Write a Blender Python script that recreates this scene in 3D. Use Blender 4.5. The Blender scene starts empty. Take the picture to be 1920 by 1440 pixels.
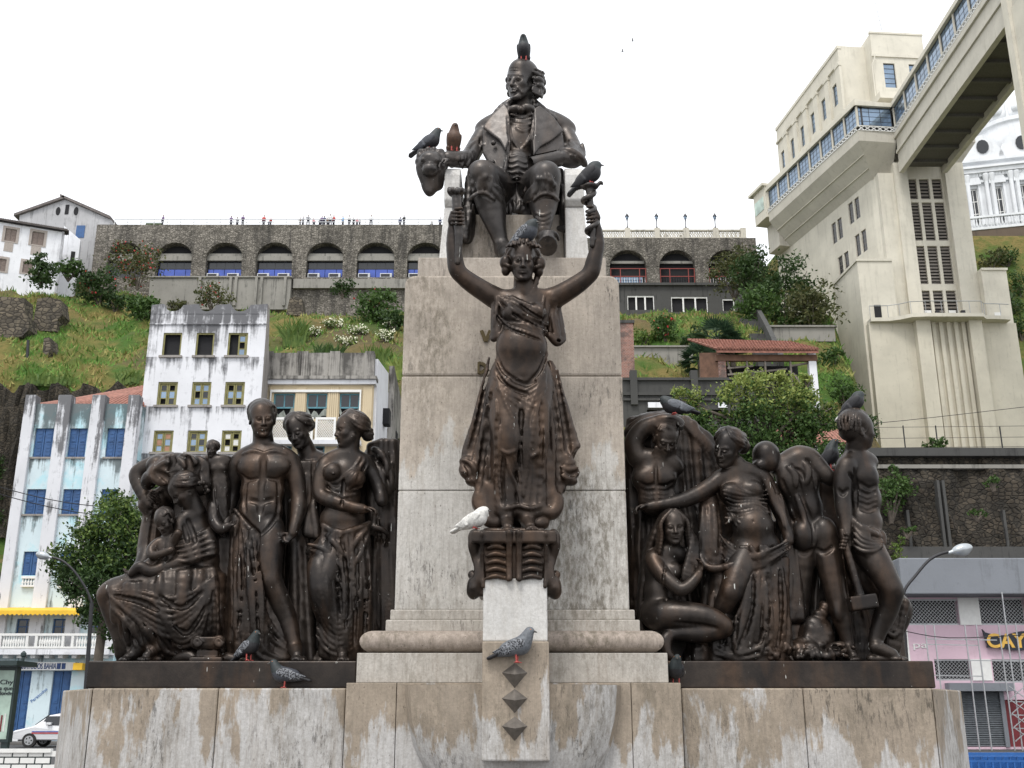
import bpy, math, random
import numpy as np
from mathutils import Vector, Matrix, Euler, noise
SC = bpy.context.scene
COL = SC.collection
R = math.radians
# ------------------------------------------------------------------ camera, world, sun, exposure
PITCH = R(17.0); FPX = 2000.0; EYE = 1.6
cam_d = bpy.data.cameras.new('camera'); cam = bpy.data.objects.new('camera', cam_d); COL.objects.link(cam)
cam.location = (0, 0, EYE); cam.rotation_euler = (R(90) + PITCH, 0, 0)
cam_d.sensor_width = 36.0; cam_d.lens = 36.0 * FPX / 1920.0; cam_d.clip_end = 3000; cam_d.clip_start = 0.05
SC.camera = cam
world = bpy.data.worlds.new('World'); SC.world = world; world.use_nodes = True
wn = world.node_tree; wn.nodes.clear()
w_out = wn.nodes.new('ShaderNodeOutputWorld'); w_bg = wn.nodes.new('ShaderNodeBackground')
w_sky = wn.nodes.new('ShaderNodeTexSky'); w_sky.sky_type = 'NISHITA'; w_sky.sun_disc = False
SUN_EL, SUN_AZ = R(58), R(200)
w_sky.sun_elevation = SUN_EL; w_sky.sun_rotation = SUN_AZ; w_sky.air_density = 1.0; w_sky.dust_density = 5.0
# overcast: the clear sky's colour is washed out towards an even white cloud deck
w_mix = wn.nodes.new('ShaderNodeMix'); w_mix.data_type = 'RGBA'; w_mix.inputs[0].default_value = 0.86
w_mix.inputs[7].default_value = (12.0, 12.2, 12.5, 1)
wn.links.new(w_sky.outputs[0], w_mix.inputs[6]); wn.links.new(w_mix.outputs[2], w_bg.inputs[0])
w_bg.inputs[1].default_value = 0.10
wn.links.new(w_bg.outputs[0], w_out.inputs[0])
sun_d = bpy.data.lights.new('sun', 'SUN'); sun = bpy.data.objects.new('sun', sun_d); COL.objects.link(sun)
sun_d.energy = 1.5; sun_d.angle = R(18); sun_d.color = (1.0, 0.97, 0.92)
_sd = Vector((math.sin(SUN_AZ) * math.cos(SUN_EL), math.cos(SUN_AZ) * math.cos(SUN_EL), math.sin(SUN_EL)))
sun.rotation_euler = (-_sd).to_track_quat('-Z', 'Y').to_euler()
SC.view_settings.view_transform = 'Standard'; SC.view_settings.look = 'None'
SC.view_settings.exposure = 0.42; SC.view_settings.gamma = 1.0; SC.view_settings.use_curve_mapping = False
SC.render.engine = 'CYCLES'
SC.cycles.use_denoising = True
SC.cycles.max_bounces = 6
# ------------------------------------------------------------------ coordinates
_cp, _sp = math.cos(PITCH), math.sin(PITCH)
def P(px, py, Y):
 """world point at distance Y that a photo measurement (1920 wide) gives"""
 dx, dy = (px - 960) / FPX, (720 - py) / FPX
 t = Y / (_cp - dy * _sp)
 return Vector((dx * t, Y, EYE + (_sp + dy * _cp) * t))
def PS(py, Y):
 """metres per photo pixel there"""
 return Y / (_cp - (720 - py) / FPX * _sp) / FPX
def ZY(py, Y): return P(960, py, Y).z
def XY(px, py, Y): return P(px, py, Y).x
# ------------------------------------------------------------------ objects
ORG = {}
def _link(o, parent, wloc):
 COL.objects.link(o); wloc = Vector(wloc); ORG[o.name] = wloc
 if parent is not None:
  o.parent = parent; o.location = wloc - ORG[parent.name]
 else:
  o.location = wloc
 return o
def tag(o, label=None, cat=None, group=None, kind=None):
 if label: o['label'] = label
 if cat: o['category'] = cat
 if group: o['group'] = group
 if kind: o['kind'] = kind
 return o
def thing(name, loc, label, cat, group=None):
 o = bpy.data.objects.new(name, None); o.empty_display_size = 0.2
 _link(o, None, loc)
 return tag(o, label, cat, group)
def copy_tree(o, parent=None):
 c = o.copy(); COL.objects.link(c)
 if parent is not None: c.parent = parent
 for ch in o.children: copy_tree(ch, c)
 return c
def mesh_obj(name, V, Fc, mats, parent=None, smooth=False, loc=None, fm=None):
 """V world-space verts; one object. mats one material or list with per-face index fm"""
 V = np.asarray(V, dtype=np.float32).reshape(-1, 3)
 if loc is None:
  loc = ORG[parent.name] if parent is not None else Vector((0, 0, 0))
 me = bpy.data.meshes.new(name)
 Vl = V - np.array(loc, dtype=np.float32)
 if isinstance(Fc, np.ndarray):
  n, m = Fc.shape
  me.vertices.add(len(Vl)); me.vertices.foreach_set('co', Vl.ravel())
  me.loops.add(n * m); me.loops.foreach_set('vertex_index', Fc.ravel().astype(np.int32))
  me.polygons.add(n); me.polygons.foreach_set('loop_start', np.arange(0, n * m, m, dtype=np.int32))
  me.update(calc_edges=True)
 else:
  me.from_pydata(Vl.tolist(), [], Fc)
 for m_ in (mats if isinstance(mats, (list, tuple)) else [mats]): me.materials.append(m_)
 if fm is not None: me.polygons.foreach_set('material_index', np.asarray(fm, dtype=np.int32))
 if smooth: me.polygons.foreach_set('use_smooth', np.ones(len(me.polygons), dtype=bool))
 me.update()
 o = bpy.data.objects.new(name, me)
 return _link(o, parent, loc)
def same(o_mesh, name, parent, wloc, rot=None, scale=None):
 """another object sharing a mesh"""
 o = bpy.data.objects.new(name, o_mesh.data if hasattr(o_mesh, 'data') else o_mesh)
 _link(o, parent, wloc)
 if rot is not None: o.rotation_euler = rot
 if scale is not None: o.scale = scale
 return o
def bevel(o, w=0.01, seg=2):
 m = o.modifiers.new('bevel', 'BEVEL'); m.width = w; m.segments = seg; m.limit_method = 'ANGLE'; m.angle_limit = R(40)
 return o
class MB:
 """collects simple shapes in world space"""
 def __init__(s): s.v = []; s.f = []; s.m = []; s.cm = 0
 def add(s, vs, fs):
  b = len(s.v); s.v += [tuple(v) for v in vs]; s.f += [tuple(i + b for i in f) for f in fs]; s.m += [s.cm] * len(fs); return s
 def mat(s, i): s.cm = i; return s
 def box(s, x0, x1, y0, y1, z0, z1):
  return s.add([(x0,y0,z0),(x1,y0,z0),(x1,y1,z0),(x0,y1,z0),(x0,y0,z1),(x1,y0,z1),(x1,y1,z1),(x0,y1,z1)],
                     [(0,3,2,1),(4,5,6,7),(0,1,5,4),(1,2,6,5),(2,3,7,6),(3,0,4,7)])
 def obox(s, c, ax, sz):
  """oriented box: centre, (ux,uy,uz) unit axes, full sizes"""
  c = Vector(c); u = [Vector(a) * (l / 2) for a, l in zip(ax, sz)]
  vs = [c + u[0]*i + u[1]*j + u[2]*k for k in (-1,1) for i, j in ((-1,-1),(1,-1),(1,1),(-1,1))]
  return s.add(vs, [(0,3,2,1),(4,5,6,7),(0,1,5,4),(1,2,6,5),(2,3,7,6),(3,0,4,7)])
 def bar(s, a, b, w, h=None):
  a, b = Vector(a), Vector(b); d = (b - a); L = d.length
  if L < 1e-6: return s
  d.normalize(); up = Vector((0,0,1)) if abs(d.z) < 0.95 else Vector((0,1,0))
  x = d.cross(up).normalized(); y = x.cross(d).normalized()
  return s.obox((a + b) / 2, (x, d, y), (w, L, h or w))
 def prism(s, poly, d):
  """polygon of world points extruded by vector d"""
  n = len(poly); d = Vector(d); a = [Vector(p) for p in poly]
  vs = a + [p + d for p in a]
  return s.add(vs, [tuple(range(n))[::-1], tuple(range(n, 2*n))] + [(i, (i+1) % n, (i+1) % n + n, i + n) for i in range(n)])
 def tube(s, pts, r, n=8, cap=True):
  pts = [Vector(p) for p in pts]; rs = r if isinstance(r, (list, tuple)) else [r] * len(pts)
  vs = []; ref = None
  for i, p in enumerate(pts):
   t = (pts[min(i+1, len(pts)-1)] - pts[max(i-1, 0)]).normalized()
   if ref is None: ref = Vector((0,0,1)) if abs(t.z) < 0.9 else Vector((1,0,0))
   x = t.cross(ref).normalized(); y = t.cross(x).normalized(); ref = x.cross(t)
   vs += [p + (x * math.cos(a) + y * math.sin(a)) * rs[i] for a in (2*math.pi*k/n for k in range(n))]
  fs = [(i*n + k, i*n + (k+1) % n, (i+1)*n + (k+1) % n, (i+1)*n + k) for i in range(len(pts)-1) for k in range(n)]
  if cap: fs += [tuple(range(n))[::-1], tuple((len(pts)-1)*n + k for k in range(n))]
  return s.add(vs, fs)
 def lathe(s, c, prof, n=16, axis='z', a0=0, a1=2*math.pi):
  """prof: (radius, height) list round a vertical axis at c"""
  c = Vector(c); full = abs(a1 - a0 - 2*math.pi) < 1e-4; m = n if full else n + 1
  vs = []
  for r, h in prof:
   for k in range(m):
    a = a0 + (a1 - a0) * k / n
    vs.append(c + Vector((r*math.cos(a), r*math.sin(a), h)))
  fs = [(i*m + k, i*m + (k+1) % m, (i+1)*m + (k+1) % m, (i+1)*m + k) for i in range(len(prof)-1) for k in range(n)]
  if full:
   fs += [tuple(range(m))[::-1], tuple((len(prof)-1)*m + k for k in range(m))]
  return s.add(vs, fs)
 def build(s, name, mat, parent=None, smooth=False, loc=None):
  return mesh_obj(name, s.v, s.f, mat, parent, smooth, loc, s.m if isinstance(mat, (list, tuple)) else None)
# ------------------------------------------------------------------ clay: smooth blends of simple solids, skinned as ONE continuous mesh
def rotm(yaw=0, pitch=0, roll=0):
 """local axes (right, down, forward) -> same axes turned"""
 y, p, r = R(yaw), R(pitch), R(roll)
 Rp = np.array([[1,0,0],[0,math.cos(p),-math.sin(p)],[0,math.sin(p),math.cos(p)]])
 Ry = np.array([[math.cos(y),0,math.sin(y)],[0,1,0],[-math.sin(y),0,math.cos(y)]])
 Rr = np.array([[math.cos(r),-math.sin(r),0],[math.sin(r),math.cos(r),0],[0,0,1]])
 return Rr @ Ry @ Rp
T_W = np.array([[1,0,0],[0,0,-1],[0,-1,0]], dtype=float)     # (right, down, forward) -> world x, y, z
def nrmz(v): v = np.asarray(v, float); return v / max(1e-9, np.linalg.norm(v))
def lerp(a, b, t): return tuple(x + (y - x) * t for x, y in zip(a, b))
def along(pts, t):
 """point at 0..1 of a polyline"""
 if len(pts) == 1: return tuple(pts[0])
 seg = [math.dist(a[:3], b[:3]) for a, b in zip(pts, pts[1:])]; tot = sum(seg); d = t * tot
 for a, b, l in zip(pts, pts[1:], seg):
  if d <= l or (a is pts[-2]): return lerp(a, b, d / max(l, 1e-9))
  d -= l
 return tuple(pts[-1])
def smooth_path(pts, n=4):
 """Catmull-Rom through the points"""
 if len(pts) < 3: return list(pts)
 A = [np.asarray(p, float) for p in pts]; out = []
 for i in range(len(A) - 1):
  p0, p1, p2, p3 = A[max(i-1,0)], A[i], A[i+1], A[min(i+2,len(A)-1)]
  for k in range(n):
   t = k / n
   out.append(tuple(0.5*((2*p1)+(-p0+p2)*t+(2*p0-5*p1+4*p2-p3)*t*t+(-p0+3*p1-3*p2+p3)*t**3)))
 out.append(tuple(A[-1])); return out
class Clay:
 """photo measurements (x, y, d): d = pixels towards the viewer from the plane at distance Y"""
 def __init__(s, Y, h=0.010, seed=1):
  s.Y = Y; s.h = h * 1.14; s.fat = 1; s.ops = []; s.late = []; s.fine = []; s.rnd = random.Random(seed)
 def W(s, p):
  sc = PS(p[1], s.Y); return np.array(P(p[0], p[1], s.Y - p[2] * sc))
 def sc(s, y): return PS(y, s.Y)
 # --- solids
 def c(s, a, ra, b, rb=None, k=5, mode='u'):
  rb = ra if rb is None else rb
  wa, wb = s.W(a), s.W(b); q = s.sc(a[1])
  s.ops.append(('c', wa, wb, ra*q, rb*q, k*q, mode)); return s
 def t(s, pts, k=4, n=3, mode='u'):
  """tube through (x, y, d, r) points"""
  f = s.fat if k >= 5 else 1; q = [(*p[:3], p[3]*f) for p in smooth_path(pts, n)]
  for a, b in zip(q, q[1:]): s.c(a[:3], a[3], b[:3], b[3], k, mode)
  return s
 def e(s, p, r, roll=0, yaw=0, pitch=0, k=5, mode='u', M=None):
  """ellipsoid radii (right, down, forward)"""
  q = s.sc(p[1]); A = T_W @ (rotm(yaw, pitch, roll) if M is None else M)
  s.ops.append(('e', s.W(p), A, np.array(r, float)*q, k*q, mode)); return s
 def b(s, p, r, roll=0, yaw=0, pitch=0, rnd=2, k=3, mode='u'):
  q = s.sc(p[1]); A = T_W @ rotm(yaw, pitch, roll)
  s.ops.append(('b', s.W(p), A, np.array(r, float)*q, rnd*q, k*q, mode)); return s
 def p(s, pts, th, rnd=1.5, k=3, mode='u'):
  """flat plate with the given outline, th thick"""
  q = s.sc(pts[0][1]); Wp = np.array([s.W(a if len(a) > 2 else (*a, 0)) for a in pts]); c = Wp.mean(0)
  _, _, vt = np.linalg.svd(Wp - c); A = vt.T
  s.ops.append(('p', c, A, (Wp - c) @ A[:, :2], th*q/2, rnd*q, k*q, mode)); return s
 # --- cloth: a ribbed sheet of hanging folds from one line to another
 def drape(s, top, bot, n, r0=5, r1=7, k=4, wig=3, sag=0, bulge=0, seg=4, jit=0.3, ribs=True):
  for i in range(n):
   u = (i + 0.5 + s.rnd.uniform(-jit, jit)) / n if n > 1 else 0.5
   a = along(top, min(1, max(0, u))); b = along(bot, min(1, max(0, u + s.rnd.uniform(-jit, jit) / n)))
   ph, am, rv = s.rnd.uniform(0, 6.28), s.rnd.uniform(0.3, 1) * wig, s.rnd.uniform(.8, 1.15)
   dd = (s.rnd.uniform(-0.5, 0.9) * r0) if ribs else 0
   pts = []
   for j in range(seg + 1):
    t = j / seg; p = lerp(a, b, t); w = math.sin(math.pi * t)
    pts.append((p[0] + am * math.sin(ph + 3.0 * t) * w, p[1] + sag * w, p[2] + bulge * w + dd,
       (r0 + (r1 - r0) * t) * rv))
   s.t(pts, k, 2)
  return s
 def folds(s, paths, r=3, k=2.5, h=0.0, mode='u', w=0.35):
  """ridges (or grooves, mode 's') laid ON the finished surface along (x, y) paths; h lifts them"""
  for pts in paths: s.late.append(([(p[0], p[1]) for p in pts], pts[0][2] if len(pts[0]) > 2 else None, r, k, h, mode, w))
  return s
 def grooves(s, paths, r=2.5, k=4, h=0.0): return s.folds(paths, r, k, h, 's')
 def fan(s, top, bot, n, r=3, k=2.5, h=0.0, mode='u', wig=4, jit=0.35, bow=0.0):
  """n folds fanning on the surface from one line to another"""
  for i in range(n):
   u = (i + 0.5 + s.rnd.uniform(-jit, jit)) / n; v = (i + 0.5 + s.rnd.uniform(-jit, jit)) / n
   a = along(top, min(1, max(0, u))); b = along(bot, min(1, max(0, v))); dx, dy = b[0] - a[0], b[1] - a[1]; L = math.hypot(dx, dy) or 1
   ph, am = s.rnd.uniform(0, 6.28), s.rnd.uniform(.3, 1) * wig; t0, t1 = s.rnd.uniform(0, .25), s.rnd.uniform(.75, 1)
   pts = []
   for j in range(6):
    t = t0 + (t1 - t0) * j / 5; w = math.sin(math.pi * t); o = am * math.sin(ph + 3.2 * t) * w + bow * w * L
    pts.append((a[0] + dx*t - dy/L*o, a[1] + dy*t + dx/L*o))
   s.folds([pts], r * s.rnd.uniform(.7, 1.3), k, h, mode)
  return s
 # --- anatomy
 def head(s, c, H, yaw=0, pitch=0, roll=0, hair=None, female=False, old=False, ears=True, fine=0.005, neck=None, closed=False):
  """c: middle of the head (between the eyes' height and the ears), H: chin to crown in pixels"""
  M = rotm(yaw, pitch, roll); c = np.asarray(c, float)
  def g(x, y, f): return tuple(c + M @ (np.array([x, y, f]) * H))
  def E(x, y, f, r, k=0.05, mode='u', M2=None): s.e(g(x, y, f), tuple(v * H for v in r), k=k*H, mode=mode, M=M if M2 is None else M @ M2)
  def Cc(a, ra, b, rb, k=0.03, mode='u'): s.c(g(*a), ra*H, g(*b), rb*H, k*H, mode)
  s.fine.append((s.W(tuple(c)), H * 0.70 * s.sc(c[1]), fine * 1.14))
  w = 0.93 if female else 1.0
  E(0, -0.13, -0.06, (0.345*w, 0.36, 0.42))                          # skull
  E(0, 0.10, 0.13, (0.27*w, 0.36, 0.24), 0.12)                        # face
  E(0, 0.29, 0.16, (0.18*w, 0.17, 0.18), 0.10)                        # jaw
  for q in (-1, 1):
   Cc((0.24*w*q, 0.16, -0.02), 0.06, (0.08*q, 0.40, 0.23), 0.055, 0.10)   # jaw line
   E(0.165*q*w, 0.10, 0.22, (0.10, 0.09, 0.10), 0.08)               # cheek bone
  E(0, 0.425, 0.275, (0.085, 0.06, 0.07), 0.06)                       # chin
  Cc((-0.17, -0.085, 0.285), 0.035, (0.17, -0.085, 0.285), 0.035, 0.07)   # brow
  for q in (-1, 1):
   E(0.125*q, -0.005, 0.375, (0.085, 0.052, 0.085), 0.05, 's')       # eye socket
   E(0.122*q, 0.0, 0.285, (0.062, 0.052, 0.06), 0.015)               # eyeball
   Cc((0.065*q, -0.02, 0.325), 0.016, (0.13*q, -0.045 + (0.05 if closed else 0), 0.345), 0.018, 0.012)   # upper lid
   Cc((0.13*q, -0.045 + (0.05 if closed else 0), 0.345), 0.018, (0.19*q, -0.012, 0.29), 0.015, 0.012)
   Cc((0.07*q, 0.03, 0.315), 0.012, (0.18*q, 0.028, 0.285), 0.012, 0.012)
   Cc((0.05*q, -0.09, 0.335), 0.022, (0.20*q, -0.10, 0.27), 0.018, 0.025)  # eyebrow
  Cc((0, -0.07, 0.325), 0.036, (0, 0.125, 0.425), 0.046, 0.03)          # nose
  E(0, 0.138, 0.40, (0.058, 0.04, 0.055), 0.02)
  for q in (-1, 1): E(0.058*q, 0.145, 0.365, (0.036, 0.032, 0.045), 0.02)
  E(0, 0.235, 0.30, (0.12, 0.075, 0.075), 0.05)                        # mouth mound
  Cc((-0.095, 0.245, 0.335), 0.015, (0, 0.228, 0.378), 0.022, 0.012); Cc((0.095, 0.245, 0.335), 0.015, (0, 0.228, 0.378), 0.022, 0.012)
  Cc((-0.07, 0.275, 0.342), 0.016, (0, 0.285, 0.368), 0.026, 0.012); Cc((0.07, 0.275, 0.342), 0.016, (0, 0.285, 0.368), 0.026, 0.012)
  Cc((-0.115, 0.254, 0.345), 0.010, (0, 0.256, 0.405), 0.010, 0.012, 's'); Cc((0.115, 0.254, 0.345), 0.010, (0, 0.256, 0.405), 0.010, 0.012, 's')
  Cc((-0.05, 0.345, 0.36), 0.022, (0.05, 0.345, 0.36), 0.022, 0.04, 's')
  if ears:
   for q in (-1, 1):
    E(0.345*q*w, 0.05, -0.03, (0.035, 0.115, 0.075), 0.02)
    E(0.375*q*w, 0.04, 0.0, (0.02, 0.06, 0.035), 0.015, 's')
  if old:
   for q in (-1, 1):
    Cc((0.07*q, 0.14, 0.40), 0.012, (0.16*q, 0.29, 0.30), 0.010, 0.02, 's')
    Cc((0.12*q, 0.20, 0.315), 0.03, (0.17*q, 0.30, 0.24), 0.03, 0.03)
    Cc((0.03*q, -0.105, 0.345), 0.03, (0.20*q, -0.10, 0.285), 0.028, 0.03)
   for yy in (-0.2, -0.26): Cc((-0.12, yy, 0.345), 0.008, (0.12, yy, 0.345), 0.008, 0.015, 's')
  if neck is not None:
   p, r0, r1 = neck
   s.c(g(0, 0.22, -0.06), r0, p, r1, 0.10*H)
  if hair: hair(s, g, E, Cc, H)
  return g
 def hand(s, w, d, nrm, L, curl=0.35, spread=1.0, thumb=1, k=1.2, r=None):
  """w wrist, d direction of the fingers, nrm palm-ward normal, L length; thumb side sign"""
  d = nrmz(d); nrm = np.asarray(nrm, float); nrm = nrmz(nrm - d * np.dot(nrm, d)); sd = np.cross(d, nrm) * thumb
  w = np.asarray(w, float)
  s.fine.append((s.W(tuple(w + d*L*0.5)), L * 0.62 * s.sc(w[1]), s.h * 0.62))
  M = np.stack([sd, d, nrm], 1)
  s.e(tuple(w + d * L * 0.27), (L*0.235, L*0.31, L*0.125), k=L*0.08, M=M)
  for i, (o, ln) in enumerate(((0.17, 0.44), (0.06, 0.49), (-0.055, 0.46), (-0.165, 0.36))):
   p = w + d * L * (0.50 - abs(o) * 0.25) + sd * L * o; a = R(14 + 62 * curl); q = p
   dirv = nrmz(d + sd * o * 0.6 * spread); rr = L * 0.062
   pts = [(*p, rr)]
   for j, f in enumerate((0.42, 0.33, 0.25)):
    ang = a * (0.5 + j * 0.75)
    q = q + (dirv * math.cos(ang) + nrm * math.sin(ang)) * L * ln * f
    pts.append((*q, rr * (0.95 - 0.12 * j)))
   for a_, b_ in zip(pts, pts[1:]): s.c(a_[:3], a_[3], b_[:3], b_[3], k)
  p = w + d * L * 0.14 + sd * L * 0.17
  q = p + (d * 0.6 + sd * 0.65 + nrm * 0.3) * L * 0.22; e = q + (d * 0.9 + sd * 0.1 + nrm * (0.2 + 0.5*curl)) * L * 0.22
  s.c(tuple(p), L*0.085, tuple(q), L*0.07, k); s.c(tuple(q), L*0.068, tuple(e), L*0.052, k)
  return s
 def grip(s, p, axis, side, rs, L, k=1.2, wrist=None):
  """a hand closed round a rod: p on the rod, axis towards the thumb, side = where the palm lies"""
  p = np.asarray(p, float); ax = nrmz(axis); f = nrmz(np.array([0, 0, 1.0]) - ax * ax[2]); sd = nrmz(np.asarray(side, float) - ax * np.dot(side, ax))
  s.fine.append((s.W(tuple(p)), L * 0.6 * s.sc(p[1]), s.h * 0.6))
  rr = L * 0.085
  s.e(tuple(p + sd * (rs + rr*0.6)), (L*0.16, L*0.30, L*0.22), k=L*0.1, M=np.stack([sd, ax, np.cross(sd, ax)], 1))
  for i in range(4):
   c = p + ax * (0.27 - 0.18 * i) * L; Rr = rs + rr * 0.8; pts = []
   for t in (-10, 35, 80, 125, 165): a = R(t); pts.append(tuple(c + (sd * math.cos(a) + f * math.sin(a)) * Rr * (1.05 if t in (35, 80) else 1) - ax * L * .02 * t / 60))
   for a_, b_ in zip(pts, pts[1:]): s.c(a_, rr * (1.0 if i < 3 else .85), b_, rr * (.92 if i < 3 else .8), k)
  a_ = p + sd * rs + ax * L * .18; b_ = p + ax * L * .42 + f * (rs + rr) * .8 + sd * rs * .3; e = p + ax * L * .45 + f * (rs + rr) - sd * rs
  s.c(tuple(a_), rr*1.3, tuple(b_), rr*1.1, k); s.c(tuple(b_), rr*1.05, tuple(e), rr*.85, k)
  if wrist is not None: s.c(tuple(wrist), L*0.17, tuple(p + sd * (rs + rr) - ax * L * .15), L*0.17, L*0.15)
  return s
 def foot(s, ankle, toe, r, k=3):
  """ankle joint to toe tips"""
  a, t = np.asarray(ankle, float), np.asarray(toe, float); v = t - a; L = np.linalg.norm(v)
  h = a + np.array([0, L*0.30, 0]) - v * 0.18; h[1] = max(h[1], a[1] + r*0.2)
  s.fine.append((s.W(tuple(t)), L * 0.5 * s.sc(t[1]), s.h * 0.7))
  s.c(tuple(a), r, tuple(a + v * 0.55 + np.array([0, 0, 0])), r*0.72, k)
  m = a + v * 0.72; m[1] = t[1] - r * 0.32
  s.e(tuple(m), (r*0.95, r*0.45, L*0.28), k=k) if abs(v[2]) > abs(v[0]) else s.e(tuple(m), (L*0.28, r*0.45, r*0.9), k=k)
  h[1] = t[1] - r*0.4; s.e(tuple(h), (r*0.75, r*0.6, r*0.75), k=k)
  s.c(tuple(h), r*0.5, tuple(m), r*0.5, k)
  f = nrmz([v[0], 0, v[2]]); sd = np.array([f[2], 0, -f[0]])
  for i in range(5):
   o = (i - 2) * 0.40; b = m + sd * r * o + f * L * 0.16; e = t + sd * r * o * 1.05 - f * abs(o) * r * 0.35
   e[1] = t[1] - r * 0.18; b[1] = e[1] - r*0.15
   s.c(tuple(b), r*0.20, tuple(e), r * (0.23 if i in (0,) else 0.18), 1.0)
  return s
 # --- evaluate
 def _apply(s, o, Fd, ax, n):
  a, b = s._bb(o)[2]
  sl = []
  for i in range(3):
   i0 = max(0, int(np.searchsorted(ax[i], a[i])) - 1); i1 = min(n[i], int(np.searchsorted(ax[i], b[i])) + 1); sl.append(slice(i0, i1))
  if any(q.stop - q.start < 1 for q in sl): return
  X = ax[0][sl[0]][:, None, None]; Y = ax[1][sl[1]][None, :, None]; Z = ax[2][sl[2]][None, None, :]
  k = o[-2]
  if o[0] == 'c':
   A, B, ra, rb = o[1].astype(np.float32), o[2].astype(np.float32), np.float32(o[3]), np.float32(o[4]); d = B - A; L2 = float(d @ d) or 1e-9
   dx, dy, dz = X - A[0], Y - A[1], Z - A[2]
   t = np.clip((dx*d[0] + dy*d[1] + dz*d[2]) / np.float32(L2), 0, 1)
   D = np.sqrt((dx - t*d[0])**2 + (dy - t*d[1])**2 + (dz - t*d[2])**2) - (ra + (rb - ra)*t)
  elif o[0] == 'p':
   c, A, pl = o[1].astype(np.float32), o[2].astype(np.float32), o[3].astype(np.float32)
   dx, dy, dz = X - c[0], Y - c[1], Z - c[2]
   u, v, w = [dx*A[0, i] + dy*A[1, i] + dz*A[2, i] for i in range(3)]
   d2 = np.full(u.shape, 1e9, np.float32); sg = np.ones(u.shape, np.float32)
   for i in range(len(pl)):
    a2, b2 = pl[i], pl[i-1]; ex, ey = b2[0]-a2[0], b2[1]-a2[1]; wx, wy = u-a2[0], v-a2[1]
    t = np.clip((wx*ex + wy*ey) / (ex*ex + ey*ey + 1e-12), 0, 1)
    d2 = np.minimum(d2, (wx-ex*t)**2 + (wy-ey*t)**2)
    c1, c2, c3 = v >= a2[1], v < b2[1], ex*wy > ey*wx
    sg = np.where((c1 & c2 & c3) | (~c1 & ~c2 & ~c3), -sg, sg)
   rr = np.float32(o[5]); f = sg*np.sqrt(d2) + rr; h2 = np.abs(w) - np.float32(o[4]) + rr
   D = np.sqrt(np.maximum(f, 0)**2 + np.maximum(h2, 0)**2) + np.minimum(np.maximum(f, h2), 0) - rr
  else:
   c, A, r = o[1].astype(np.float32), o[2].astype(np.float32), o[3].astype(np.float32)
   dx, dy, dz = X - c[0], Y - c[1], Z - c[2]
   q = [dx*A[0, i] + dy*A[1, i] + dz*A[2, i] for i in range(3)]
   if o[0] == 'e':
    k0 = np.sqrt(sum((q[i]/r[i])**2 for i in range(3))); k1 = np.sqrt(sum((q[i]/(r[i]*r[i]))**2 for i in range(3)))
    D = k0 * (k0 - 1) / np.maximum(k1, 1e-6)
   else:
    rr = np.float32(o[4]); w = [np.abs(q[i]) - (r[i] - rr) for i in range(3)]
    D = np.sqrt(sum(np.maximum(w[i], 0)**2 for i in range(3))) + np.minimum(np.maximum(np.maximum(w[0], w[1]), w[2]), 0) - rr
  G = Fd[sl[0], sl[1], sl[2]]; k = np.float32(max(k, 1e-5))
  if o[-1] == 'u':
   hh = np.maximum(k - np.abs(G - D), 0) / k; Fd[sl[0], sl[1], sl[2]] = np.minimum(G, D) - hh*hh*k*0.25
  else:
   D = -D; hh = np.maximum(k - np.abs(G - D), 0) / k; Fd[sl[0], sl[1], sl[2]] = np.maximum(G, D) + hh*hh*k*0.25
 def _bb(s, o):
  k = o[-2]
  if o[0] == 'c':
   r = max(o[3], o[4]); a, b = np.minimum(o[1], o[2]) - r, np.maximum(o[1], o[2]) + r
  elif o[0] == 'p':
   e3 = np.stack([o[2][:, :2] @ u for u in o[3]]) + o[1]; ext = np.abs(o[2][:, 2]) * o[4] + o[5]
   a, b = e3.min(0) - ext, e3.max(0) + ext
  else:
   ext = np.abs(o[2]) @ o[3] + (o[4] if o[0] == 'b' else 0); a, b = o[1] - ext, o[1] + ext
  return a, b, (a - k - 1.5*s.h, b + k + 1.5*s.h)
 def mesh(s, name, mat, parent=None, floor=None, loc=None):
  lo = np.full(3, 1e9); hi = -lo
  for o in s.ops:
   a, b, _ = s._bb(o)
   if o[-1] == 'u': lo = np.minimum(lo, a); hi = np.maximum(hi, b)
  lo -= 3.5*s.h; hi += 3.5*s.h
  if floor is not None: lo[2] = max(lo[2], floor)
  ax = []
  for i in range(3):
   segs = [(c[i] - r, c[i] + r, h) for c, r, h in s.fine]; xs = [lo[i]]
   while xs[-1] < hi[i]:
    x = xs[-1]; h = s.h
    for a, b, hh in segs:
     if a <= x <= b: h = min(h, hh if i != 1 else max(hh, s.h*0.75))
    xs.append(x + h)
   ax.append(np.array(xs, np.float32))
  n = [len(a) for a in ax]
  Fd = np.full(n, 1.0, np.float32)
  for o in s.ops:
   s._apply(o, Fd, ax, n)
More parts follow.
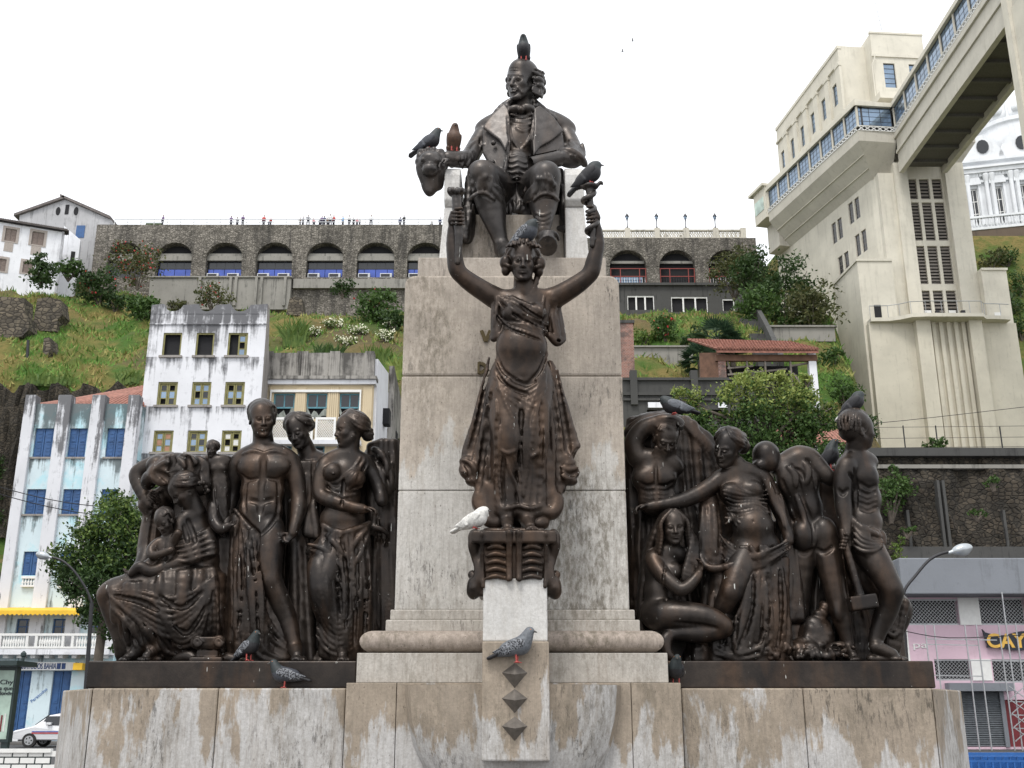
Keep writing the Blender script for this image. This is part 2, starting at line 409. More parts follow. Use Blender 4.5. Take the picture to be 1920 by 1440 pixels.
  if s.late:
   ins = Fd < 0; has = ins.any(1); j1 = np.argmax(ins, axis=1); j0 = np.maximum(j1 - 1, 0)      # front surface per (x, z)
   f1 = np.take_along_axis(Fd, j1[:, None, :], 1)[:, 0]; f0 = np.take_along_axis(Fd, j0[:, None, :], 1)[:, 0]
   dep = ax[1][j0] + (ax[1][j1] - ax[1][j0]) * np.clip(f0 / np.where(f0 - f1 > 1e-6, f0 - f1, 1), 0, 1)
   x0, z0 = ax[0], ax[2]
   for pts, dflt, r, k, h, mode, tw in s.late:
    q = smooth_path([(*p, 0.0) for p in pts], 5); ds = []
    for (x, y, _) in q:
     d = 0.0; ok = True; sc = s.sc(y)
     for it in range(3):
      w = s.W((x, y, d)); i = min(len(x0) - 1, max(0, int(np.searchsorted(x0, w[0])))); kk = min(len(z0) - 1, max(0, int(np.searchsorted(z0, w[2]))))
      if has[i, kk]: d = (s.Y - float(dep[i, kk])) / sc
      else: ok = False; break
     ds.append(d if ok else None)
    good = [d for d in ds if d is not None]
    if not good: continue
    last = good[0]
    for i in range(len(ds)):
     if ds[i] is None: ds[i] = last if dflt is None else min(last, dflt + 10)
     last = ds[i]
    for _ in range(4): ds = [(ds[max(i-1, 0)] + 2*ds[i] + ds[min(i+1, len(ds)-1)]) / 4 for i in range(len(ds))]
    m = len(q) - 1; f = lambda u: tw + (1 - tw) * math.sin(math.pi * min(1, max(0, u)))
    nb = len(s.ops)
    for i in range(m):
     ra, rb = r * f(i/m), r * f((i+1)/m)
     s.c((q[i][0], q[i][1], ds[i] + h - ra*0.25), ra, (q[i+1][0], q[i+1][1], ds[i+1] + h - rb*0.25), rb, k, mode)
    for o in s.ops[nb:]: s._apply(o, Fd, ax, n)
  if floor is not None: Fd[:, :, 0] = 1.0
  V, Q = surface_nets(Fd, ax)
  return mesh_obj(name, V, Q, mat, parent, True, loc)
def surface_nets(Fd, ax):
 n = Fd.shape; ins = Fd < 0
 cs = [(i, j, k) for i in (0, 1) for j in (0, 1) for k in (0, 1)]
 m = [x - 1 for x in n]
 cnt = np.zeros(m, np.uint8)
 for i, j, k in cs: cnt += ins[i:i+m[0], j:j+m[1], k:k+m[2]]
 act = np.argwhere((cnt > 0) & (cnt < 8))
 acc = np.zeros((len(act), 3), np.float32); w = np.zeros(len(act), np.float32)
 val = {c: Fd[act[:, 0]+c[0], act[:, 1]+c[1], act[:, 2]+c[2]] for c in cs}
 for c in cs:
  for a in range(3):
   if c[a] == 0:
    c2 = tuple(1 if q == a else c[q] for q in range(3)); f0, f1 = val[c], val[c2]
    x = (f0 < 0) != (f1 < 0); t = np.where(x, f0 / np.where(x, f0 - f1, 1), 0)
    p = np.array(c, np.float32)[None, :].repeat(len(act), 0); p[:, a] = t
    acc += p * x[:, None]; w += x
 pos = act + acc / w[:, None]
 V = np.stack([np.interp(pos[:, i], np.arange(n[i]), ax[i]) for i in range(3)], 1)
 idx = np.full(m, -1, np.int32); idx[act[:, 0], act[:, 1], act[:, 2]] = np.arange(len(act), dtype=np.int32)
 Q = []
 for a in range(3):
  b, c = (a + 1) % 3, (a + 2) % 3
  s0 = [slice(None)]*3; s1 = [slice(None)]*3
  s0[a] = slice(0, n[a]-1); s1[a] = slice(1, n[a])
  for q in (b, c): s0[q] = slice(1, n[q]-1); s1[q] = slice(1, n[q]-1)
  A, B = ins[tuple(s0)], ins[tuple(s1)]; off = np.zeros(3, int); off[b] = off[c] = 1
  for mask, flip in ((A & ~B, False), (~A & B, True)):
   e = np.argwhere(mask) + off
   def I(db, dc):
    p = e.copy(); p[:, b] -= db; p[:, c] -= dc; return idx[p[:, 0], p[:, 1], p[:, 2]]
   q = np.stack([I(1, 1), I(0, 1), I(0, 0), I(1, 0)], 1)
   Q.append(q[:, ::-1] if flip else q)
 Q = np.concatenate(Q); Q = Q[(Q >= 0).all(1)]
 return V, Q
class ClayL(Clay):
 """the same clay in plain centimetres round a base point: x right, y down, d towards the viewer"""
 def __init__(s, o=(0, 0, 0), h=0.01, seed=1): Clay.__init__(s, 0, h, seed); s.o = np.array(o, float)
 def W(s, p): return s.o + np.array([p[0]*.01, -p[2]*.01, -p[1]*.01])
 def sc(s, y): return .01
# ------------------------------------------------------------------ materials
class NT:
 def __init__(s, name):
  s.m = bpy.data.materials.new(name); s.m.use_nodes = True; s.t = s.m.node_tree; s.t.nodes.clear()
  s.out = s.t.nodes.new('ShaderNodeOutputMaterial'); s.b = s.t.nodes.new('ShaderNodeBsdfPrincipled')
  s.t.links.new(s.b.outputs[0], s.out.inputs[0]); s._c = None
 def n(s, typ, **kw):
  nd = s.t.nodes.new(typ)
  for k, v in kw.items(): setattr(nd, k, v)
  return nd
 def L(s, a, b): s.t.links.new(a, b)
 def set(s, inp, v):
  if hasattr(v, 'links') or hasattr(v, 'is_linked'): s.L(v, inp)
  elif isinstance(v, (tuple, list)) and len(v) == 3 and len(getattr(inp, 'default_value', ())) == 4: inp.default_value = (*v, 1)
  else: inp.default_value = v
 def coord(s, scale=(1,1,1), kind='Object'):
  tc = s.n('ShaderNodeTexCoord') if s._c is None else s._c; s._c = tc
  mp = s.n('ShaderNodeMapping'); mp.inputs['Scale'].default_value = scale
  s.L(tc.outputs[kind], mp.inputs[0]); return mp.outputs[0]
 def wcoord(s, scale=(1,1,1)):
  g = s.n('ShaderNodeNewGeometry'); mp = s.n('ShaderNodeMapping'); mp.inputs['Scale'].default_value = scale
  s.L(g.outputs['Position'], mp.inputs[0]); return mp.outputs[0]
 def noise(s, scale, detail=4, rough=0.55, vec=None, sc=(1,1,1), dist=0.0):
  nd = s.n('ShaderNodeTexNoise'); nd.inputs['Scale'].default_value = scale; nd.inputs['Detail'].default_value = detail
  nd.inputs['Roughness'].default_value = rough; nd.inputs['Distortion'].default_value = dist
  s.L(vec if vec is not None else s.wcoord(sc), nd.inputs['Vector']); return nd.outputs[0]
 def vor(s, scale, sc=(1,1,1), feature='F1', out=0, vec=None):
  nd = s.n('ShaderNodeTexVoronoi', feature=feature); nd.inputs['Scale'].default_value = scale
  s.L(vec if vec is not None else s.wcoord(sc), nd.inputs['Vector']); return nd.outputs[out]
 def ramp(s, fac, *stops):
  nd = s.n('ShaderNodeValToRGB'); e = nd.color_ramp.elements
  while len(e) < len(stops): e.new(0.5)
  for el, (p, c) in zip(e, stops):
   el.position = p; el.color = (c, c, c, 1) if isinstance(c, (int, float)) else (*c, 1)
  s.L(fac, nd.inputs[0]); return nd.outputs[0]
 def mix(s, fac, a, b, mode='MIX'):
  nd = s.n('ShaderNodeMix', data_type='RGBA', blend_type=mode)
  for i, v in ((0, fac), (6, a), (7, b)):
   if isinstance(v, (int, float)) and i: v = (v, v, v)
   s.set(nd.inputs[i], v)
  return nd.outputs[2]
 def math(s, op, a, b=0.0, clamp=False):
  nd = s.n('ShaderNodeMath', operation=op); nd.use_clamp = clamp
  s.set(nd.inputs[0], a); s.set(nd.inputs[1], b); return nd.outputs[0]
 def sep(s, vec=None):
  nd = s.n('ShaderNodeSeparateXYZ'); s.L(vec if vec is not None else s.wcoord(), nd.inputs[0]); return nd.outputs
 def bump(s, h, strength=0.3, dist=0.01):
  nd = s.n('ShaderNodeBump'); nd.inputs['Strength'].default_value = strength; nd.inputs['Distance'].default_value = dist
  s.L(h, nd.inputs['Height']); s.L(nd.outputs[0], s.b.inputs['Normal'])
 def done(s, color=None, rough=0.8, metal=0.0, spec=None):
  if color is not None: s.set(s.b.inputs['Base Color'], color)
  s.set(s.b.inputs['Roughness'], rough); s.set(s.b.inputs['Metallic'], metal)
  if spec is not None: s.b.inputs['Specular IOR Level'].default_value = spec
  return s.m
MAT = {}
def plain(name, col, rough=0.7, metal=0.0, var=0.15, scale=6.0, spec=None, bump=0.0):
 """a simple paint or cloth with slight unevenness"""
 t = NT(name); n = t.noise(scale, 5)
 c = t.mix(t.ramp(n, (0.3, 0.0), (0.7, 1.0)), tuple(x * (1 - var) for x in col), tuple(min(1, x * (1 + var)) for x in col))
 if bump: t.bump(t.noise(scale * 8, 4), bump, 0.02)
 MAT[name] = t.done(c, rough, metal, spec); return MAT[name]
def m_bronze(name, dark, mid, warm, drops=0.5):
 t = NT(name)
 n1 = t.noise(2.2, 6, 0.6); n2 = t.noise(14, 5, 0.6); n3 = t.noise(5.5, 4, 0.5, sc=(1, 1, 0.25))
 c = t.mix(t.ramp(n1, (0.38, 0.0), (0.62, 1.0)), dark, mid)
 c = t.mix(t.ramp(n3, (0.48, 0.0), (0.76, 0.8)), c, warm)
 c = t.mix(t.ramp(n2, (0.35, 0.4), (0.6, 0.0)), c, tuple(x * 0.4 for x in dark))
 # bird droppings: specks and runs
 sp = t.ramp(t.noise(50, 2, 0.5), (0.762, 0.0), (0.78, 1.0))
 run = t.ramp(t.noise(1.0, 2, 0.5, sc=(46, 46, 5.5)), (0.742, 0.0), (0.76, 1.0))
 wh = t.math('MULTIPLY', t.math('MAXIMUM', sp, run), drops)
 c = t.mix(wh, c, (0.55, 0.55, 0.52))
 rg = t.math('ADD', t.ramp(n2, (0.3, 0.30), (0.7, 0.50)), t.math('MULTIPLY', wh, 0.4))
 t.bump(t.noise(70, 4, 0.6), 0.25, 0.004)
 MAT[name] = t.done(c, rg, t.math('SUBTRACT', 0.62, t.math('MULTIPLY', wh, 0.6)))
m_bronze('bronze', (0.022, 0.0185, 0.017), (0.052, 0.041, 0.034), (0.092, 0.054, 0.033), 0.9)
m_bronze('bronze_grey', (0.043, 0.039, 0.037), (0.088, 0.080, 0.076), (0.088, 0.064, 0.048), 0.8)
m_bronze('bronze_brown', (0.026, 0.020, 0.017), (0.060, 0.043, 0.033), (0.100, 0.058, 0.034), 0.9)
def m_stone(name, warm, pale, grey, z_lo=None, bias=0.0, pits=1.0, xb=0.0):
 """weathered limestone: paler runs on a grimy skin, vertical streaks, algae mottling and pits"""
 t = NT(name)
 edge = t.noise(1.5, 6, 0.66, sc=(1.9, 1.9, 0.55), dist=0.2)
 if z_lo is not None: edge = t.math('ADD', edge, t.math('MULTIPLY', t.math('SUBTRACT', t.sep()[2], z_lo), 0.30))
 edge = t.math('ADD', edge, t.math('MULTIPLY', t.sep()[0], xb))
 tanm = t.ramp(t.math('ADD', edge, bias), (0.485, 0.0), (0.525, 1.0))
 n2 = t.noise(3.2, 6, 0.7)
 p = t.mix(t.ramp(n2, (0.35, 0.0), (0.65, 1.0)), pale, tuple(x * 0.82 for x in pale))
 w = t.mix(t.ramp(n2, (0.32, 0.0), (0.68, 1.0)), warm, tuple(x * 0.68 for x in warm))
 c = t.mix(tanm, p, w)
 fs = t.noise(1.0, 5, 0.75, sc=(38, 38, 2.6)); c = t.mix(t.math('MULTIPLY', t.ramp(fs, (.47, 0.0), (.68, .5)), pits), c, tuple(x * .62 for x in grey))
 st = t.noise(1.0, 7, 0.72, sc=(6, 6, 0.6)); c = t.mix(t.ramp(st, (0.52, 0.0), (0.72, 0.7)), c, grey)
 big = t.math('ADD', t.noise(1.1, 4, 0.6, sc=(1, 1, .6)), t.math('MULTIPLY', t.sep()[0], xb*.6))
 ol = t.math('MULTIPLY', t.ramp(big, (0.46, 0.0), (0.64, 0.85)), t.ramp(t.noise(1.0, 6, 0.75, sc=(22, 22, 9)), (.42, 0), (.60, 1)))
 c = t.mix(t.math('MULTIPLY', ol, pits), c, (0.13, 0.112, 0.08))
 bl = t.math('MULTIPLY', t.ramp(t.noise(1.3, 3, 0.5), (0.50, 0.0), (0.64, 1.0)), t.ramp(t.noise(1.0, 6, 0.78, sc=(34, 34, 7)), (0.53, 0.0), (0.60, 0.85)))
 c = t.mix(t.math('MULTIPLY', bl, pits), c, (0.03, 0.028, 0.025))
 pit = t.ramp(t.noise(1.0, 4, 0.7, sc=(75, 75, 30)), (0.63, 0.0), (0.67, 1.0)); c = t.mix(t.math('MULTIPLY', pit, 0.8 * pits), c, (0.06, 0.048, 0.035))
 c = t.mix(t.ramp(t.noise(48, 4, .7), (.35, .28), (.62, 0.0)), c, tuple(x * .5 for x in grey))
 t.bump(t.math('SUBTRACT', t.noise(60, 5, 0.65), t.math('MULTIPLY', pit, 0.6)), 0.4, 0.007)
 MAT[name] = t.done(c, 0.85, 0, 0.3)
m_stone('stone_base', (0.40, 0.335, 0.265), (0.56, 0.55, 0.54), (0.28, 0.24, 0.195), 1.60, 0.035, .8)
m_stone('stone_shaft', (0.53, 0.465, 0.395), (0.60, 0.58, 0.545), (0.37, 0.33, 0.28), 3.5, -0.05, .9, .10)
m_stone('stone_cap', (0.48, 0.43, 0.375), (0.53, 0.50, 0.455), (0.35, 0.30, 0.255), 4.2, 0.0, 0.7)
m_stone('stone_pink', (0.47, 0.40, 0.345), (0.52, 0.475, 0.42), (0.30, 0.25, 0.21), 1.6, 0.12, 0.9)
m_stone('stone_pale', (0.56, 0.54, 0.51), (0.66, 0.65, 0.63), (0.5, 0.47, 0.42), None, -0.1, 0.35)
# ------------------------------------------------------------------ materials of the town and hill
def m_wall(name, base, grime=(0.05, 0.05, 0.05), amount=0.5, ztop=None, span=6.0, patch=None, rough=0.85, top_bias=0.10, sills=(), th=(.53, .64)):
 """painted plaster with mould runs, thickest near z = ztop"""
 t = NT(name)
 n1 = t.noise(0.35, 5, 0.6); n2 = t.noise(2.5, 5, 0.6)
 c = t.mix(t.ramp(n1, (0.35, 0.0), (0.65, 1.0)), base, tuple(x * 0.86 for x in base))
 if patch is not None: c = t.mix(t.ramp(t.noise(0.6, 5, 0.65), (0.52, 0.0), (0.60, 1.0)), c, patch)
 st = t.math('ADD', t.math('MULTIPLY', t.noise(1.0, 6, 0.7, sc=(2.2, 2.2, 0.16)), 0.7), t.math('MULTIPLY', t.noise(1.1, 6, 0.7), 0.3))
 if ztop is not None:
  z = t.math('SUBTRACT', 1.0, t.math('DIVIDE', t.math('SUBTRACT', ztop, t.sep()[2]), span), True)
  st = t.math('ADD', st, t.math('MULTIPLY', z, top_bias))
 for zs in sills:
  q = t.math('SUBTRACT', zs, t.sep()[2]); st = t.math('ADD', st, t.math('MULTIPLY', t.math('MULTIPLY', t.math('GREATER_THAN', q, 0.0), t.math('SUBTRACT', 1.0, t.math('DIVIDE', q, 1.1), True)), .11))
 m = t.ramp(st, (th[0], 0.0), (th[1], 0.9))
 c = t.mix(t.math('MULTIPLY', m, amount), c, grime)
 c = t.mix(t.math('MULTIPLY', t.ramp(n2, (0.6, 0.0), (0.7, 0.5)), amount), c, tuple(x * 0.6 for x in base))
 t.bump(t.noise(9, 4, 0.6), 0.25, 0.02)
 MAT[name] = t.done(c, rough, 0, 0.25); return MAT[name]
def m_rubble(name, a, b, mortar, scale=1.6, stain=(0.03, 0.03, 0.03), amt=0.6):
 t = NT(name)
 v = t.n('ShaderNodeTexVoronoi'); v.inputs['Scale'].default_value = scale; t.L(t.wcoord((1, 1, 1.5)), v.inputs['Vector'])
 e = t.vor(scale, (1, 1, 1.5), 'DISTANCE_TO_EDGE')
 c = t.mix(t.sep(v.outputs['Color'])[0], a, b)
 c = t.mix(t.ramp(e, (0.02, 1.0), (0.09, 0.0)), c, mortar)
 st = t.noise(1.0, 6, 0.7, sc=(0.9, 0.9, 0.10)); st2 = t.noise(0.5, 6, 0.65)
 c = t.mix(t.math('MULTIPLY', t.ramp(st, (0.48, 0.0), (0.64, 1.0)), amt), c, stain)
 c = t.mix(t.math('MULTIPLY', t.ramp(st2, (0.45, 0.0), (0.7, 1.0)), amt * .6), c, tuple(x * .45 for x in a))
 t.bump(t.ramp(e, (0.0, 0.0), (0.15, 1.0)), 0.8, 0.08)
 MAT[name] = t.done(c, 0.95, 0, 0.2)
m_rubble('arcade_stone', (0.12, 0.11, 0.095), (0.30, 0.275, 0.24), (0.09, 0.085, 0.07), 2.5, (0.045, 0.043, 0.04), 0.75)
m_rubble('dark_stone', (0.042, 0.038, 0.031), (0.09, 0.075, 0.057), (0.035, 0.032, 0.028), 2.7, (0.025, 0.024, 0.022), 0.7)
m_rubble('ruin_stone', (0.075, 0.066, 0.054), (0.17, 0.145, 0.11), (0.045, 0.04, 0.035), 1.5)
m_wall('concrete_old', (0.27, 0.26, 0.235), (0.06, 0.06, 0.055), 0.8)
m_wall('concrete_dark', (0.075, 0.075, 0.072), (0.02, 0.02, 0.02), 0.8)
def m_hill():
 t = NT('hill_soil')
 n = t.noise(0.16, 7, 0.62); n2 = t.noise(1.2, 6, 0.65); n3 = t.noise(0.05, 4, 0.5)
 c = t.mix(t.ramp(n, (0.40, 0.0), (0.58, 1.0)), (0.055, 0.11, 0.024), (0.17, 0.135, 0.05))
 c = t.mix(t.ramp(n2, (0.45, 0.0), (0.7, 0.8)), c, (0.055, 0.085, 0.022))
 c = t.mix(t.ramp(n3, (0.52, 0.0), (0.66, 0.75)), c, (0.10, 0.075, 0.05))
 t.bump(n2, 0.9, 0.5)
 MAT['hill_soil'] = t.done(c, 0.98, 0, 0.1)
m_hill()
def m_leaf(name, a, b, trans=0.25):
 t = NT(name)
 oi = t.n('ShaderNodeObjectInfo'); n = t.noise(2.2, 3, 0.6); g = t.n('ShaderNodeNewGeometry')
 c = t.mix(t.ramp(t.math('ADD', t.math('MULTIPLY', n, .6), t.math('MULTIPLY', g.outputs['Random Per Island'], .4)), (0.3, 0.0), (0.75, 1.0)), a, b)
 tr = t.n('ShaderNodeBsdfTranslucent'); t.set(tr.inputs[0], c); mx = t.n('ShaderNodeMixShader'); mx.inputs[0].default_value = trans
 t.set(t.b.inputs['Base Color'], c); t.b.inputs['Roughness'].default_value = 0.55; t.b.inputs['Specular IOR Level'].default_value = 0.3
 t.L(t.b.outputs[0], mx.inputs[1]); t.L(tr.outputs[0], mx.inputs[2]); t.L(mx.outputs[0], t.out.inputs[0]); MAT[name] = t.m
m_leaf('leaf_dark', (0.022, 0.048, 0.014), (0.055, 0.10, 0.026))
m_leaf('leaf_mid', (0.035, 0.075, 0.018), (0.085, 0.15, 0.035))
m_leaf('leaf_bright', (0.07, 0.13, 0.025), (0.16, 0.22, 0.05))
m_leaf('leaf_olive', (0.055, 0.07, 0.025), (0.12, 0.12, 0.045))
m_leaf('leaf_lime', (0.16, 0.22, 0.05), (0.32, 0.36, 0.10))
m_leaf('grass_blade', (0.07, 0.115, 0.025), (0.20, 0.19, 0.07))
plain('bark', (0.09, 0.075, 0.06), 0.95, 0, 0.3, 5, bump=0.5)
plain('glass_dark', (0.015, 0.018, 0.022), 0.08, 0, 0.2, 1.0, 0.6)
plain('glass_sky', (0.20, 0.27, 0.36), 0.06, 0.55, 0.2, 0.4)
plain('glass_blue', (0.05, 0.09, 0.36), 0.18, 0.1, 0.25, 0.6)
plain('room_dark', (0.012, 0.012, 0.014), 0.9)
plain('white_paint', (0.72, 0.72, 0.70), 0.6, 0, 0.06)
plain('iron_dark', (0.03, 0.03, 0.033), 0.5, 0.5)
plain('galvanised', (0.38, 0.39, 0.40), 0.45, 0.6)
plain('roof_tile', (0.25, 0.11, 0.08), 0.85, 0, 0.35, 4)
plain('asphalt', (0.055, 0.055, 0.057), 0.9, 0, 0.25, 3)
plain('pavement', (0.13, 0.125, 0.12), 0.9, 0, 0.15, 2)
# ------------------------------------------------------------------ ground, street, hill
GZ = lambda: 0
def hill_low(Y):   # the lower ground in front of and behind the lift tower
 return np.interp(Y, [58, 60, 63, 64, 118, 128, 160, 175], [9, 9.5, 15.2, 16.0, 1.6 + .228*118, 32, 76, 77])
def hill_main(Y): return np.interp(Y, [50, 58, 64, 64.5, 95, 96, 120, 140, 148, 154, 158, 160, 175], [9, 9.5, 10, 17.5, 28.5, 31.5, 45.5, 53.5, 57, 59.6, 60.2, 66, 74])
def hill_z(X, Y, rough=True):
 X = np.asarray(X, float); Y = np.asarray(Y, float)
 edge = np.interp(Y, [60, 90, 126, 130, 160], [20, 31.5, 41.5, 42, 44.0])
 w = np.clip((X - edge) / 3.0 + 0.5, 0, 1); w = w*w*(3 - 2*w)
 hm = hill_main(Y) + 3.4 * np.clip((-50 - X)/8, 0, 1) * np.clip((Y - 120)/12, 0, 1)
 v = np.clip((-24 - X) / 4.0, 0, 1) * np.clip((95.6 - Y) / .7, 0, 1)
 z = (hm * (1 - v) + np.interp(Y, [60, 80, 95], [9, 11, 13.5]) * v) * (1 - w) + hill_low(Y) * w
 if rough:
  z = z + (0.5*np.sin(X*.31 + Y*.17) + 0.35*np.sin(X*.83 - Y*.41 + 1.3) + 0.25*np.sin(X*1.7 + Y*1.1) + .45*np.sin(Y*.9 + .4*np.sin(X*.2))) * np.clip((Y - 66)/10, 0, 1) * np.clip((154 - Y)/4, 0, 1) * (1 - w)
 return z
def hill_Y(px, py, Y):
 """distance at which the slope stands at that height in the photo"""
 if Y < 66: return Y
 for y in np.arange(67, 157, .4):
  p = P(px, py, y)
  if hill_z(p.x, y) >= p.z: return float(y) if abs(y - Y) < 32 else Y
 return Y
def build_ground():
 m = MB(); s = 1500
 m.add([(-s, -40, 0), (s, -40, 0), (s, 2*s, 0), (-s, 2*s, 0)], [(0, 1, 2, 3)])
 tag(m.build('ground', MAT['pavement']), kind='structure')
 m = MB(); m.add([(-300, 30, .004), (300, 30, .004), (300, 54, .004), (-300, 54, .004)], [(0, 1, 2, 3)])
 tag(m.build('road', MAT['asphalt']), kind='structure')
 for y0, y1 in ((28.5, 30.0), (54.0, 56.0)):
  tag(bevel(MB().box(-300, 300, y0, y1, 0, .14).build('kerb', MAT['pavement']), .02), kind='structure')
 xs = np.linspace(-110, 130, 241); ys = np.concatenate([[69.0, 69.2], np.linspace(66.7, 176, 150)])
 Xg, Yg = np.meshgrid(xs, ys); Z = hill_z(Xg, Yg); Z[0, :] = -1.0
 V = np.stack([Xg, Yg, Z], -1).reshape(-1, 3); nx, ny = len(xs), len(ys)
 I = np.arange(nx*ny).reshape(ny, nx); Q = np.stack([I[:-1, :-1], I[:-1, 1:], I[1:, 1:], I[1:, :-1]], -1).reshape(-1, 4)
 tag(mesh_obj('hillside', V, Q, MAT['hill_soil'], smooth=True), kind='structure')
build_ground()
# ------------------------------------------------------------------ walls with real openings
class Frame:
 """local (along, up, into the wall) -> world"""
 def __init__(s, o, u): s.o = Vector(o); s.u = Vector((u[0], u[1], 0)).normalized(); s.w = Vector((-s.u.y, s.u.x, 0))
 def __call__(s, a, b, c): return s.o + s.u * a + s.w * c + Vector((0, 0, b))
def fbox(m, f, a0, a1, b0, b1, c0, c1):
 vs = [f(a, b, c) for b in (b0, b1) for a, c in ((a0, c0), (a1, c0), (a1, c1), (a0, c1))]
 return m.add(vs, [(0,3,2,1),(4,5,6,7),(0,1,5,4),(1,2,6,5),(2,3,7,6),(3,0,4,7)])
def facade(m, f, a0, a1, b0, b1, ops, th=0.3, depth=None):
 """front sheet with rectangular openings and their reveals; sides and top run back by depth"""
 A = sorted({a0, a1, *[v for o in ops for v in o[:2]]}); B = sorted({b0, b1, *[v for o in ops for v in o[2:4]]})
 for i in range(len(A) - 1):
  for j in range(len(B) - 1):
   ca, cb = (A[i] + A[i+1])/2, (B[j] + B[j+1])/2
   if any(o[0] < ca < o[1] and o[2] < cb < o[3] for o in ops): continue
   m.add([f(A[i], B[j], 0), f(A[i+1], B[j], 0), f(A[i+1], B[j+1], 0), f(A[i], B[j+1], 0)], [(0, 1, 2, 3)])
 for (x0, x1, z0, z1) in [o[:4] for o in ops]:
  q = [(x0, z0), (x1, z0), (x1, z1), (x0, z1)]
  for (p, r) in zip(q, q[1:] + q[:1]): m.add([f(*p, 0), f(*r, 0), f(*r, th), f(*p, th)], [(0, 3, 2, 1)])
 d = depth or th
 if d > 0:
  for (p, r) in (((a0, b0), (a0, b1)), ((a0, b1), (a1, b1)), ((a1, b1), (a1, b0))): m.add([f(*p, 0), f(*r, 0), f(*r, d), f(*p, d)], [(0, 1, 2, 3)])
  m.add([f(a0, b0, d), f(a1, b0, d), f(a1, b1, d), f(a0, b1, d)], [(0, 3, 2, 1)])
 return m
def window(f, x0, x1, z0, z1, c, parent, frame='white_paint', glass='glass_dark', nx=2, nz=3, bar=0.05, fw=0.07, pane=True, name='window'):
 """a window: frame with bars, and its pane behind"""
 m = MB()
 for a, b in ((x0, x0 + fw), (x1 - fw, x1)): fbox(m, f, a, b, z0, z1, c, c + .06)
 for a, b in ((z0, z0 + fw), (z1 - fw, z1)): fbox(m, f, x0 + fw, x1 - fw, a, b, c + .001, c + .059)
 for i in range(1, nx): x = x0 + (x1 - x0)*i/nx; fbox(m, f, x - bar/2, x + bar/2, z0 + fw, z1 - fw, c + .006, c + .052)
 for i in range(1, nz): z = z0 + (z1 - z0)*i/nz; fbox(m, f, x0 + fw, x1 - fw, z - bar/2, z + bar/2, c + .010, c + .048)
 o = m.build(name, MAT[frame], parent)
 if pane:
  p = MB(); fbox(p, f, x0 + fw*.5, x1 - fw*.5, z0 + fw*.5, z1 - fw*.5, c + .025, c + .035); p.build('pane', MAT[glass], o)
 return o
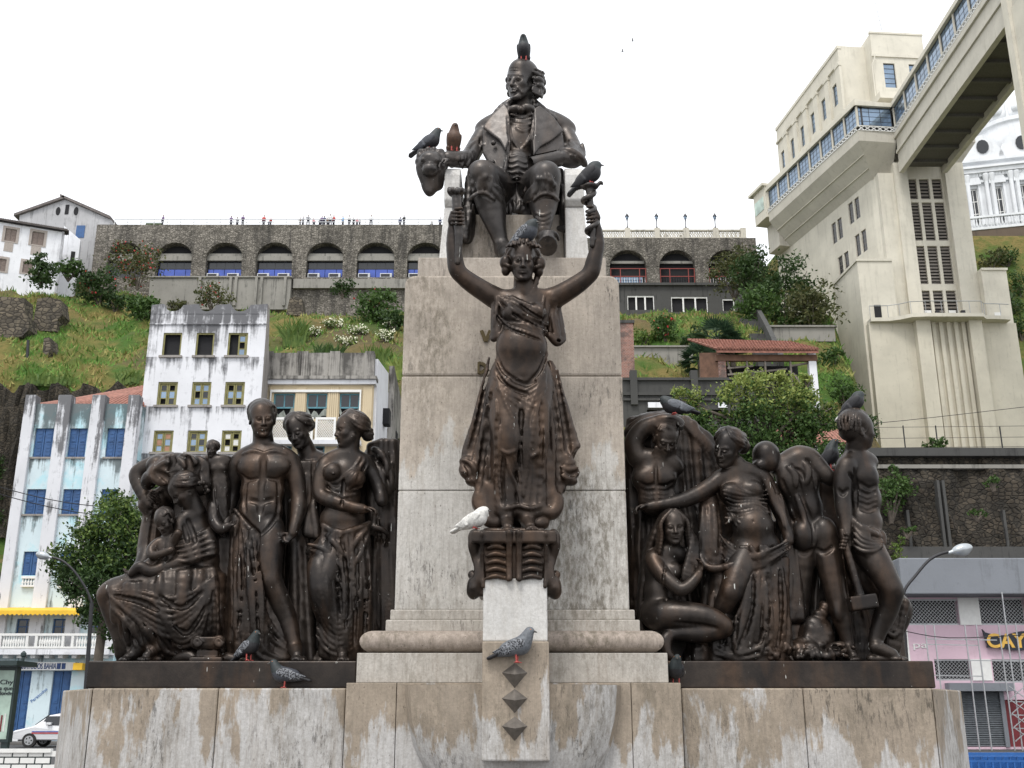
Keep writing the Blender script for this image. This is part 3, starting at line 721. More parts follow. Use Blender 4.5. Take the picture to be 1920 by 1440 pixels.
# ------------------------------------------------------------------ arcade along the top of the cliff
def arch_wall(name, label, Y, xa, xb, ytop, ybot, arches, ysp, yarch, right):
 q = lambda y: ZY(y, Y)
 root = thing(name, (XY((xa + xb)/2, ybot, Y), Y, q(ybot)), label, 'arcade')
 X = lambda x: XY(x, (ytop + ybot)/2, Y)
 z0, z1, zs, za = q(ybot) - 9, q(ytop), q(ysp), q(yarch)
 m = MB(); N = 12; th = 1.6; xc = X(xa)
 for (l, r) in arches:
  xl, xr = X(l), X(r); zb = q(ybot); mid = (xl + xr)/2; rx = (xr - xl)/2; rz = za - zs
  m.add([(xc, Y, z0), (xl, Y, z0), (xl, Y, z1), (xc, Y, z1)], [(0, 1, 2, 3)])
  m.add([(xl, Y, z0), (xr, Y, z0), (xr, Y, zb), (xl, Y, zb)], [(0, 1, 2, 3)])
  P_ = [(xl, zb)] + [(mid - rx*math.cos(math.pi*k/N), zs + rz*math.sin(math.pi*k/N)) for k in range(N+1)] + [(xr, zb)]
  for k in range(1, N+1): a, b = P_[k], P_[k+1]; m.add([(a[0], Y, a[1]), (b[0], Y, b[1]), (b[0], Y, z1), (a[0], Y, z1)], [(0, 1, 2, 3)])
  for a, b in zip(P_, P_[1:]): m.add([(a[0], Y, a[1]), (b[0], Y, b[1]), (b[0], Y + th, b[1]), (a[0], Y + th, a[1])], [(0, 3, 2, 1)])
  m.add([(xl, Y, zb), (xr, Y, zb), (xr, Y + th, zb), (xl, Y + th, zb)], [(0, 1, 2, 3)])
  xc = xr
 xe = X(xb); m.add([(xc, Y, z0), (xe, Y, z0), (xe, Y, z1), (xc, Y, z1)], [(0, 1, 2, 3)])
 m.add([(X(xa), Y, z1), (xe, Y, z1), (xe, Y + 12, z1), (X(xa), Y + 12, z1)], [(0, 1, 2, 3)]); m.add([(X(xa), Y, z0), (X(xa), Y, z1), (X(xa), Y + 12, z1), (X(xa), Y + 12, z0)], [(0, 1, 2, 3)])
 m.build('wall', MAT['arcade_stone'], root)
 f = Frame((0, Y, 0), (1, 0, 0))
 for i, (l, r) in enumerate(arches):
  xl, xr = X(l), X(r); zb = q(ybot)
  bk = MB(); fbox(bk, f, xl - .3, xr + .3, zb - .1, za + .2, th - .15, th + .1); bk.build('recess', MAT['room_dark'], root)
  # voussoirs: ring of separate stones a little proud of the wall
  mid, rx, rz = (xl + xr)/2, (xr - xl)/2, za - zs
  vr = MB()
  for k in range(16):
   a, b = math.pi*(k + .06)/16, math.pi*(k + .94)/16
   pts = [(mid - (rx + e)*math.cos(t), zs + (rz + e)*math.sin(t)) for e, t in ((.02, a), (.55, a), (.55, b), (.02, b))]
   vr.prism([(p[0], Y - .06, p[1]) for p in pts], (0, .2, 0))
  tag(vr.build('arch_stones', MAT['arcade_stone'], root), kind='stuff')
  if not right:
   lt = MB(); zl = q(486); fbox(lt, f, xl, xr, zl, zl + .75, .5, .9); fbox(lt, f, xl, xr, zl + .75, q(472), .7, .85); lt.build('lintel', MAT['concrete_old'], root)
   zm = q(500)
   if i > 0:
    window(f, xl + .1, xr - .1, zm + .02, zl - .02, 1.0, root, 'iron_dark', 'glass_dark', 4, 1, .06, .06)
    w = window(f, xl + .1, xr - .1, zb + .05, zm - .02, .95, root, 'iron_dark', 'glass_blue', 1, 1, .05, .06, pane=False)
    ws = [0, .17, .49, .82, 1]; W0 = xr - xl - .3
    for a, b in zip(ws, ws[1:]):
     p = MB(); fbox(p, f, xl + .15 + W0*a + .04, xl + .15 + W0*b - .04, zb + .12, zm - .1, .96, .99); p.build('pane', MAT['glass_blue'], w)
    for px in ((xl + .25, xr - 2.2) if i not in (1,) else ()):
     ac = MB(); fbox(ac, f, px, px + 1.9, zb + .02, zb + .75, .1, .8); a_ = bevel(ac.build('air_conditioner', MAT['galvanised'], root), .05)
     g = MB()
     for e in (.15, .85): fbox(g, f, px + e, px + e + .7, zb + .15, zb + .62, .07, .11)
     g.build('grille', MAT['iron_dark'], a_)
   else:
    window(f, xl + .1, xr - .1, zb + .05, zl - .02, 1.0, root, 'iron_dark', 'glass_dark', 4, 2, .06, .06)
  else:
   lt = MB(); fbox(lt, f, xl, xr, zs + .9, zs + 1.35, .8, 1.1); lt.build('lintel', MAT['concrete_old'], root)
   zr = zb + (zs - zb)*.95
   rl = MB()
   for x in (xl + .1, xl + (xr - xl)*.28, xl + (xr - xl)*.8, xr - .2): fbox(rl, f, x, x + .12, zb, zr, .3, .42)
   for z in (zr - .1, zb + (zr-zb)*.5): fbox(rl, f, xl, xr, z, z + .12, .32, .40)
   rl.build('red_frame', MAT['red_rail'], root)
   br = MB()
   for k in range(14): x = xl + .3 + (xr - xl - .6)*k/13; fbox(br, f, x, x + .05, zb, zb + 1.4, .5, .55)
   br.build('railing', MAT['iron_dark'] if i % 2 == 0 else MAT['white_paint'], root)
   if i == 1:
    for k in range(6): p = MB(); x = xl + .6 + (xr - xl - 1.2)*k/6; fbox(p, f, x, x + .75, zb + .1, zb + 1.7, 1.2, 1.25); p.build('pane', MAT['glass_sky'], root)
 return root, X, z1
plain('red_rail', (0.22, 0.035, 0.025), 0.6)
YA = 155.0
arc_l, XAL, ZAL = arch_wall('arcade', 'long dark stone arcade with blue windows on the hilltop, left of the pedestal', YA, 176, 836, 421, 520,
 [(204, 268), (295, 361), (388, 455), (482, 549), (576, 644), (670, 740), (764, 832)], 482, 455, False)
YA2 = 160.0
arc_r, XAR, ZAR = arch_wall('arcade', 'shorter dark stone arcade with red railings on the hilltop, right of the pedestal', YA2, 1085, 1420, 446, 533,
 [(1100, 1126), (1143, 1212), (1236, 1303), (1328, 1396)], 500, 469, True)
# concrete wall with buttresses under the left arcade
def low_walls():
 f = Frame((0, YA - 1.2, 0), (1, 0, 0)); Y = YA - 1.2
 r = thing('retaining_wall', P(410, 560, Y), 'grey streaked concrete wall with buttresses under the blue-windowed arcade', 'wall')
 m = MB(); fbox(m, f, XY(280, 540, Y), XY(545, 540, Y), ZY(580, Y), ZY(522, Y), 0, 1.0); m.build('wall', MAT['concrete_old'], r)
 for x in (372, 430, 440, 478, 488, 532):
  m = MB(); fbox(m, f, XY(x, 540, Y), XY(x + 5, 540, Y), ZY(574, Y), ZY(521, Y), -.35, -.002); m.build('buttress', MAT['concrete_old'], r)
 m = MB(); fbox(m, f, XY(278, 540, Y), XY(547, 540, Y), ZY(521, Y), ZY(518.5, Y), -.25, 1.1); m.build('coping', MAT['concrete_old'], r)
 m = MB(); fbox(m, f, XY(548, 540, Y), XY(760, 540, Y), ZY(538, Y), ZY(521, Y), .4, 1.0)
 tag(m.build('retaining_wall', MAT['concrete_old']), 'low grey concrete wall half hidden by shrubs, under the arcade beside the pedestal', 'wall')
 # plain storey under the right arcade
 Y = YA2 - 3; f = Frame((0, Y, 0), (1, 0, 0)); X = lambda x: XY(x, 556, Y)
 r = thing('lower_storey', P(1260, 590, Y), 'dark grimy storey with empty window frames beneath the red-railed arcade', 'building')
 ops = [(X(1176), X(1226), ZY(581, Y), ZY(554, Y)), (X(1258), X(1326), ZY(585, Y), ZY(556, Y)), (X(1354), X(1376), ZY(583, Y), ZY(560, Y))]
 m = MB(); facade(m, f, X(1150), X(1400), ZY(600, Y), ZY(534, Y), ops, .6, 3.2); m.build('wall', MAT['concrete_dark'], r)
 for o in ops:
  b = MB(); fbox(b, f, o[0], o[1], o[2], o[3], .55, .6); b.build('recess', MAT['room_dark'], r)
  n = 3 if o[1] - o[0] > 4 else 1
  for k in range(n + 1):
   x = o[0] + (o[1] - o[0])*k/n; b = MB(); fbox(b, f, x - .12, x + .12, o[2], o[3], .1, .3); b.build('post', MAT['white_paint'], r)
  b = MB(); fbox(b, f, o[0], o[1], o[3] - .25, o[3], .12, .28); b.build('frame_head', MAT['white_paint'], r)
 m = MB(); fbox(m, f, X(1150), X(1402), ZY(536.5, Y), ZY(532, Y), -.5, 3.1); m.build('ledge', MAT['concrete_dark'], r)
low_walls()
# railing on the left arcade, pierced balustrade and lamps on the right one
def hilltop_rails():
 Y = YA + .3; r = thing('hilltop_railing', (XAL(500), Y, ZAL), 'thin white tube railing along the top of the left arcade', 'railing')
 f = Frame((0, Y, 0), (1, 0, 0))
 for z in (.55, 1.0): m = MB(); fbox(m, f, XAL(206), XAL(832), ZAL + z, ZAL + z + .12, 0, .07); m.build('rail', MAT['galvanised'], r)
 first = None
 for k in range(26):
  x = XAL(206) + (XAL(832) - XAL(206))*k/25
  if first is None: m = MB(); fbox(m, f, x, x + .07, ZAL, ZAL + 1.06, .075, .14); first = m.build('post', MAT['white_paint'], r, loc=(x, Y, ZAL))
  else: same(first, 'post', r, (x, Y, ZAL))
 Y = YA2 + .2; f = Frame((0, Y, 0), (1, 0, 0)); zb = ZAR; zt = ZY(430, Y)
 r = thing('balustrade', (XAR(1250), Y, zb), 'cream pierced balustrade on top of the right arcade', 'balustrade')
 for a, b, nm in ((zb, zb + .25, 'base_rail'), (zt - .22, zt, 'top_rail')): m = MB(); fbox(m, f, XAR(1112), XAR(1402), a, b, 0, .4); m.build(nm, MAT['cream_trim'], r)
 posts = [1124, 1179, 1235, 1290, 1346, 1398]
 for x in posts: m = MB(); fbox(m, f, XAR(x) - .45, XAR(x) + .45, zb, zt + .25, -.1, .5); m.build('pier', MAT['cream_trim'], r)
 first = None
 for a, b in zip(posts, posts[1:]):
  n = 5
  for k in range(n):
   x = XAR(a) + .5 + (XAR(b) - XAR(a) - 1.0)*(k + .5)/n; w = (XAR(b) - XAR(a) - 1)/n
   if first is None:
    m = MB(); h = zt - zb - .47; z0 = zb + .25
    for i in range(14):
     t0, t1 = 6.283*i/14, 6.283*(i+1)/14; c = Vector((x, Y + .2, z0 + h/2))
     p = lambda t, e: c + Vector((math.cos(t)*(w/2 - e), 0, math.sin(t)*(h/2 - e)))
     m.prism([p(t0, 0), p(t1, 0), p(t1, .16), p(t0, .16)], (0, .14, 0))
    m.bar((x - w/2, Y + .2, z0), (x + w/2, Y + .2, z0 + h), .12); m.bar((x - w/2, Y + .21, z0 + h), (x + w/2, Y + .21, z0), .12)
    first = m.build('pierced_panel', MAT['cream_trim'], r, loc=(x, Y, zb)); continue
   same(first, 'pierced_panel', r, (x, Y, zb))
 lab = ['nearest the pedestal', 'second from the pedestal', 'second from the lift tower', 'nearest the lift tower']
 for i, x in enumerate(posts[1:5]):
  c = (XAR(x), Y + .2, zt + .25)
  r = thing('lamp_post', c, 'dark lantern on a slim post on the pierced balustrade, ' + lab[i], 'street lamp', 'lanterns along the right arcade')
  k_ = PS(420, Y); c = Vector(c)
  MB().lathe(c, [(.22, 0), (.16, .2), (.08, .4), (.07, 1.3), (.12, 1.4), (.06, 1.5)], 8).build('post', MAT['iron_dark'], r)
  MB().lathe(c, [(.08, 1.48), (.22, 1.75), (.27, 2.1)], 8).build('lantern', MAT['glass_sky'], r)
  MB().lathe(c, [(.36, 2.1), (.25, 2.4), (.06, 2.65), (.03, 2.9)], 8).build('cap', MAT['iron_dark'], r)
m_wall('cream_trim', (0.55, 0.52, 0.45), (0.12, 0.12, 0.11), 0.6)
hilltop_rails()
# ------------------------------------------------------------------ buildings on the left
m_wall('blue_plaster', (0.60, 0.71, 0.75), (0.05, 0.06, 0.06), 0.9, ZY(752, 56), 2.6, (0.44, 0.65, 0.71), top_bias=.20, sills=[ZY(859, 56), ZY(966, 56)], th=(.56, .64))
m_wall('white_plaster', (0.72, 0.73, 0.76), (0.045, 0.045, 0.05), 0.95, ZY(569, 57), 3.2, None, top_bias=.21, sills=[ZY(669, 57), ZY(762, 57), ZY(850, 57)], th=(.55, .66))
m_wall('pilaster_plaster', (0.66, 0.67, 0.70), (0.075, 0.075, 0.08), 0.95, ZY(742, 56), 3.4, None, top_bias=.12, th=(.535, .59))
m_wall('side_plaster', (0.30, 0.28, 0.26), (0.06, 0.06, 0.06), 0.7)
m_wall('beige_plaster', (0.60, 0.50, 0.34), (0.22, 0.18, 0.13), 0.5)
m_wall('parapet_grey', (0.33, 0.315, 0.29), (0.04, 0.038, 0.035), 0.95, ZY(660, 58.5), 2.2, top_bias=.05, th=(.47, .58))
m_wall('white_house', (0.74, 0.75, 0.78), (0.25, 0.25, 0.26), 0.5)
m_wall('gable_grey', (0.42, 0.42, 0.43), (0.12, 0.12, 0.12), 0.7)
plain('shutter_blue', (0.025, 0.085, 0.22), 0.55, 0, 0.2, 3)
plain('olive_frame', (0.20, 0.185, 0.07), 0.7, 0, 0.2, 4)
plain('teal_frame', (0.08, 0.22, 0.27), 0.6)
plain('window_stone', (0.34, 0.30, 0.27), 0.8)
plain('shutter_brown', (0.19, 0.15, 0.13), 0.8)
plain('awning_yellow', (0.72, 0.44, 0.03), 0.7, 0, 0.12, 2)
plain('paper', (0.6, 0.6, 0.58), 0.9); plain('cardboard', (0.36, 0.2, 0.13), 0.9); plain('cloth_grey', (0.22, 0.24, 0.22), 0.95)
plain('stripe_paint', (.12, .22, .45)); plain('sign_blue', (0.02, 0.05, 0.16), 0.6)
def text_mesh(name, body, f, a, b, c, h, mat, parent, width=None, bold=0.0, shear=0.0, ext=0.01):
 """flat sign lettering as mesh: lower left corner at (a, b), letter height h"""
 cu = bpy.data.curves.new(name, 'FONT'); cu.body = body; cu.size = h / 0.7; cu.extrude = ext; cu.offset = bold; cu.shear = shear
 to = bpy.data.objects.new(name, cu); COL.objects.link(to); dg = bpy.context.evaluated_depsgraph_get(); me = bpy.data.meshes.new_from_object(to.evaluated_get(dg)); bpy.data.objects.remove(to); bpy.data.curves.remove(cu)
 V = np.zeros(len(me.vertices)*3, np.float32); me.vertices.foreach_get('co', V); V = V.reshape(-1, 3)
 sx = (width / (V[:, 0].max() - V[:, 0].min())) if width else 1
 W_ = [f(a + (v[0] - V[:, 0].min())*sx, b + v[1], c - v[2]) for v in V]
 Fc = [tuple(p.vertices) for p in me.polygons]; bpy.data.meshes.remove(me)
 return mesh_obj(name, np.array([tuple(w) for w in W_]), Fc, MAT[mat], parent)
def shutter(f, o, c, parent, mat='shutter_blue', leaves=2):
 x0, x1, z0, z1 = o; w = (x1 - x0)/leaves
 for k in range(leaves):
  m = MB(); a, b = x0 + w*k + .015, x0 + w*(k+1) - .015
  fbox(m, f, a, b, z0, z1, c, c + .05);
  for e0, e1 in ((.05, .47), (.53, .95)): fbox(m, f, a + .10, b - .10, z0 + (z1-z0)*e0, z0 + (z1-z0)*e1, c - .025, c - .001)
  n = 7
  for i in range(n): z = z0 + (z1-z0)*(.08 + .84*i/n); fbox(m, f, a + .13, b - .13, z, z + (z1-z0)*.05, c - .04, c - .026)
  m.build('shutter', MAT[mat], parent)
def blue_house():
 Y = 56.0; f = Frame((0, Y, 0), (1, 0, 0)); yq = 900; x = lambda p, py: XY(p, py, Y); z = lambda p: ZY(p, Y)
 r = thing('blue_house', (x(150, 1390), Y, 0), 'narrow light blue house with blue shutters and grey-stained pilasters', 'house')
 a0, a1 = x(50, 751), x(264, 746); zt = z(757)
 pil = [(x(49, 760), x(69, 760)), (x(111, 757), x(136, 757)), (x(175, 752), x(200, 752)), (x(243, 748), x(264, 748))]
 rows = []
 for (t, b), xs in (((803, 857), [(67, 102), (131, 165), (202, 236)]), ((917, 964), [(51, 87), (119, 154), (191, 226)]), ((1034, 1079), [(45, 78), (113, 145), (180, 213)]), ((1160, 1190), [(32, 67), (100, 133), (168, 200)])):
  rows.append([(x(p, t), x(q, t), z(b), z(t)) for p, q in xs])
 doors = [(x(22, 1300), x(55, 1300), .15, z(1258)), (x(95, 1300), x(130, 1300), .15, z(1258)), (x(165, 1300), x(200, 1300), .15, z(1258))]
 ops = [o for row in rows for o in row] + doors
 m = MB(); facade(m, f, a0, a1, 0, zt, ops, .25, 9); m.build('wall', MAT['blue_plaster'], r)
 for (p, q) in pil:
  m = MB(); fbox(m, f, p, q, z(1225), zt + .45, -.22, .4); bevel(m.build('pilaster', MAT['pilaster_plaster'], r), .03)
 m = MB(); fbox(m, f, a0 - .1, a1 + .1, z(1229), z(1219), -1.0, -.002); m.build('balcony_floor', MAT['white_plaster'], r)
 for i, o in enumerate(ops):
  shutter(f, o, .12, r) if not (9 <= i < 12) else window(f, *o, .12, r, 'shutter_blue', 'glass_dark', 2, 2)
  m = MB(); fbox(m, f, o[0] - .08, o[1] + .08, o[2] - .10, o[2] - .004, -.08, .1); m.build('sill', MAT['side_plaster'], r) if i < 6 else None
 # balusters: small french balconies and the long balcony
 bal = None
 def balusters(xa, xb, zb, zt_, n, c, rails=True):
  nonlocal bal
  if rails:
   for (u, v) in ((zb, zb + .10), (zt_ - .12, zt_)): m = MB(); fbox(m, f, xa, xb, u, v, c - .09, c + .09); m.build('rail', MAT['white_paint'], r)
  h = zt_ - zb - .22
  for k in range(n):
   px = xa + (xb - xa)*(k + .5)/n; p = f(px, zb + .10, c)
   if bal is None:
    m = MB().lathe(p, [(.045, 0), (.05, .04*h), (.035, .12*h), (.075, .38*h), (.06, .55*h), (.03, .82*h), (.05, .95*h), (.05, h)], 8); bal = m.build('baluster', MAT['white_paint'], r, smooth=True, loc=p); bal['_h'] = h
   else:
    o = same(bal, 'baluster', r, p); o.scale = (1, 1, h / bal['_h'])
    if '_h' in o: del o['_h']
 for (xa, xb) in ((42, 79), (111, 146), (178, 214)): balusters(x(xa, 1090), x(xb, 1090), z(1101), z(1081), 7, -.10)
 xs_ = [-12, 13, 63, 83, 130, 150, 198]
 zb, zt_ = z(1218), z(1190)
 m = MB(); fbox(m, f, a0 - .1, a1 + .1, zt_ - .12, zt_, -1.0, -.82); fbox(m, f, a0 - .1, a1 + .1, zb, zb + .1, -1.0, -.82); m.build('balcony_rail', MAT['white_paint'], r)
 for xa in (17, 67, 84, 133, 151, 199): m = MB(); fbox(m, f, x(xa-3, 1200), x(xa+2, 1200), zb + .1, zt_ - .12, -.99, -.83); m.build('balcony_pier', MAT['white_paint'], r)
 for xa, xb, n in ((21, 62, 9), (88, 128, 9), (156, 195, 8)): balusters(x(xa, 1200), x(xb, 1200), zb, zt_, n, -.91, False)
 for k in range(9): m = MB(); px = a0 + (a1 - a0)*(k + .5)/9; fbox(m, f, px - .12, px + .12, z(1235), z(1229) - .002, -.7, -.003); m.build('bracket', MAT['white_paint'], r)
 # yellow canopy over the balcony
 m = MB(); c0, c1 = a0 - .7, x(188, 1150); z0, z1 = z(1158), z(1139)
 m.add([f(c0, z1, -.02), f(c1, z1, -.02), f(c1, z0 + .25, -1.3), f(c0, z0 + .25, -1.3)], [(0, 3, 2, 1)]); n = 26
 for k in range(n):
  u0, u1 = c0 + (c1 - c0)*k/n, c0 + (c1 - c0)*(k+1)/n; um = (u0 + u1)/2
  m.add([f(u0, z0 + .25, -1.3), f(u1, z0 + .25, -1.3), f(u1, z0 + .08, -1.31), f(um, z0, -1.31), f(u0, z0 + .08, -1.31)], [(0, 1, 2, 3, 4)])
 for q in (c0, c1): m.add([f(q, z1, -.02), f(q, z0 + .25, -1.3), f(q, z0 + .25, -.02)], [(0, 1, 2)])
 m.build('awning', MAT['awning_yellow'], r)
 m = MB(); fbox(m, f, x(147, 1250), x(164, 1250), z(1257), z(1244), -.7, -.02); m.build('small_awning', MAT['awning_yellow'], r)
 # shop sign
 m = MB(); fbox(m, f, x(36, 1250), x(145, 1250), z(1257), z(1242), -.35, -.02); s_ = m.build('shop_sign', MAT['white_paint'], r)
 text_mesh('lettering', 'PARATODOS BAHIA', f, x(39, 1250), z(1254.5), -.36, .27, 'sign_blue', s_, x(111, 1250) - x(39, 1250), .004)
 for k in range(2): m = MB(); fbox(m, f, x(112 + 9*k, 1250), x(119 + 9*k, 1250), z(1255), z(1244), -.37, -.352); m.build('sign_stripe', MAT['sign_blue'], s_)
 ca = R(42); text_mesh('painted_lettering', 'Paratodos', lambda a, b, c: f(x(61, 1310) + a*math.cos(ca) - b*math.sin(ca), z(1318) + a*math.sin(ca) + b*math.cos(ca), c), 0, 0, -.01, .16, 'stripe_paint', r, .95)
 # tiled roof behind the parapet
 m = MB(); m.add([f(a0, zt - .1, .5), f(a1, zt - .1, .5), f(a1, zt + 3.1, 6), f(a0, zt + 1.9, 6)], [(0, 1, 2, 3)])
 n = 26
 for k in range(n): u = a0 + (a1 - a0)*k/n; m.tube([f(u, zt, .5), f(u, zt + 1.98 + 1.2*k/n, 6)], .12, 6)
 m.build('roof', MAT['roof_tile'], r)
blue_house()
def tall_house():
 Y = 57.0; f = Frame((0, Y, 0), (1, 0, 0)); x = lambda p, py: XY(p, py, Y); z = lambda p: ZY(p, Y)
 r = thing('white_house', (x(390, 1300), Y, 0), 'tall mould-streaked white house with olive window frames and notched parapet', 'house')
 a0, a1 = x(283, 590), x(497, 640); zt = z(588)
 W_ = [[(305, 340), (367, 401), (427, 464)], [(295, 332), (359, 395), (421, 458)], [(287, 324), (351, 388), (415, 452)], [(280, 317), (345, 382), (410, 447)], [(272, 310), (338, 376), (405, 442)]]
 T_ = [(624, 667), (716, 760), (807, 848), (900, 945), (995, 1040)]
 cx = [[(a + b)/2 for a, b in row] for row in W_]
 ops = []
 for row, (t, b) in zip(W_, T_): ops.append([(x(p, (t+b)/2), x(q, (t+b)/2), z(b), z(t)) for p, q in row])
 m = MB(); facade(m, f, a0, a1, 0, zt, [o for row in ops for o in row], .30, 0.5); m.build('wall', MAT['white_plaster'], r)
 # parapet: four raised posts with scooped curves between
 px = [(283, 307), (344, 371), (405, 432), (470, 504)]
 pts = [];
 for i, (p, q) in enumerate(px):
  pts += [(x(p, 580), z(572)), (x(q, 580), z(570))]
  if i < 3:
   q2 = px[i+1][0]
   for k in range(1, 8): t = k/8; pts.append((x(q + (q2 - q)*t, 580), z(572 + 12*math.sin(math.pi*t)**.6)))
 poly = [f(a0, zt - .02, -.02)] + [f(max(a0, min(a1, a)), b, -.02) for a, b in pts] + [f(a1, zt - .02, -.02)]
 MB().prism(poly, f.w * .35).build('parapet', MAT['white_plaster'], r)
 m = MB(); fbox(m, f, a0, a1 + .02, z(609), z(607), -.08, -.002); m.build('string_course', MAT['white_plaster'], r)
 for i, row in enumerate(ops):
  for j, o in enumerate(row):
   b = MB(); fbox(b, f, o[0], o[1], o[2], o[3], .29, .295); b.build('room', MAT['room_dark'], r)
   open_ = (i == 0 and j < 2)
   fr = MB(); w = .09
   for u, v in ((o[0], o[0] + w), (o[1] - w, o[1])): fbox(fr, f, u, v, o[2], o[3], .05, .12)
   fbox(fr, f, o[0] + w, o[1] - w, o[3] - w, o[3], .051, .119); fr.build('window_frame', MAT['olive_frame'], r)
   if not open_:
    mid = (o[0] + o[1])/2
    for k, (u, v) in enumerate(((o[0] + w, mid), (mid, o[1] - w))):
     if i == 0 and k == 0: continue
     s_ = window(f, u + .01, v - .01, o[2] + .02, o[3] - w - .01, .10, r, 'olive_frame', 'glass_dark', 1, 3, .05, .08, pane=False, name='casement')
     hh = (o[3] - w - o[2] - .1)/3
     for q in range(3):
      g = ['glass_sky', 'room_dark', 'glass_sky', 'glass_dark', 'paper', 'cardboard'][(i*7 + j*5 + k*3 + q*2 + (i*j+q)) % 6 if i == 2 else (i*5 + j*3 + k*2 + q) % 4]
      if g == 'room_dark': continue
      p = MB(); fbox(p, f, u + .08, v - .08, o[2] + .05 + hh*q, o[2] + .05 + hh*(q+1), .125, .135); p.build('pane', MAT[g], s_)
   m = MB(); fbox(m, f, o[0] - .12, o[1] + .12, o[2] - .13, o[2] - .003, -.14, .2); m.build('sill', MAT['side_plaster'], r)
 # receding side wall with a swept top
 pr = [(0, 0), (0, z(570)), (.5, z(572))] + [(.5 + 11*(1 - math.cos(t)), z(572) - 8.5*math.sin(t)) for t in (R(15*k) for k in range(1, 7))] + [(11.5, 0)]
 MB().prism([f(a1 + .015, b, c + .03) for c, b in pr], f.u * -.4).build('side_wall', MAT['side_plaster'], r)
 MB().prism([f(a0 + .36, b, c + .52) for c, b in pr], f.u * -.34).build('side_wall', MAT['white_plaster'], r)
tall_house()
def beige_house():
 Y = 58.5; f = Frame((0, Y, 0), (1, 0, 0)); x = lambda p, py: XY(p, py, Y); z = lambda p: ZY(p, Y)
 r = thing('beige_house', (x(600, 1300), Y, 0), 'beige house with grey fluted parapet, teal windows and white lattice balcony', 'house')
 a0, a1 = x(493, 760), x(699, 760)
 xs = [(512, 552), (574, 613), (636, 674)]
 ops = []
 for t, b in ((737, 785), (835, 885), (940, 990), (1040, 1090)): ops += [(x(p, 760), x(q, 760), z(b), z(t)) for p, q in xs]
 m = MB(); facade(m, f, a0, a1, 0, z(718), ops, .35, 10); m.build('wall', MAT['beige_plaster'], r)
 m = MB(); fbox(m, f, a0 - .1, a1 + .15, z(722), z(714), -.25, .5); m.build('cornice', MAT['white_house'], r); m = MB(); fbox(m, f, a0 - .15, a1 + .2, z(714) + .002, z(708), -.4, .5); m.build('cornice', MAT['parapet_grey'], r)
 m = MB(); fbox(m, f, a0, a1, z(708) + .003, z(662), -.05, .35); m.build('parapet', MAT['parapet_grey'], r)
 for p0, p1 in ((495, 512), (556, 578), (618, 637), (684, 701)):
  n = 5
  for k in range(n): m = MB(); u = x(p0 + (p1 - p0)*(k + .15)/n, 685); fbox(m, f, u, u + .11, z(707), z(660), -.16, -.051); m.build('flute', MAT['parapet_grey'], r)
 for p0, p1 in ((495, 506), (554, 572), (615, 634), (680, 697)):
  n = 5
  for k in range(n): m = MB(); u = x(p0 + (p1 - p0)*(k + .1)/n, 760); fbox(m, f, u, u + .10, z(790), z(726), -.09, -.002); m.build('flute', MAT['beige_plaster'], r)
 m = MB(); fbox(m, f, x(508, 735), x(678, 735), z(736.5), z(732), -.16, -.002); m.build('hood_mould', MAT['white_paint'], r)
 for u in (508, 675.5): m = MB(); fbox(m, f, x(u, 735), x(u + 2.5, 735), z(788), z(736.6), -.16, -.095); m.build('hood_mould', MAT['white_paint'], r)
 for i, o in enumerate(ops):
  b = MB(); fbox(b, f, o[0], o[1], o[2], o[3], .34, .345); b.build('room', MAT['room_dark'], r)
  zm = o[2] + (o[3] - o[2])*.42
  window(f, o[0], o[1], zm, o[3], .12, r, 'teal_frame', 'glass_dark', 2, 1, .07, .09)
  if i < 3:
   c = MB(); n = 8; pts = []
   for k in range(n + 1):
    u = o[0] + (o[1] - o[0])*k/n; s_ = zm - .35 - .30*math.sin(math.pi*k/n) + .12*math.sin(k*2.1 + i)
    pts.append((f(u, s_ + .35 + .1*math.cos(k*1.7), .06 + .05*math.sin(k*2.3)), f(u, s_, .03 + .06*math.cos(k*3.1))))
   c.add([p for q in pts for p in q], [(2*k, 2*k+1, 2*k+3, 2*k+2) for k in range(n)]); c.build('torn_curtain', MAT['cloth_grey'], r)
 # lattice balcony: diagonal bars in white frames
 z0, z1 = z(829), z(787)
 for fa, fb in ((511, 551), (554, 590), (594, 632), (636, 672)):
  u0, u1 = x(fa, 808), x(fb, 808); m = MB()
  for (p, q, s_, t) in ((u0, u1, z0, z0 + .14), (u0, u1, z1 - .14, z1)): fbox(m, f, p, q, s_, t, -.55, -.43)
  for p in (u0, u1 - .12): fbox(m, f, p, p + .12, z0 + .14, z1 - .14, -.549, -.431)
  pn = m.build('balcony_panel', MAT['white_paint'], r); l = MB(); n = 7; h = z1 - z0 - .28; w = (u1 - u0 - .24)
  for k in range(-5, n + 1):
   for sgn in (1, -1):
    step = w/n; a = u0 + .12 + k*step; b = a + h*.8; aa, bb = (a, b)
    za_, zb_ = z0 + .14, z1 - .14
    if aa < u0 + .12: za_ += (u0 + .12 - aa)/.8; aa = u0 + .12
    if bb > u1 - .12: zb_ -= (bb - u1 + .12)/.8; bb = u1 - .12
    if bb <= aa: continue
    if sgn < 0: aa, bb = u0 + u1 - aa, u0 + u1 - bb
    l.bar(f(aa, za_, -.49 + .02*sgn), f(bb, zb_, -.49 + .02*sgn), .035)
  tag(l.build('lattice', MAT['white_paint'], pn), kind='stuff')
 m = MB(); fbox(m, f, x(508, 829), x(678, 829), z0 - .25, z0 - .003, -.6, -.002); m.build('balcony_floor', MAT['white_house'], r)
 # side wall with a ruined upper edge
 zz = z(664)
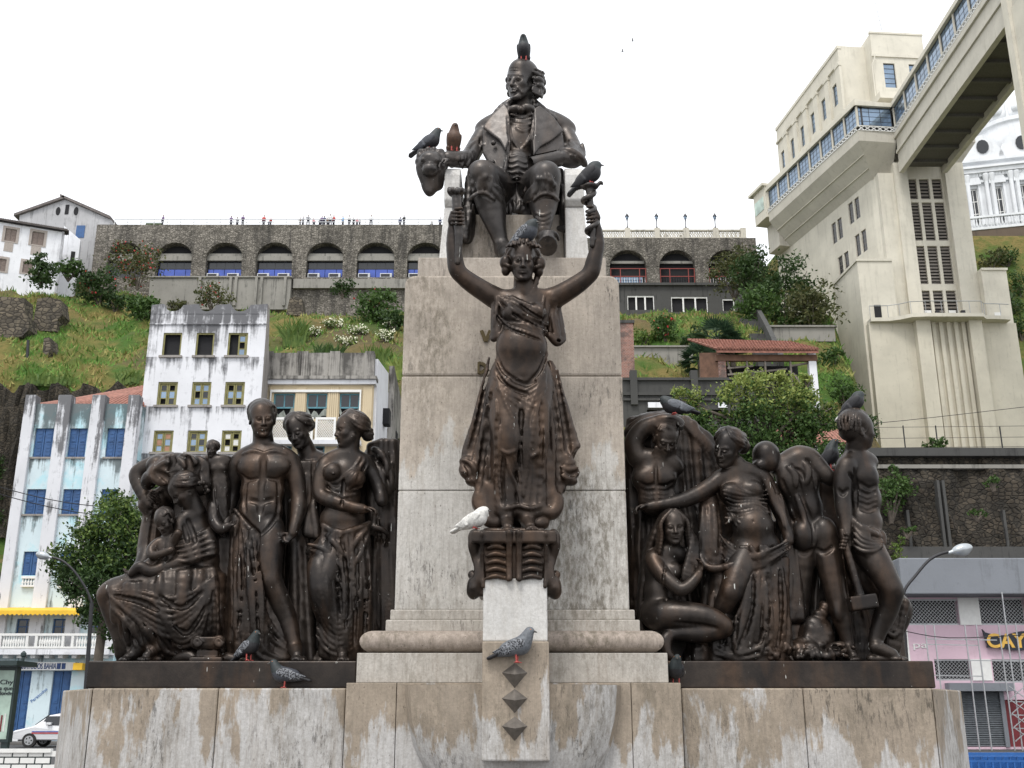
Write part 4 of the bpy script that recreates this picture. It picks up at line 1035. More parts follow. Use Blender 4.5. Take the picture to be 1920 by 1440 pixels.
 MB().prism([f(a1 + .16, 0, .3), f(a1 + .16, zz - .2, .3), f(a1 + .16, zz + .6, 5.6), f(a1 + .16, zz - .6, 5.7), f(a1 + .16, zz - .4, 11), f(a1 + .16, 0, 11)], f.u * -.3).build('side_wall', MAT['white_house'], r)
 MB().prism([f(a1 + .5, zz - .4, 5.8), f(a1 + .5, zz + 1.1, 5.6), f(a1 + .5, zz - .2, 13), f(a1 + .5, 0, 13), f(a1 + .5, 0, 5.8)], f.u * -.33).build('back_wall', MAT['parapet_grey'], r)
 for c, t, b in ((3.4, 735, 765), (7.6, 745, 775), (9.6, 760, 790)): m = MB(); fbox(m, f, a1 + .10, a1 + .55, z(b), z(t), c, c + .9); m.build('side_window', MAT['room_dark'], r)
beige_house()
def hill_houses():
 # long white house, turned a little
 pa, pb = P(-60, 404, 138.2), P(122, 427, 143.4)
 f = Frame((pa.x, pa.y, 0), (pb.x - pa.x, pb.y - pa.y)); L_ = (Vector((pb.x, pb.y, 0)) - Vector((pa.x, pa.y, 0))).length
 r = thing('white_cottage', (pb.x - 6, pb.y, 60), 'long white house with brown shuttered windows at the left end of the hilltop', 'house')
 S_ = L_/182.0; u = lambda px: (px + 60)*S_; zt = pa.z
 zq = lambda py, px: P(px, py, 138.2 + 5.2*(px + 60)/182).z
 ops = [(u(12), u(33), zq(452, 20), zq(429, 20)), (u(62), u(85), zq(459, 72), zq(435, 72)), (u(3), u(22), zq(508, 12), zq(485, 12)), (u(53), u(70), zq(512, 60), zq(491, 60))]
 m = MB(); facade(m, f, 0, L_, zt - 14, zt - .2, ops, .3, 10); m.build('wall', MAT['white_house'], r)
 for o in ops:
  shutter(f, o, .15, r, 'shutter_brown', 2)
  fr = MB()
  for a, b, c, d in ((o[0] - .35, o[0], o[2] - .2, o[3] + .35), (o[1], o[1] + .35, o[2] - .2, o[3] + .35), (o[0], o[1], o[3], o[3] + .349), (o[0], o[1], o[2] - .2, o[2])): fbox(fr, f, a, b, c, d, -.08, -.002)
  fr.build('window_surround', MAT['window_stone'], r)
 for o in ops[:2]: m = MB(); fbox(m, f, o[0] + .1, o[1] - .2, o[2] - 1.6, o[2] - .21, -.06, -.003); m.build('apron', MAT['window_stone'], r)
 m = MB(); m.add([f(-.5, zt, -.7), f(L_ + .6, zt, -.7), f(L_ + .6, zt + 1.6, 5), f(-.5, zt + 1.6, 5), f(L_ + .6, zt - .15, -.7), f(-.5, zt - .15, -.7)], [(0, 1, 2, 3), (0, 5, 4, 1)])
 m.add([f(L_ + .6, zt - .1, -.7), f(L_ + .6, zt + 1.55, 5), f(L_ + .6, zt - .1, 10.5), f(L_ + .3, zt - .1, 10.5)], [(0, 1, 2)])
 for k in range(60): a = -.4 + (L_ + .9)*k/60; m.tube([f(a, zt + .03, -.75), f(a, zt + 1.63, 5)], .13, 6)
 m.build('roof', MAT['gable_roof'], r)
 m = MB().prism([f(L_ + .01, zt - 14, 0), f(L_ + .01, zt - .1, 0), f(L_ + .01, zt + 1.45, 5), f(L_ + .01, zt - .4, 10), f(L_ + .01, zt - 14, 10)], f.u * -.3); m.build('gable_wall', MAT['white_house'], r)
 # gabled grey house behind
 Y = 158; f = Frame((0, Y, 0), (1, 0, 0)); x = lambda p, py=440: XY(p, py, Y); z = lambda p: ZY(p, Y)
 r = thing('gabled_house', (x(120), Y, z(500)), 'grey weathered house with a low gable and small round windows behind the long white house', 'house')
 poly = [f(x(37), z(520), 0), f(x(37, 403), z(404), 0), f(x(122, 375), z(374), 0), f(x(208, 410), z(412), 0), f(x(208), z(520), 0)]
 MB().prism(poly, f.w * 14).build('wall', MAT['gable_grey'], r)
 m = MB()
 for p, q in ((poly[1], poly[2]), (poly[2], poly[3])):
  d = (q - p).normalized(); m.prism([p - d*.8 + f.w*-.5 + Vector((0, 0, .02)), q + f.w*-.5 + Vector((0, 0, .02)), q + f.w*-.5 + Vector((0, 0, .5)), p - d*.8 + f.w*-.5 + Vector((0, 0, .45))], f.w * 14.6)
 m.build('roof', MAT['gable_roof'], r)
 m = MB(); fbox(m, f, x(116), x(123), z(402), z(384), -.06, .1); m.build('window', MAT['room_dark'], r)
 for p in (103, 137):
  c = f(x(p), z(396), -.05); m = MB(); m.prism([c + Vector((math.cos(t)*.38, 0, math.sin(t)*.75)) for t in (6.283*k/12 for k in range(12))], (0, .15, 0)); m.build('oval_window', MAT['room_dark'], r)
 m = MB(); fbox(m, f, x(142), x(158), z(446), z(423), -.08, .1); m.build('blue_window', MAT['shutter_blue'], r)
 # small white annex between the two
 f2 = Frame((x(150), 152, 0), (1, .35)); m = MB(); zt2 = ZY(430, 152)
 r2 = thing('white_annex', f2(0, 66, 0), 'small white annex with a dark window against the left end of the arcade', 'house')
 m = MB().prism([f2(0, 62, 0), f2(0, zt2 + .6, 0), f2(2.6, zt2 - 1.4, 0), f2(2.6, 62, 0)], f2.w * 3); m.build('wall', MAT['white_house'], r2)
 m = MB(); fbox(m, f2, 1.5, 2.1, zt2 - 5.5, zt2 - 3.5, -.05, .1); m.build('window', MAT['room_dark'], r2)
plain('gable_roof', (0.13, 0.115, 0.11), 0.9, 0, 0.3, 3)
hill_houses()
# ------------------------------------------------------------------ lift tower with its bridge, gallery and upper building
m_wall('tower_cream', (0.62, 0.59, 0.505), (0.28, 0.265, 0.22), 0.5, th=(.52, .70))
m_wall('tower_fascia', (0.54, 0.515, 0.45), (0.27, 0.25, 0.2), 0.4)
m_wall('tower_low', (0.58, 0.545, 0.455), (0.25, 0.23, 0.185), 0.6, th=(.55, .70))
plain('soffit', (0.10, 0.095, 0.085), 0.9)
plain('grille_brown', (0.19, 0.17, 0.15), 0.7)
def tower():
 r = thing('lift_tower', (52, 122, 32), 'tall cream lift tower with glazed gallery and high bridge above the cliff', 'tower')
 def xq(px, py, Y): return XY(px, py, Y)
 def solid(name, pts, z0, z1, mat='tower_cream', parent=r):
  return MB().prism([(p[0], p[1], z0) for p in pts], (0, 0, z1 - z0)).build(name, MAT[mat], parent)
 def fb(name, f, *a, mat='tower_cream', parent=r): m = MB(); fbox(m, f, *a); return m.build(name, MAT[mat], parent)
 ZL, ZW0, ZW1, ZR = 71.9, 72.7, 75.4, 76.0              # lattice sill, window band, roof
 BX0, BX1, BZ = 48.8, 54.6, 66.2
 # ---- bridge towards the viewer
 Yn, Yf = 78.0, 120.5
 f = Frame((BX0, Yf, 0), (0, -1))                           # along = towards the viewer, into the wall = +x
 Lb = Yf - Yn
 fl = Frame((BX0, Yf, 0), (0, -1));
 m = MB(); m.box(BX0, BX1, Yn, Yf, BZ + .9, ZL); m.build('bridge_beam', MAT['tower_fascia'], r)
 for c0, c1, za, zb in ((-.12, .5, BZ, BZ + 1.5), (-.22, -.002, BZ + 2.7, BZ + 3.1), (-.28, -.002, ZL - .9, ZL - .25)):
  m = MB(); m.box(BX0 + c0, BX0 + c1, Yn, Yf, za, zb); m.build('bridge_band', MAT['tower_fascia'], r)
 m = MB(); m.box(BX1 - .5, BX1 + .12, Yn, Yf, BZ, BZ + 1.5); m.build('bridge_band', MAT['tower_fascia'], r)
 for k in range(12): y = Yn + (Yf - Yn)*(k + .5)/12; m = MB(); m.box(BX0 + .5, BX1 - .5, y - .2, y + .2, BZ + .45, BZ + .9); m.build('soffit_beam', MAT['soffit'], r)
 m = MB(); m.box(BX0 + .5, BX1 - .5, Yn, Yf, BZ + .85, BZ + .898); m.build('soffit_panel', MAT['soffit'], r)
 def gallery(fr, L_, n, tag_w='gallery_window', roof=True, depth=2.5):
  """lattice band, windows with slender bars, posts and roof edge along a frame"""
  step = L_/n
  for k in range(n):
   a, b = step*k + .22, step*(k+1) - .22
   w = window(fr, a, b, ZW0, ZW1, .10, r, 'iron_dark', 'glass_sky', 3, 4, .06, .11, name=tag_w)
   fb('post', fr, step*k - .0, step*k + .2, ZL + .62, ZW1, -.05, .25)
  fb('sill_beam', fr, 0, L_, ZL + .66, ZW0 - .01, -.04, .24)
  m = MB(); fbox(m, fr, -.2, L_ + .1, ZW1 + .01, ZR, -.3, depth); m.build('roof_edge', MAT['tower_cream'], r)
  m = MB(); nn = max(2, int(L_/.75)); q = L_/nn
  for k in range(nn):
   for s_ in (0, 1): m.bar(fr(q*k, ZL + .05 + .58*s_, -.12), fr(q*(k+1), ZL + .05 + .58*(1 - s_), -.12 + .03*s_), .09)
  fbox(m, fr, 0, L_, ZL, ZL + .07, -.18, -.02); fbox(m, fr, 0, L_, ZL + .6, ZL + .66, -.18, -.02)
  tag(m.build('lattice_band', MAT['white_paint'], r), kind='stuff')
 gf = Frame((BX0, Yf, 0), (0, -1))
 # frame with into-wall = +x : along must be (0,-1) -> w = (1, 0)
 gallery(gf, Lb, 11)
 m = MB(); m.box(BX0 + .6, BX1 - .3, Yn, Yf, ZL, ZR - .1); m.build('bridge_hall', MAT['glass_dark'], r)
 fr_ = Frame((BX1, Yn, 0), (0, 1)); gallery(fr_, Lb, 11)
 # far pillar of the bridge
 solid('bridge_pillar', [(BX0 - .3, 78), (BX0 - .3, 88.5), (BX1 + 3, 88.5), (BX1 + 3, 78)], 0, BZ + .6); solid('bridge_pillar', [(BX0 - .6, 89.6), (BX0 - .6, 88.51), (BX0 + .8, 88.51), (BX0 + .8, 89.6)], 0, BZ + 9)
 solid('core_step', [(xq(1648, 330, 122.4), 123.5), (BX1 + .5, 123.5), (BX1 + .5, 133), (xq(1648, 330, 122.4), 133)], 60, ZL)
 Xg = BX1 + 4.2; m = MB(); m.add([(BX1 + .2, 120.4, ZL), (Xg, 120.4, ZL), (Xg, 127, ZL), (BX1 + .2, 120.4, ZL - 1.4), (Xg, 120.4, ZL - 1.4), (Xg, 127, ZL - 1.4), (BX1 + .2, 122.6, ZL - 5.2), (Xg - 2.6, 122.6, ZL - 5.2), (Xg - 2.6, 127, ZL - 5.2)], [(0, 1, 4, 3), (1, 2, 5, 4), (3, 4, 7, 6), (4, 5, 8, 7)]); m.build('gallery_soffit', MAT['tower_fascia'], r)
 gallery(Frame((BX1 + .3, 120.4, 0), (1, 0)), 3.8, 1); m = MB(); m.box(BX1 + .4, Xg - .1, 120.8, 127, ZL, ZR - .1); m.build('gallery_hall', MAT['glass_dark'], r)
 # ---- angled gallery wing to the cliff edge
 A, B = Vector((43.9, 120.0, 0)), Vector((38.0, 143.5, 0))
 fw = Frame(B, (A.x - B.x, A.y - B.y)); Lw = (A - B).length       # along = towards the viewer; into the wall = right
 gallery(fw, Lw, 8)
 ffr = Frame((A.x, A.y, 0), (BX0 - A.x, .5)); Lf = math.hypot(BX0 - A.x, .5)
 gallery(ffr, Lf, 1)
 def wq(a, b, c): return fw(a, b, c)
 # gallery floor slab, fascia and the sloping soffit back to the wall
 m = MB(); vs = [wq(0, ZL, -.1), wq(Lw + .1, ZL, -.1), ffr(Lf, ZL, 0), wq(0, ZL - 1.4, 0), wq(Lw, ZL - 1.4, 0), ffr(Lf, ZL - 1.4, .1),
     wq(0, ZL - 5.2, 3.2), wq(Lw - 2.6, ZL - 5.2, 3.2), Vector((BX0, 123.5, ZL - 5.2))]
 m.add(vs, [(0, 1, 4, 3), (1, 2, 5, 4), (3, 4, 7, 6), (4, 5, 8, 7)]); m.build('gallery_soffit', MAT['tower_fascia'], r)
 for t in (.35, .7):
  m = MB(); a0, a1 = wq(0, ZL - 1.4 - 3.8*t, 3.2*t - .06), wq(Lw - 2.6*t, ZL - 1.4 - 3.8*t, 3.2*t - .06); m.bar(a0, a1, .10); m.build('soffit_rib', MAT['tower_cream'], r)
 fb('gallery_hall', fw, .2, Lw, ZL, ZR - .1, .6, 9, mat='glass_dark')
 fb('gallery_roof', fw, 0, Lw + .2, ZR + .003, ZR + .35, -.2, 9)
 # end block over the cliff with a poster
 fb('end_block', fw, -3.6, -.002, ZL - .6, ZR + .3, -.4, 6); p_ = fb('poster', fw, -3.3, -.6, ZL + .9, ZR - 1.1, -.46, -.404, mat='poster')
 fb('end_roof', fw, -4.4, .2, ZR + .302, ZR + .7, -.9, 6.3); fb('end_corbel', fw, -3.4, -.02, ZL - 5, ZL - .602, 1.4, 6, mat='tower_fascia')
 # ---- walls under the gallery: receding flank, two set-backs, grille front
 fl = Frame(wq(-4, 0, 3.1), (A.x - B.x, A.y - B.y)); L2 = Lw + .9
 ops = []
 for px, py, w_, h_ in ((1541, 430, 1.2, 3.4), (1567, 395, 1.2, 3.4), (1554, 480, 1.2, 3.4)): pass
 for a, zc in ((15.2, 63.7), (19.6, 64.6), (16.0, 58.4), (20.4, 59.6)): ops += [(a, a + 1.1, zc - 1.5, zc + 1.5), (a + 1.5, a + 2.6, zc - 1.5, zc + 1.5)]
 ops.append((16.3, 17.5, 52.6, 56.0));
 m = MB(); facade(m, fl, 0, L2, 25, ZL - 4.8, ops, .35, .36); m.build('flank_wall', MAT['tower_cream'], r)
 for o in ops: window(fl, *o, .15, r, 'grille_brown', 'glass_dark', 2, 5, .05, .08)
 c0 = fl(L2, 0, 0)
 X1 = 53.6
 YF = 121.5
 solid('core_step', [(c0.x, c0.y, 0), (xq(1648, 330, 122.4), 122.4, 0), (xq(1648, 330, 122.4), 130, 0), (c0.x + 1, 135, 0)], 25, ZL - 4.9)
 solid('core_step', [(xq(1646, 330, 122.0), 122.0), (xq(1678, 330, 122.0), 122.0), (xq(1678, 330, 122.0), 134), (xq(1646, 330, 122.0), 134)], 25, ZL - 4.9)
 xa, xb, xc, xd = xq(1677, 330, YF), xq(1702, 330, YF), xq(1774, 340, YF), xq(1810, 345, YF)
 solid('front_pilaster', [(xa, YF), (xb, YF), (xb, 126), (xa, 126)], 25, BZ + 2); solid('front_pilaster', [(xc, YF), (xd, YF), (xd, 130), (xc, 130)], 25, BZ + 2.0)
 fg = Frame((xb, YF + .8, 0), (1, 0)); wg = xc - xb
 rows = [(322 + 10, 372), (375, 450), (456, 528), (540, 575), (578, 606)]
 zz = [ZY(p, YF) for p in (330, 368, 374, 446, 456, 528, 540, 600)]
 cols = [(wg*(.02 + .335*k), wg*(.02 + .335*k + .255)) for k in range(3)]
 ops = [(a, b, zz[2*j + 1], zz[2*j]) for j in range(4) for a, b in cols]
 m = MB(); facade(m, fg, 0, wg, 30, BZ + 5, ops, .4, .41); m.build('grille_wall', MAT['tower_cream'], r)
 for o in ops:
  g = MB(); nl = max(3, int((o[3] - o[2])/.42))
  for k in range(nl): z = o[2] + (o[3] - o[2])*k/nl; g.add([fg(o[0], z, .16), fg(o[1], z, .16), fg(o[1], z + .36, .34), fg(o[0], z + .36, .34)], [(0, 1, 2, 3)]); fbox(g, fg, o[0], o[1], z, z + .05, .12, .17)
  g.build('louvre', MAT['grille_brown'], r); b = MB(); fbox(b, fg, o[0], o[1], o[2], o[3], .385, .395); b.build('recess', MAT['room_dark'], r)
 # ---- lower block, balcony, plinth with fluted buttresses
 zB = ZY(610, 119.0); zK = ZY(490, 119.2)
 pL = [(xq(1607, 490, 119.2), 119.2), (xq(1672, 490, 119.2), 119.2), (xq(1672, 490, 119.2), 127), (41.2, 126.9)]
 solid('lower_block', pL, 20, zK); solid('coping', [(p[0] + (-.15 if i in (0, 3) else 0), p[1] - (.15 if i < 2 else 0)) for i, p in enumerate(pL)], zK + .002, zK + .3)
 solid('plinth_block', [(xq(1630, 620, 118.2), 118.2), (xq(1907, 620, 118.2), 118.2), (xq(1907, 620, 118.2), 128), (xq(1630, 620, 118.2), 128)], 20, zB, 'tower_low')
 zr_ = ZY(507, 120.5); solid('right_block', [(xd + .002, 120.5), (xq(1887, 510, 120.5), 120.5), (xq(1887, 510, 120.5), 130), (xd + .002, 130)], zB, zr_); solid('coping', [(xd + .004, 120.35), (xq(1887, 510, 120.5) + .15, 120.35), (xq(1887, 510, 120.5) + .15, 130), (xd + .004, 130)], zr_ + .002, zr_ + .3)
 fp = Frame((0, 118.2, 0), (1, 0))
 for p0, p1 in ((1713, 1740), (1812, 1836)): fb('buttress', fp, xq(p0, 620, 118.2), xq(p1, 620, 118.2), 20, zB - .002, -1.0, -.002, mat='tower_low')
 for p0 in (1746, 1760, 1774, 1788, 1802): fb('flute', fp, xq(p0, 620, 118.2), xq(p0 + 7, 620, 118.2), 20, zB - .004, -.35, -.003, mat='tower_low')
 # balcony slab with wavy front and a rail
 pts = [(1634, -.6), (1668, -.7), (1690, -1.2), (1712, -2.0), (1740, -2.2), (1800, -2.2), (1846, -2.2), (1850, -1.4), (1880, -1.3), (1897, -1.1)]
 W_ = [(xq(p, 608, 118.2 + c), 118.2 + c) for p, c in pts]
 solid('balcony', W_ + [(W_[-1][0], 120), (W_[0][0], 120)], zB + .002, zB + .45)
 rl = MB()
 for h in (1.5,):
  rl.tube([(p[0], p[1] + .1, zB + .45 + h) for p in W_], .05, 6)
 for a, b in zip(W_, W_[1:]):
  n = max(1, int(math.dist(a, b)/1.4))
  for k in range(n): x_, y_ = lerp(a, b, k/n); rl.bar((x_, y_ + .1, zB + .45), (x_, y_ + .1, zB + 1.95), .05)
 rl.build('balcony_rail', MAT['galvanised'], r)
 fd = Frame((0, 119.2, 0), (1, 0)); fb('door', fd, xq(1639, 580, 119.2), xq(1652, 580, 119.2), zB + .45, ZY(572, 119.2), -.05, .3, mat='room_dark')
 fd2 = Frame((0, 120.5, 0), (1, 0)); fb('door', fd2, xq(1866, 600, 120.5), xq(1878, 600, 120.5), zB + .4, ZY(586, 120.5), -.05, .3, mat='white_paint')
 for p in (1735, 1781): fb('white_panel', fg, xq(p, 595, YF + .8) - xb, xq(p + 13, 595, YF + .8) - xb, zB + .45, ZY(577, YF), .05, .15, mat='white_paint')
 for p in (1752, 1800): fb('floodlight', fp, xq(p, 603, 117), xq(p + 7, 603, 117), zB + .46, zB + .85, -2.0, -1.6, mat='iron_dark')
 # ---- upper building
 zt = 89.4; a_, b_ = Vector((45.2, 128, 0)), Vector((41.9, 150, 0)); fu = Frame(b_, (a_.x - b_.x, a_.y - b_.y)); Lu = (a_ - b_).length
 n = 6; ops = []
 for k in range(n): u = Lu*(k + .28)/n; ops += [(u, u + 1.7, 81.6, 84.9), (u, u + 1.7, 77.2, 78.4)]
 m = MB(); facade(m, fu, 0, Lu, ZR, zt, ops, .4, .5); m.build('upper_wall', MAT['tower_cream'], r)
 for i, o in enumerate(ops):
  window(fu, *o, .2, r, 'iron_dark', 'glass_sky', 2, 4 if i % 2 == 0 else 1, .07, .1)
  if i % 2 == 0: fb('window_panel', fu, o[0], o[1], 78.9, 81.2, -.07, -.002); fb('bay_pilaster', fu, o[1] + .25, o[1] + 1.5, ZR + .3, 86.4, -.35, -.003); fb('pilaster_cap', fu, o[1] + .15, o[1] + 1.6, 86.402, 86.9, -.45, -.002)
 fb('band', fu, 0, Lu, 86.95, 87.3, -.3, -.002); fb('parapet', fu, -.1, Lu + .1, zt + .002, zt + .5, -.12, .5)
 solid('upper_front', [(45.21, 128.0), (49.3, 128.4), (49.3, 134), (45.9, 134)], ZR, zt + .49); solid('upper_core', [(45.9, 129), (56.5, 129), (52, 149), (42.6, 149.5)], ZR + .3, zt - .1)
 fh = Frame((49.2, 126.2, 0), (1, 0.08)); Lh = 7.4; zh = 90.6
 ops = [(1.4, 3.0, 82.2, 86.0), (5.0, 6.5, 82.2, 86.0)]
 m = MB(); facade(m, fh, 0, Lh, ZR, zh, ops, .4, 8); m.build('stair_house', MAT['tower_cream'], r)
 for o in ops: window(fh, *o, .2, r, 'iron_dark', 'glass_sky', 1, 5, .1, .1)
 fb('band', fh, -.15, Lh + .15, 86.9, 87.3, -.2, -.002); fb('parapet', fh, -.1, Lh + .1, zh + .002, zh + .3, -.1, .3)
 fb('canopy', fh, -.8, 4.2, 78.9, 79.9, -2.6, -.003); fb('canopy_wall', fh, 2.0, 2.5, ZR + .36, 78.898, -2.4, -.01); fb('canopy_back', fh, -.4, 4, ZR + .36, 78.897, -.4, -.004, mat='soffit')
 mm = MB(); p = fh(-.4, 0, -.5)
 mm.tube([(p.x, p.y, ZR + .4), (p.x, p.y, 85.4), (p.x + .4, p.y, 86), (p.x + .5, p.y, 87)], .09, 6); mm.build('drain_pipe', MAT['tower_cream'], r)
 mm = MB(); p = fh(3.0, 0, 2)
 mm.tube([(p.x, p.y, zh), (p.x - .9, p.y, zh + 9)], [.06, .03], 5); mm.build('antenna', MAT['galvanised'], r)
 return r
plain('poster', (0.45, 0.55, 0.50), 0.7, 0, 0.5, 0.5)
tower()
# ------------------------------------------------------------------ white palace far right
m_wall('palace_white', (0.72, 0.74, 0.76), (0.40, 0.42, 0.44), 0.35)
def palace():
 Y = 168.0; r = thing('palace', (P(1812, 440, Y).x, Y, ZY(446, Y)), 'ornate white palace with cornices and small dome at the right edge', 'palace')
 pa, pb = P(1812, 440, 171), P(1960, 440, 168)
 f = Frame((pa.x, pa.y, 0), (pb.x - pa.x, pb.y - pa.y)); L_ = math.hypot(pb.x - pa.x, pb.y - pa.y); z0 = ZY(442, Y)
 def fb(name, *a, mat='palace_white'): m = MB(); fbox(m, f, *a); return m.build(name, MAT[mat], r)
 n = 4; st = L_/n; ops = [(st*(k + .32), st*(k + .68), z0 + 2.2, z0 + 7.0) for k in range(n)]
 m = MB(); facade(m, f, 0, L_, z0 - 4, z0 + 10.5, ops, .5, 14); m.build('wall', MAT['palace_white'], r)
 for k, o in enumerate(ops):
  window(f, *o, .3, r, 'white_paint', 'glass_dark', 2, 3, .1, .15)
  mid = (o[0] + o[1])/2; fb('window_hood', o[0] - .5, o[1] + .5, o[3] + .3, o[3] + .65, -.5, -.002)
  MB().prism([f(o[0] - .5, o[3] + .66, -.45), f(o[1] + .5, o[3] + .66, -.45)] + [f(mid + (o[1] - o[0] + 1)/2*math.cos(R(30*j)), o[3] + .66 + 1.1*math.sin(R(30*j)), -.45) for j in range(1, 6)], f.w*.44).build('pediment', MAT['palace_white'], r)
  for e in (o[0] - .42, o[1] + .12): fb('jamb', e, e + .3, o[2], o[3] + .298, -.25, -.003)
  for u in (st*k + .2, st*k + .95):
   c = f(u, 0, -.35); MB().lathe((c.x, c.y, z0 + .6), [(.42, 0), (.42, .4), (.30, .6), (.27, 7), (.32, 7.2), (.45, 7.8), (.45, 8.0)], 10).build('column', MAT['palace_white'], r)
 for a, b, c in ((z0 + 8.7, z0 + 9.2, -.8), (z0 + 9.21, z0 + 9.5, -1.1), (z0 + 10.2, z0 + 10.6, -.7), (z0 + 7.6, z0 + 7.9, -.3)): fb('cornice', -.5, L_, a, b, c, -.004)
 for k in range(30): u = L_*k/30; fb('dentil', u, u + .35, z0 + 8.3, z0 + 8.69, -.5, -.005)
 # balustrade in front on the cliff edge
 for a, b in ((z0 - .2, z0 + .1), (z0 + 1.25, z0 + 1.5)): fb('terrace_rail', -3, L_, a, b, -5.0, -4.6)
 first = None
 for k in range(40):
  p = f(-3 + (L_ + 3)*k/40, z0 + .11, -4.8)
  if first is None: first = MB().lathe(p, [(.10, 0), (.16, .35), (.07, .8), (.12, 1.13)], 8).build('baluster', MAT['palace_white'], r, True, p)
  else: same(first, 'baluster', r, p)
 fb('terrace_wall', -4, L_, z0 - 7, z0 - .21, -4.9, -.5, mat='terrace_brick')
 # attic, round gables and dome
 fb('attic', 2, L_, z0 + 10.5, z0 + 14, 1, 8)
 for u, w_, h_ in ((3.5, 2.4, 3.2), (8.5, 2.8, 3.6), (13.5, 2.6, 3.4)):
  MB().prism([f(u + w_*math.cos(R(15*j))*(1 + .12*math.cos(R(60*j))), z0 + 10.62 + h_*math.sin(R(15*j)), -.3) for j in range(13)], f.w*.6).build('round_gable', MAT['palace_white'], r)
  c = f(u, z0 + 12.2, -.32); MB().prism([c + f.u*.8*math.cos(t) + Vector((0, 0, .9*math.sin(t))) for t in (6.283*k/12 for k in range(12))], f.w*-.15).build('oval_window', MAT['glass_dark'], r)
  for q in (-1, 1):
   c = f(u + q*(w_ + .3), z0 + 10.62, .1); MB().lathe(c, [(.35, 0), (.3, .5), (.15, .7), (.4, 1.1), (.3, 1.5), (.08, 1.8), (.05, 2.3)], 8).build('urn', MAT['palace_white'], r)
 c = f(9, z0 + 13.5, 6)
 MB().lathe(c, [(5.2, 0), (5.2, 2.2), (5.5, 2.4), (5.5, 2.9)], 24).build('drum', MAT['palace_white'], r)
 pr = [(5.1*math.cos(R(a)), 2.9 + 6.0*math.sin(R(a))) for a in range(0, 81, 8)]
 MB().lathe(c, pr + [(.8, 8.9), (.8, 10.2), (1.0, 10.3), (.3, 11.2), (.08, 12.5)], 24).build('dome', MAT['palace_white'], r, True)
 for k in range(12):
  a = 6.283*k/12; MB().tube([(c.x + (p[0] + .02)*math.cos(a), c.y + (p[0] + .02)*math.sin(a), c.z + p[1]) for p in pr], .2, 6).build('dome_rib', MAT['palace_white'], r)
  for_ = None
 for k in range(12):
  a = 6.283*(k + .5)/12; p = (c.x + 4.9*math.cos(a), c.y + 4.9*math.sin(a), c.z + 3.6)
  MB().lathe(p, [(.6, 0), (.75, .5), (.45, 1.1), (.1, 1.5)], 8).build('dome_ornament', MAT['palace_white'], r, True)
m_wall('terrace_brick', (0.13, 0.10, 0.075), (0.06, 0.05, 0.045), 0.7)
palace(); bpy.data.objects['palace'].scale = (1.3, 1.3, 1.5)
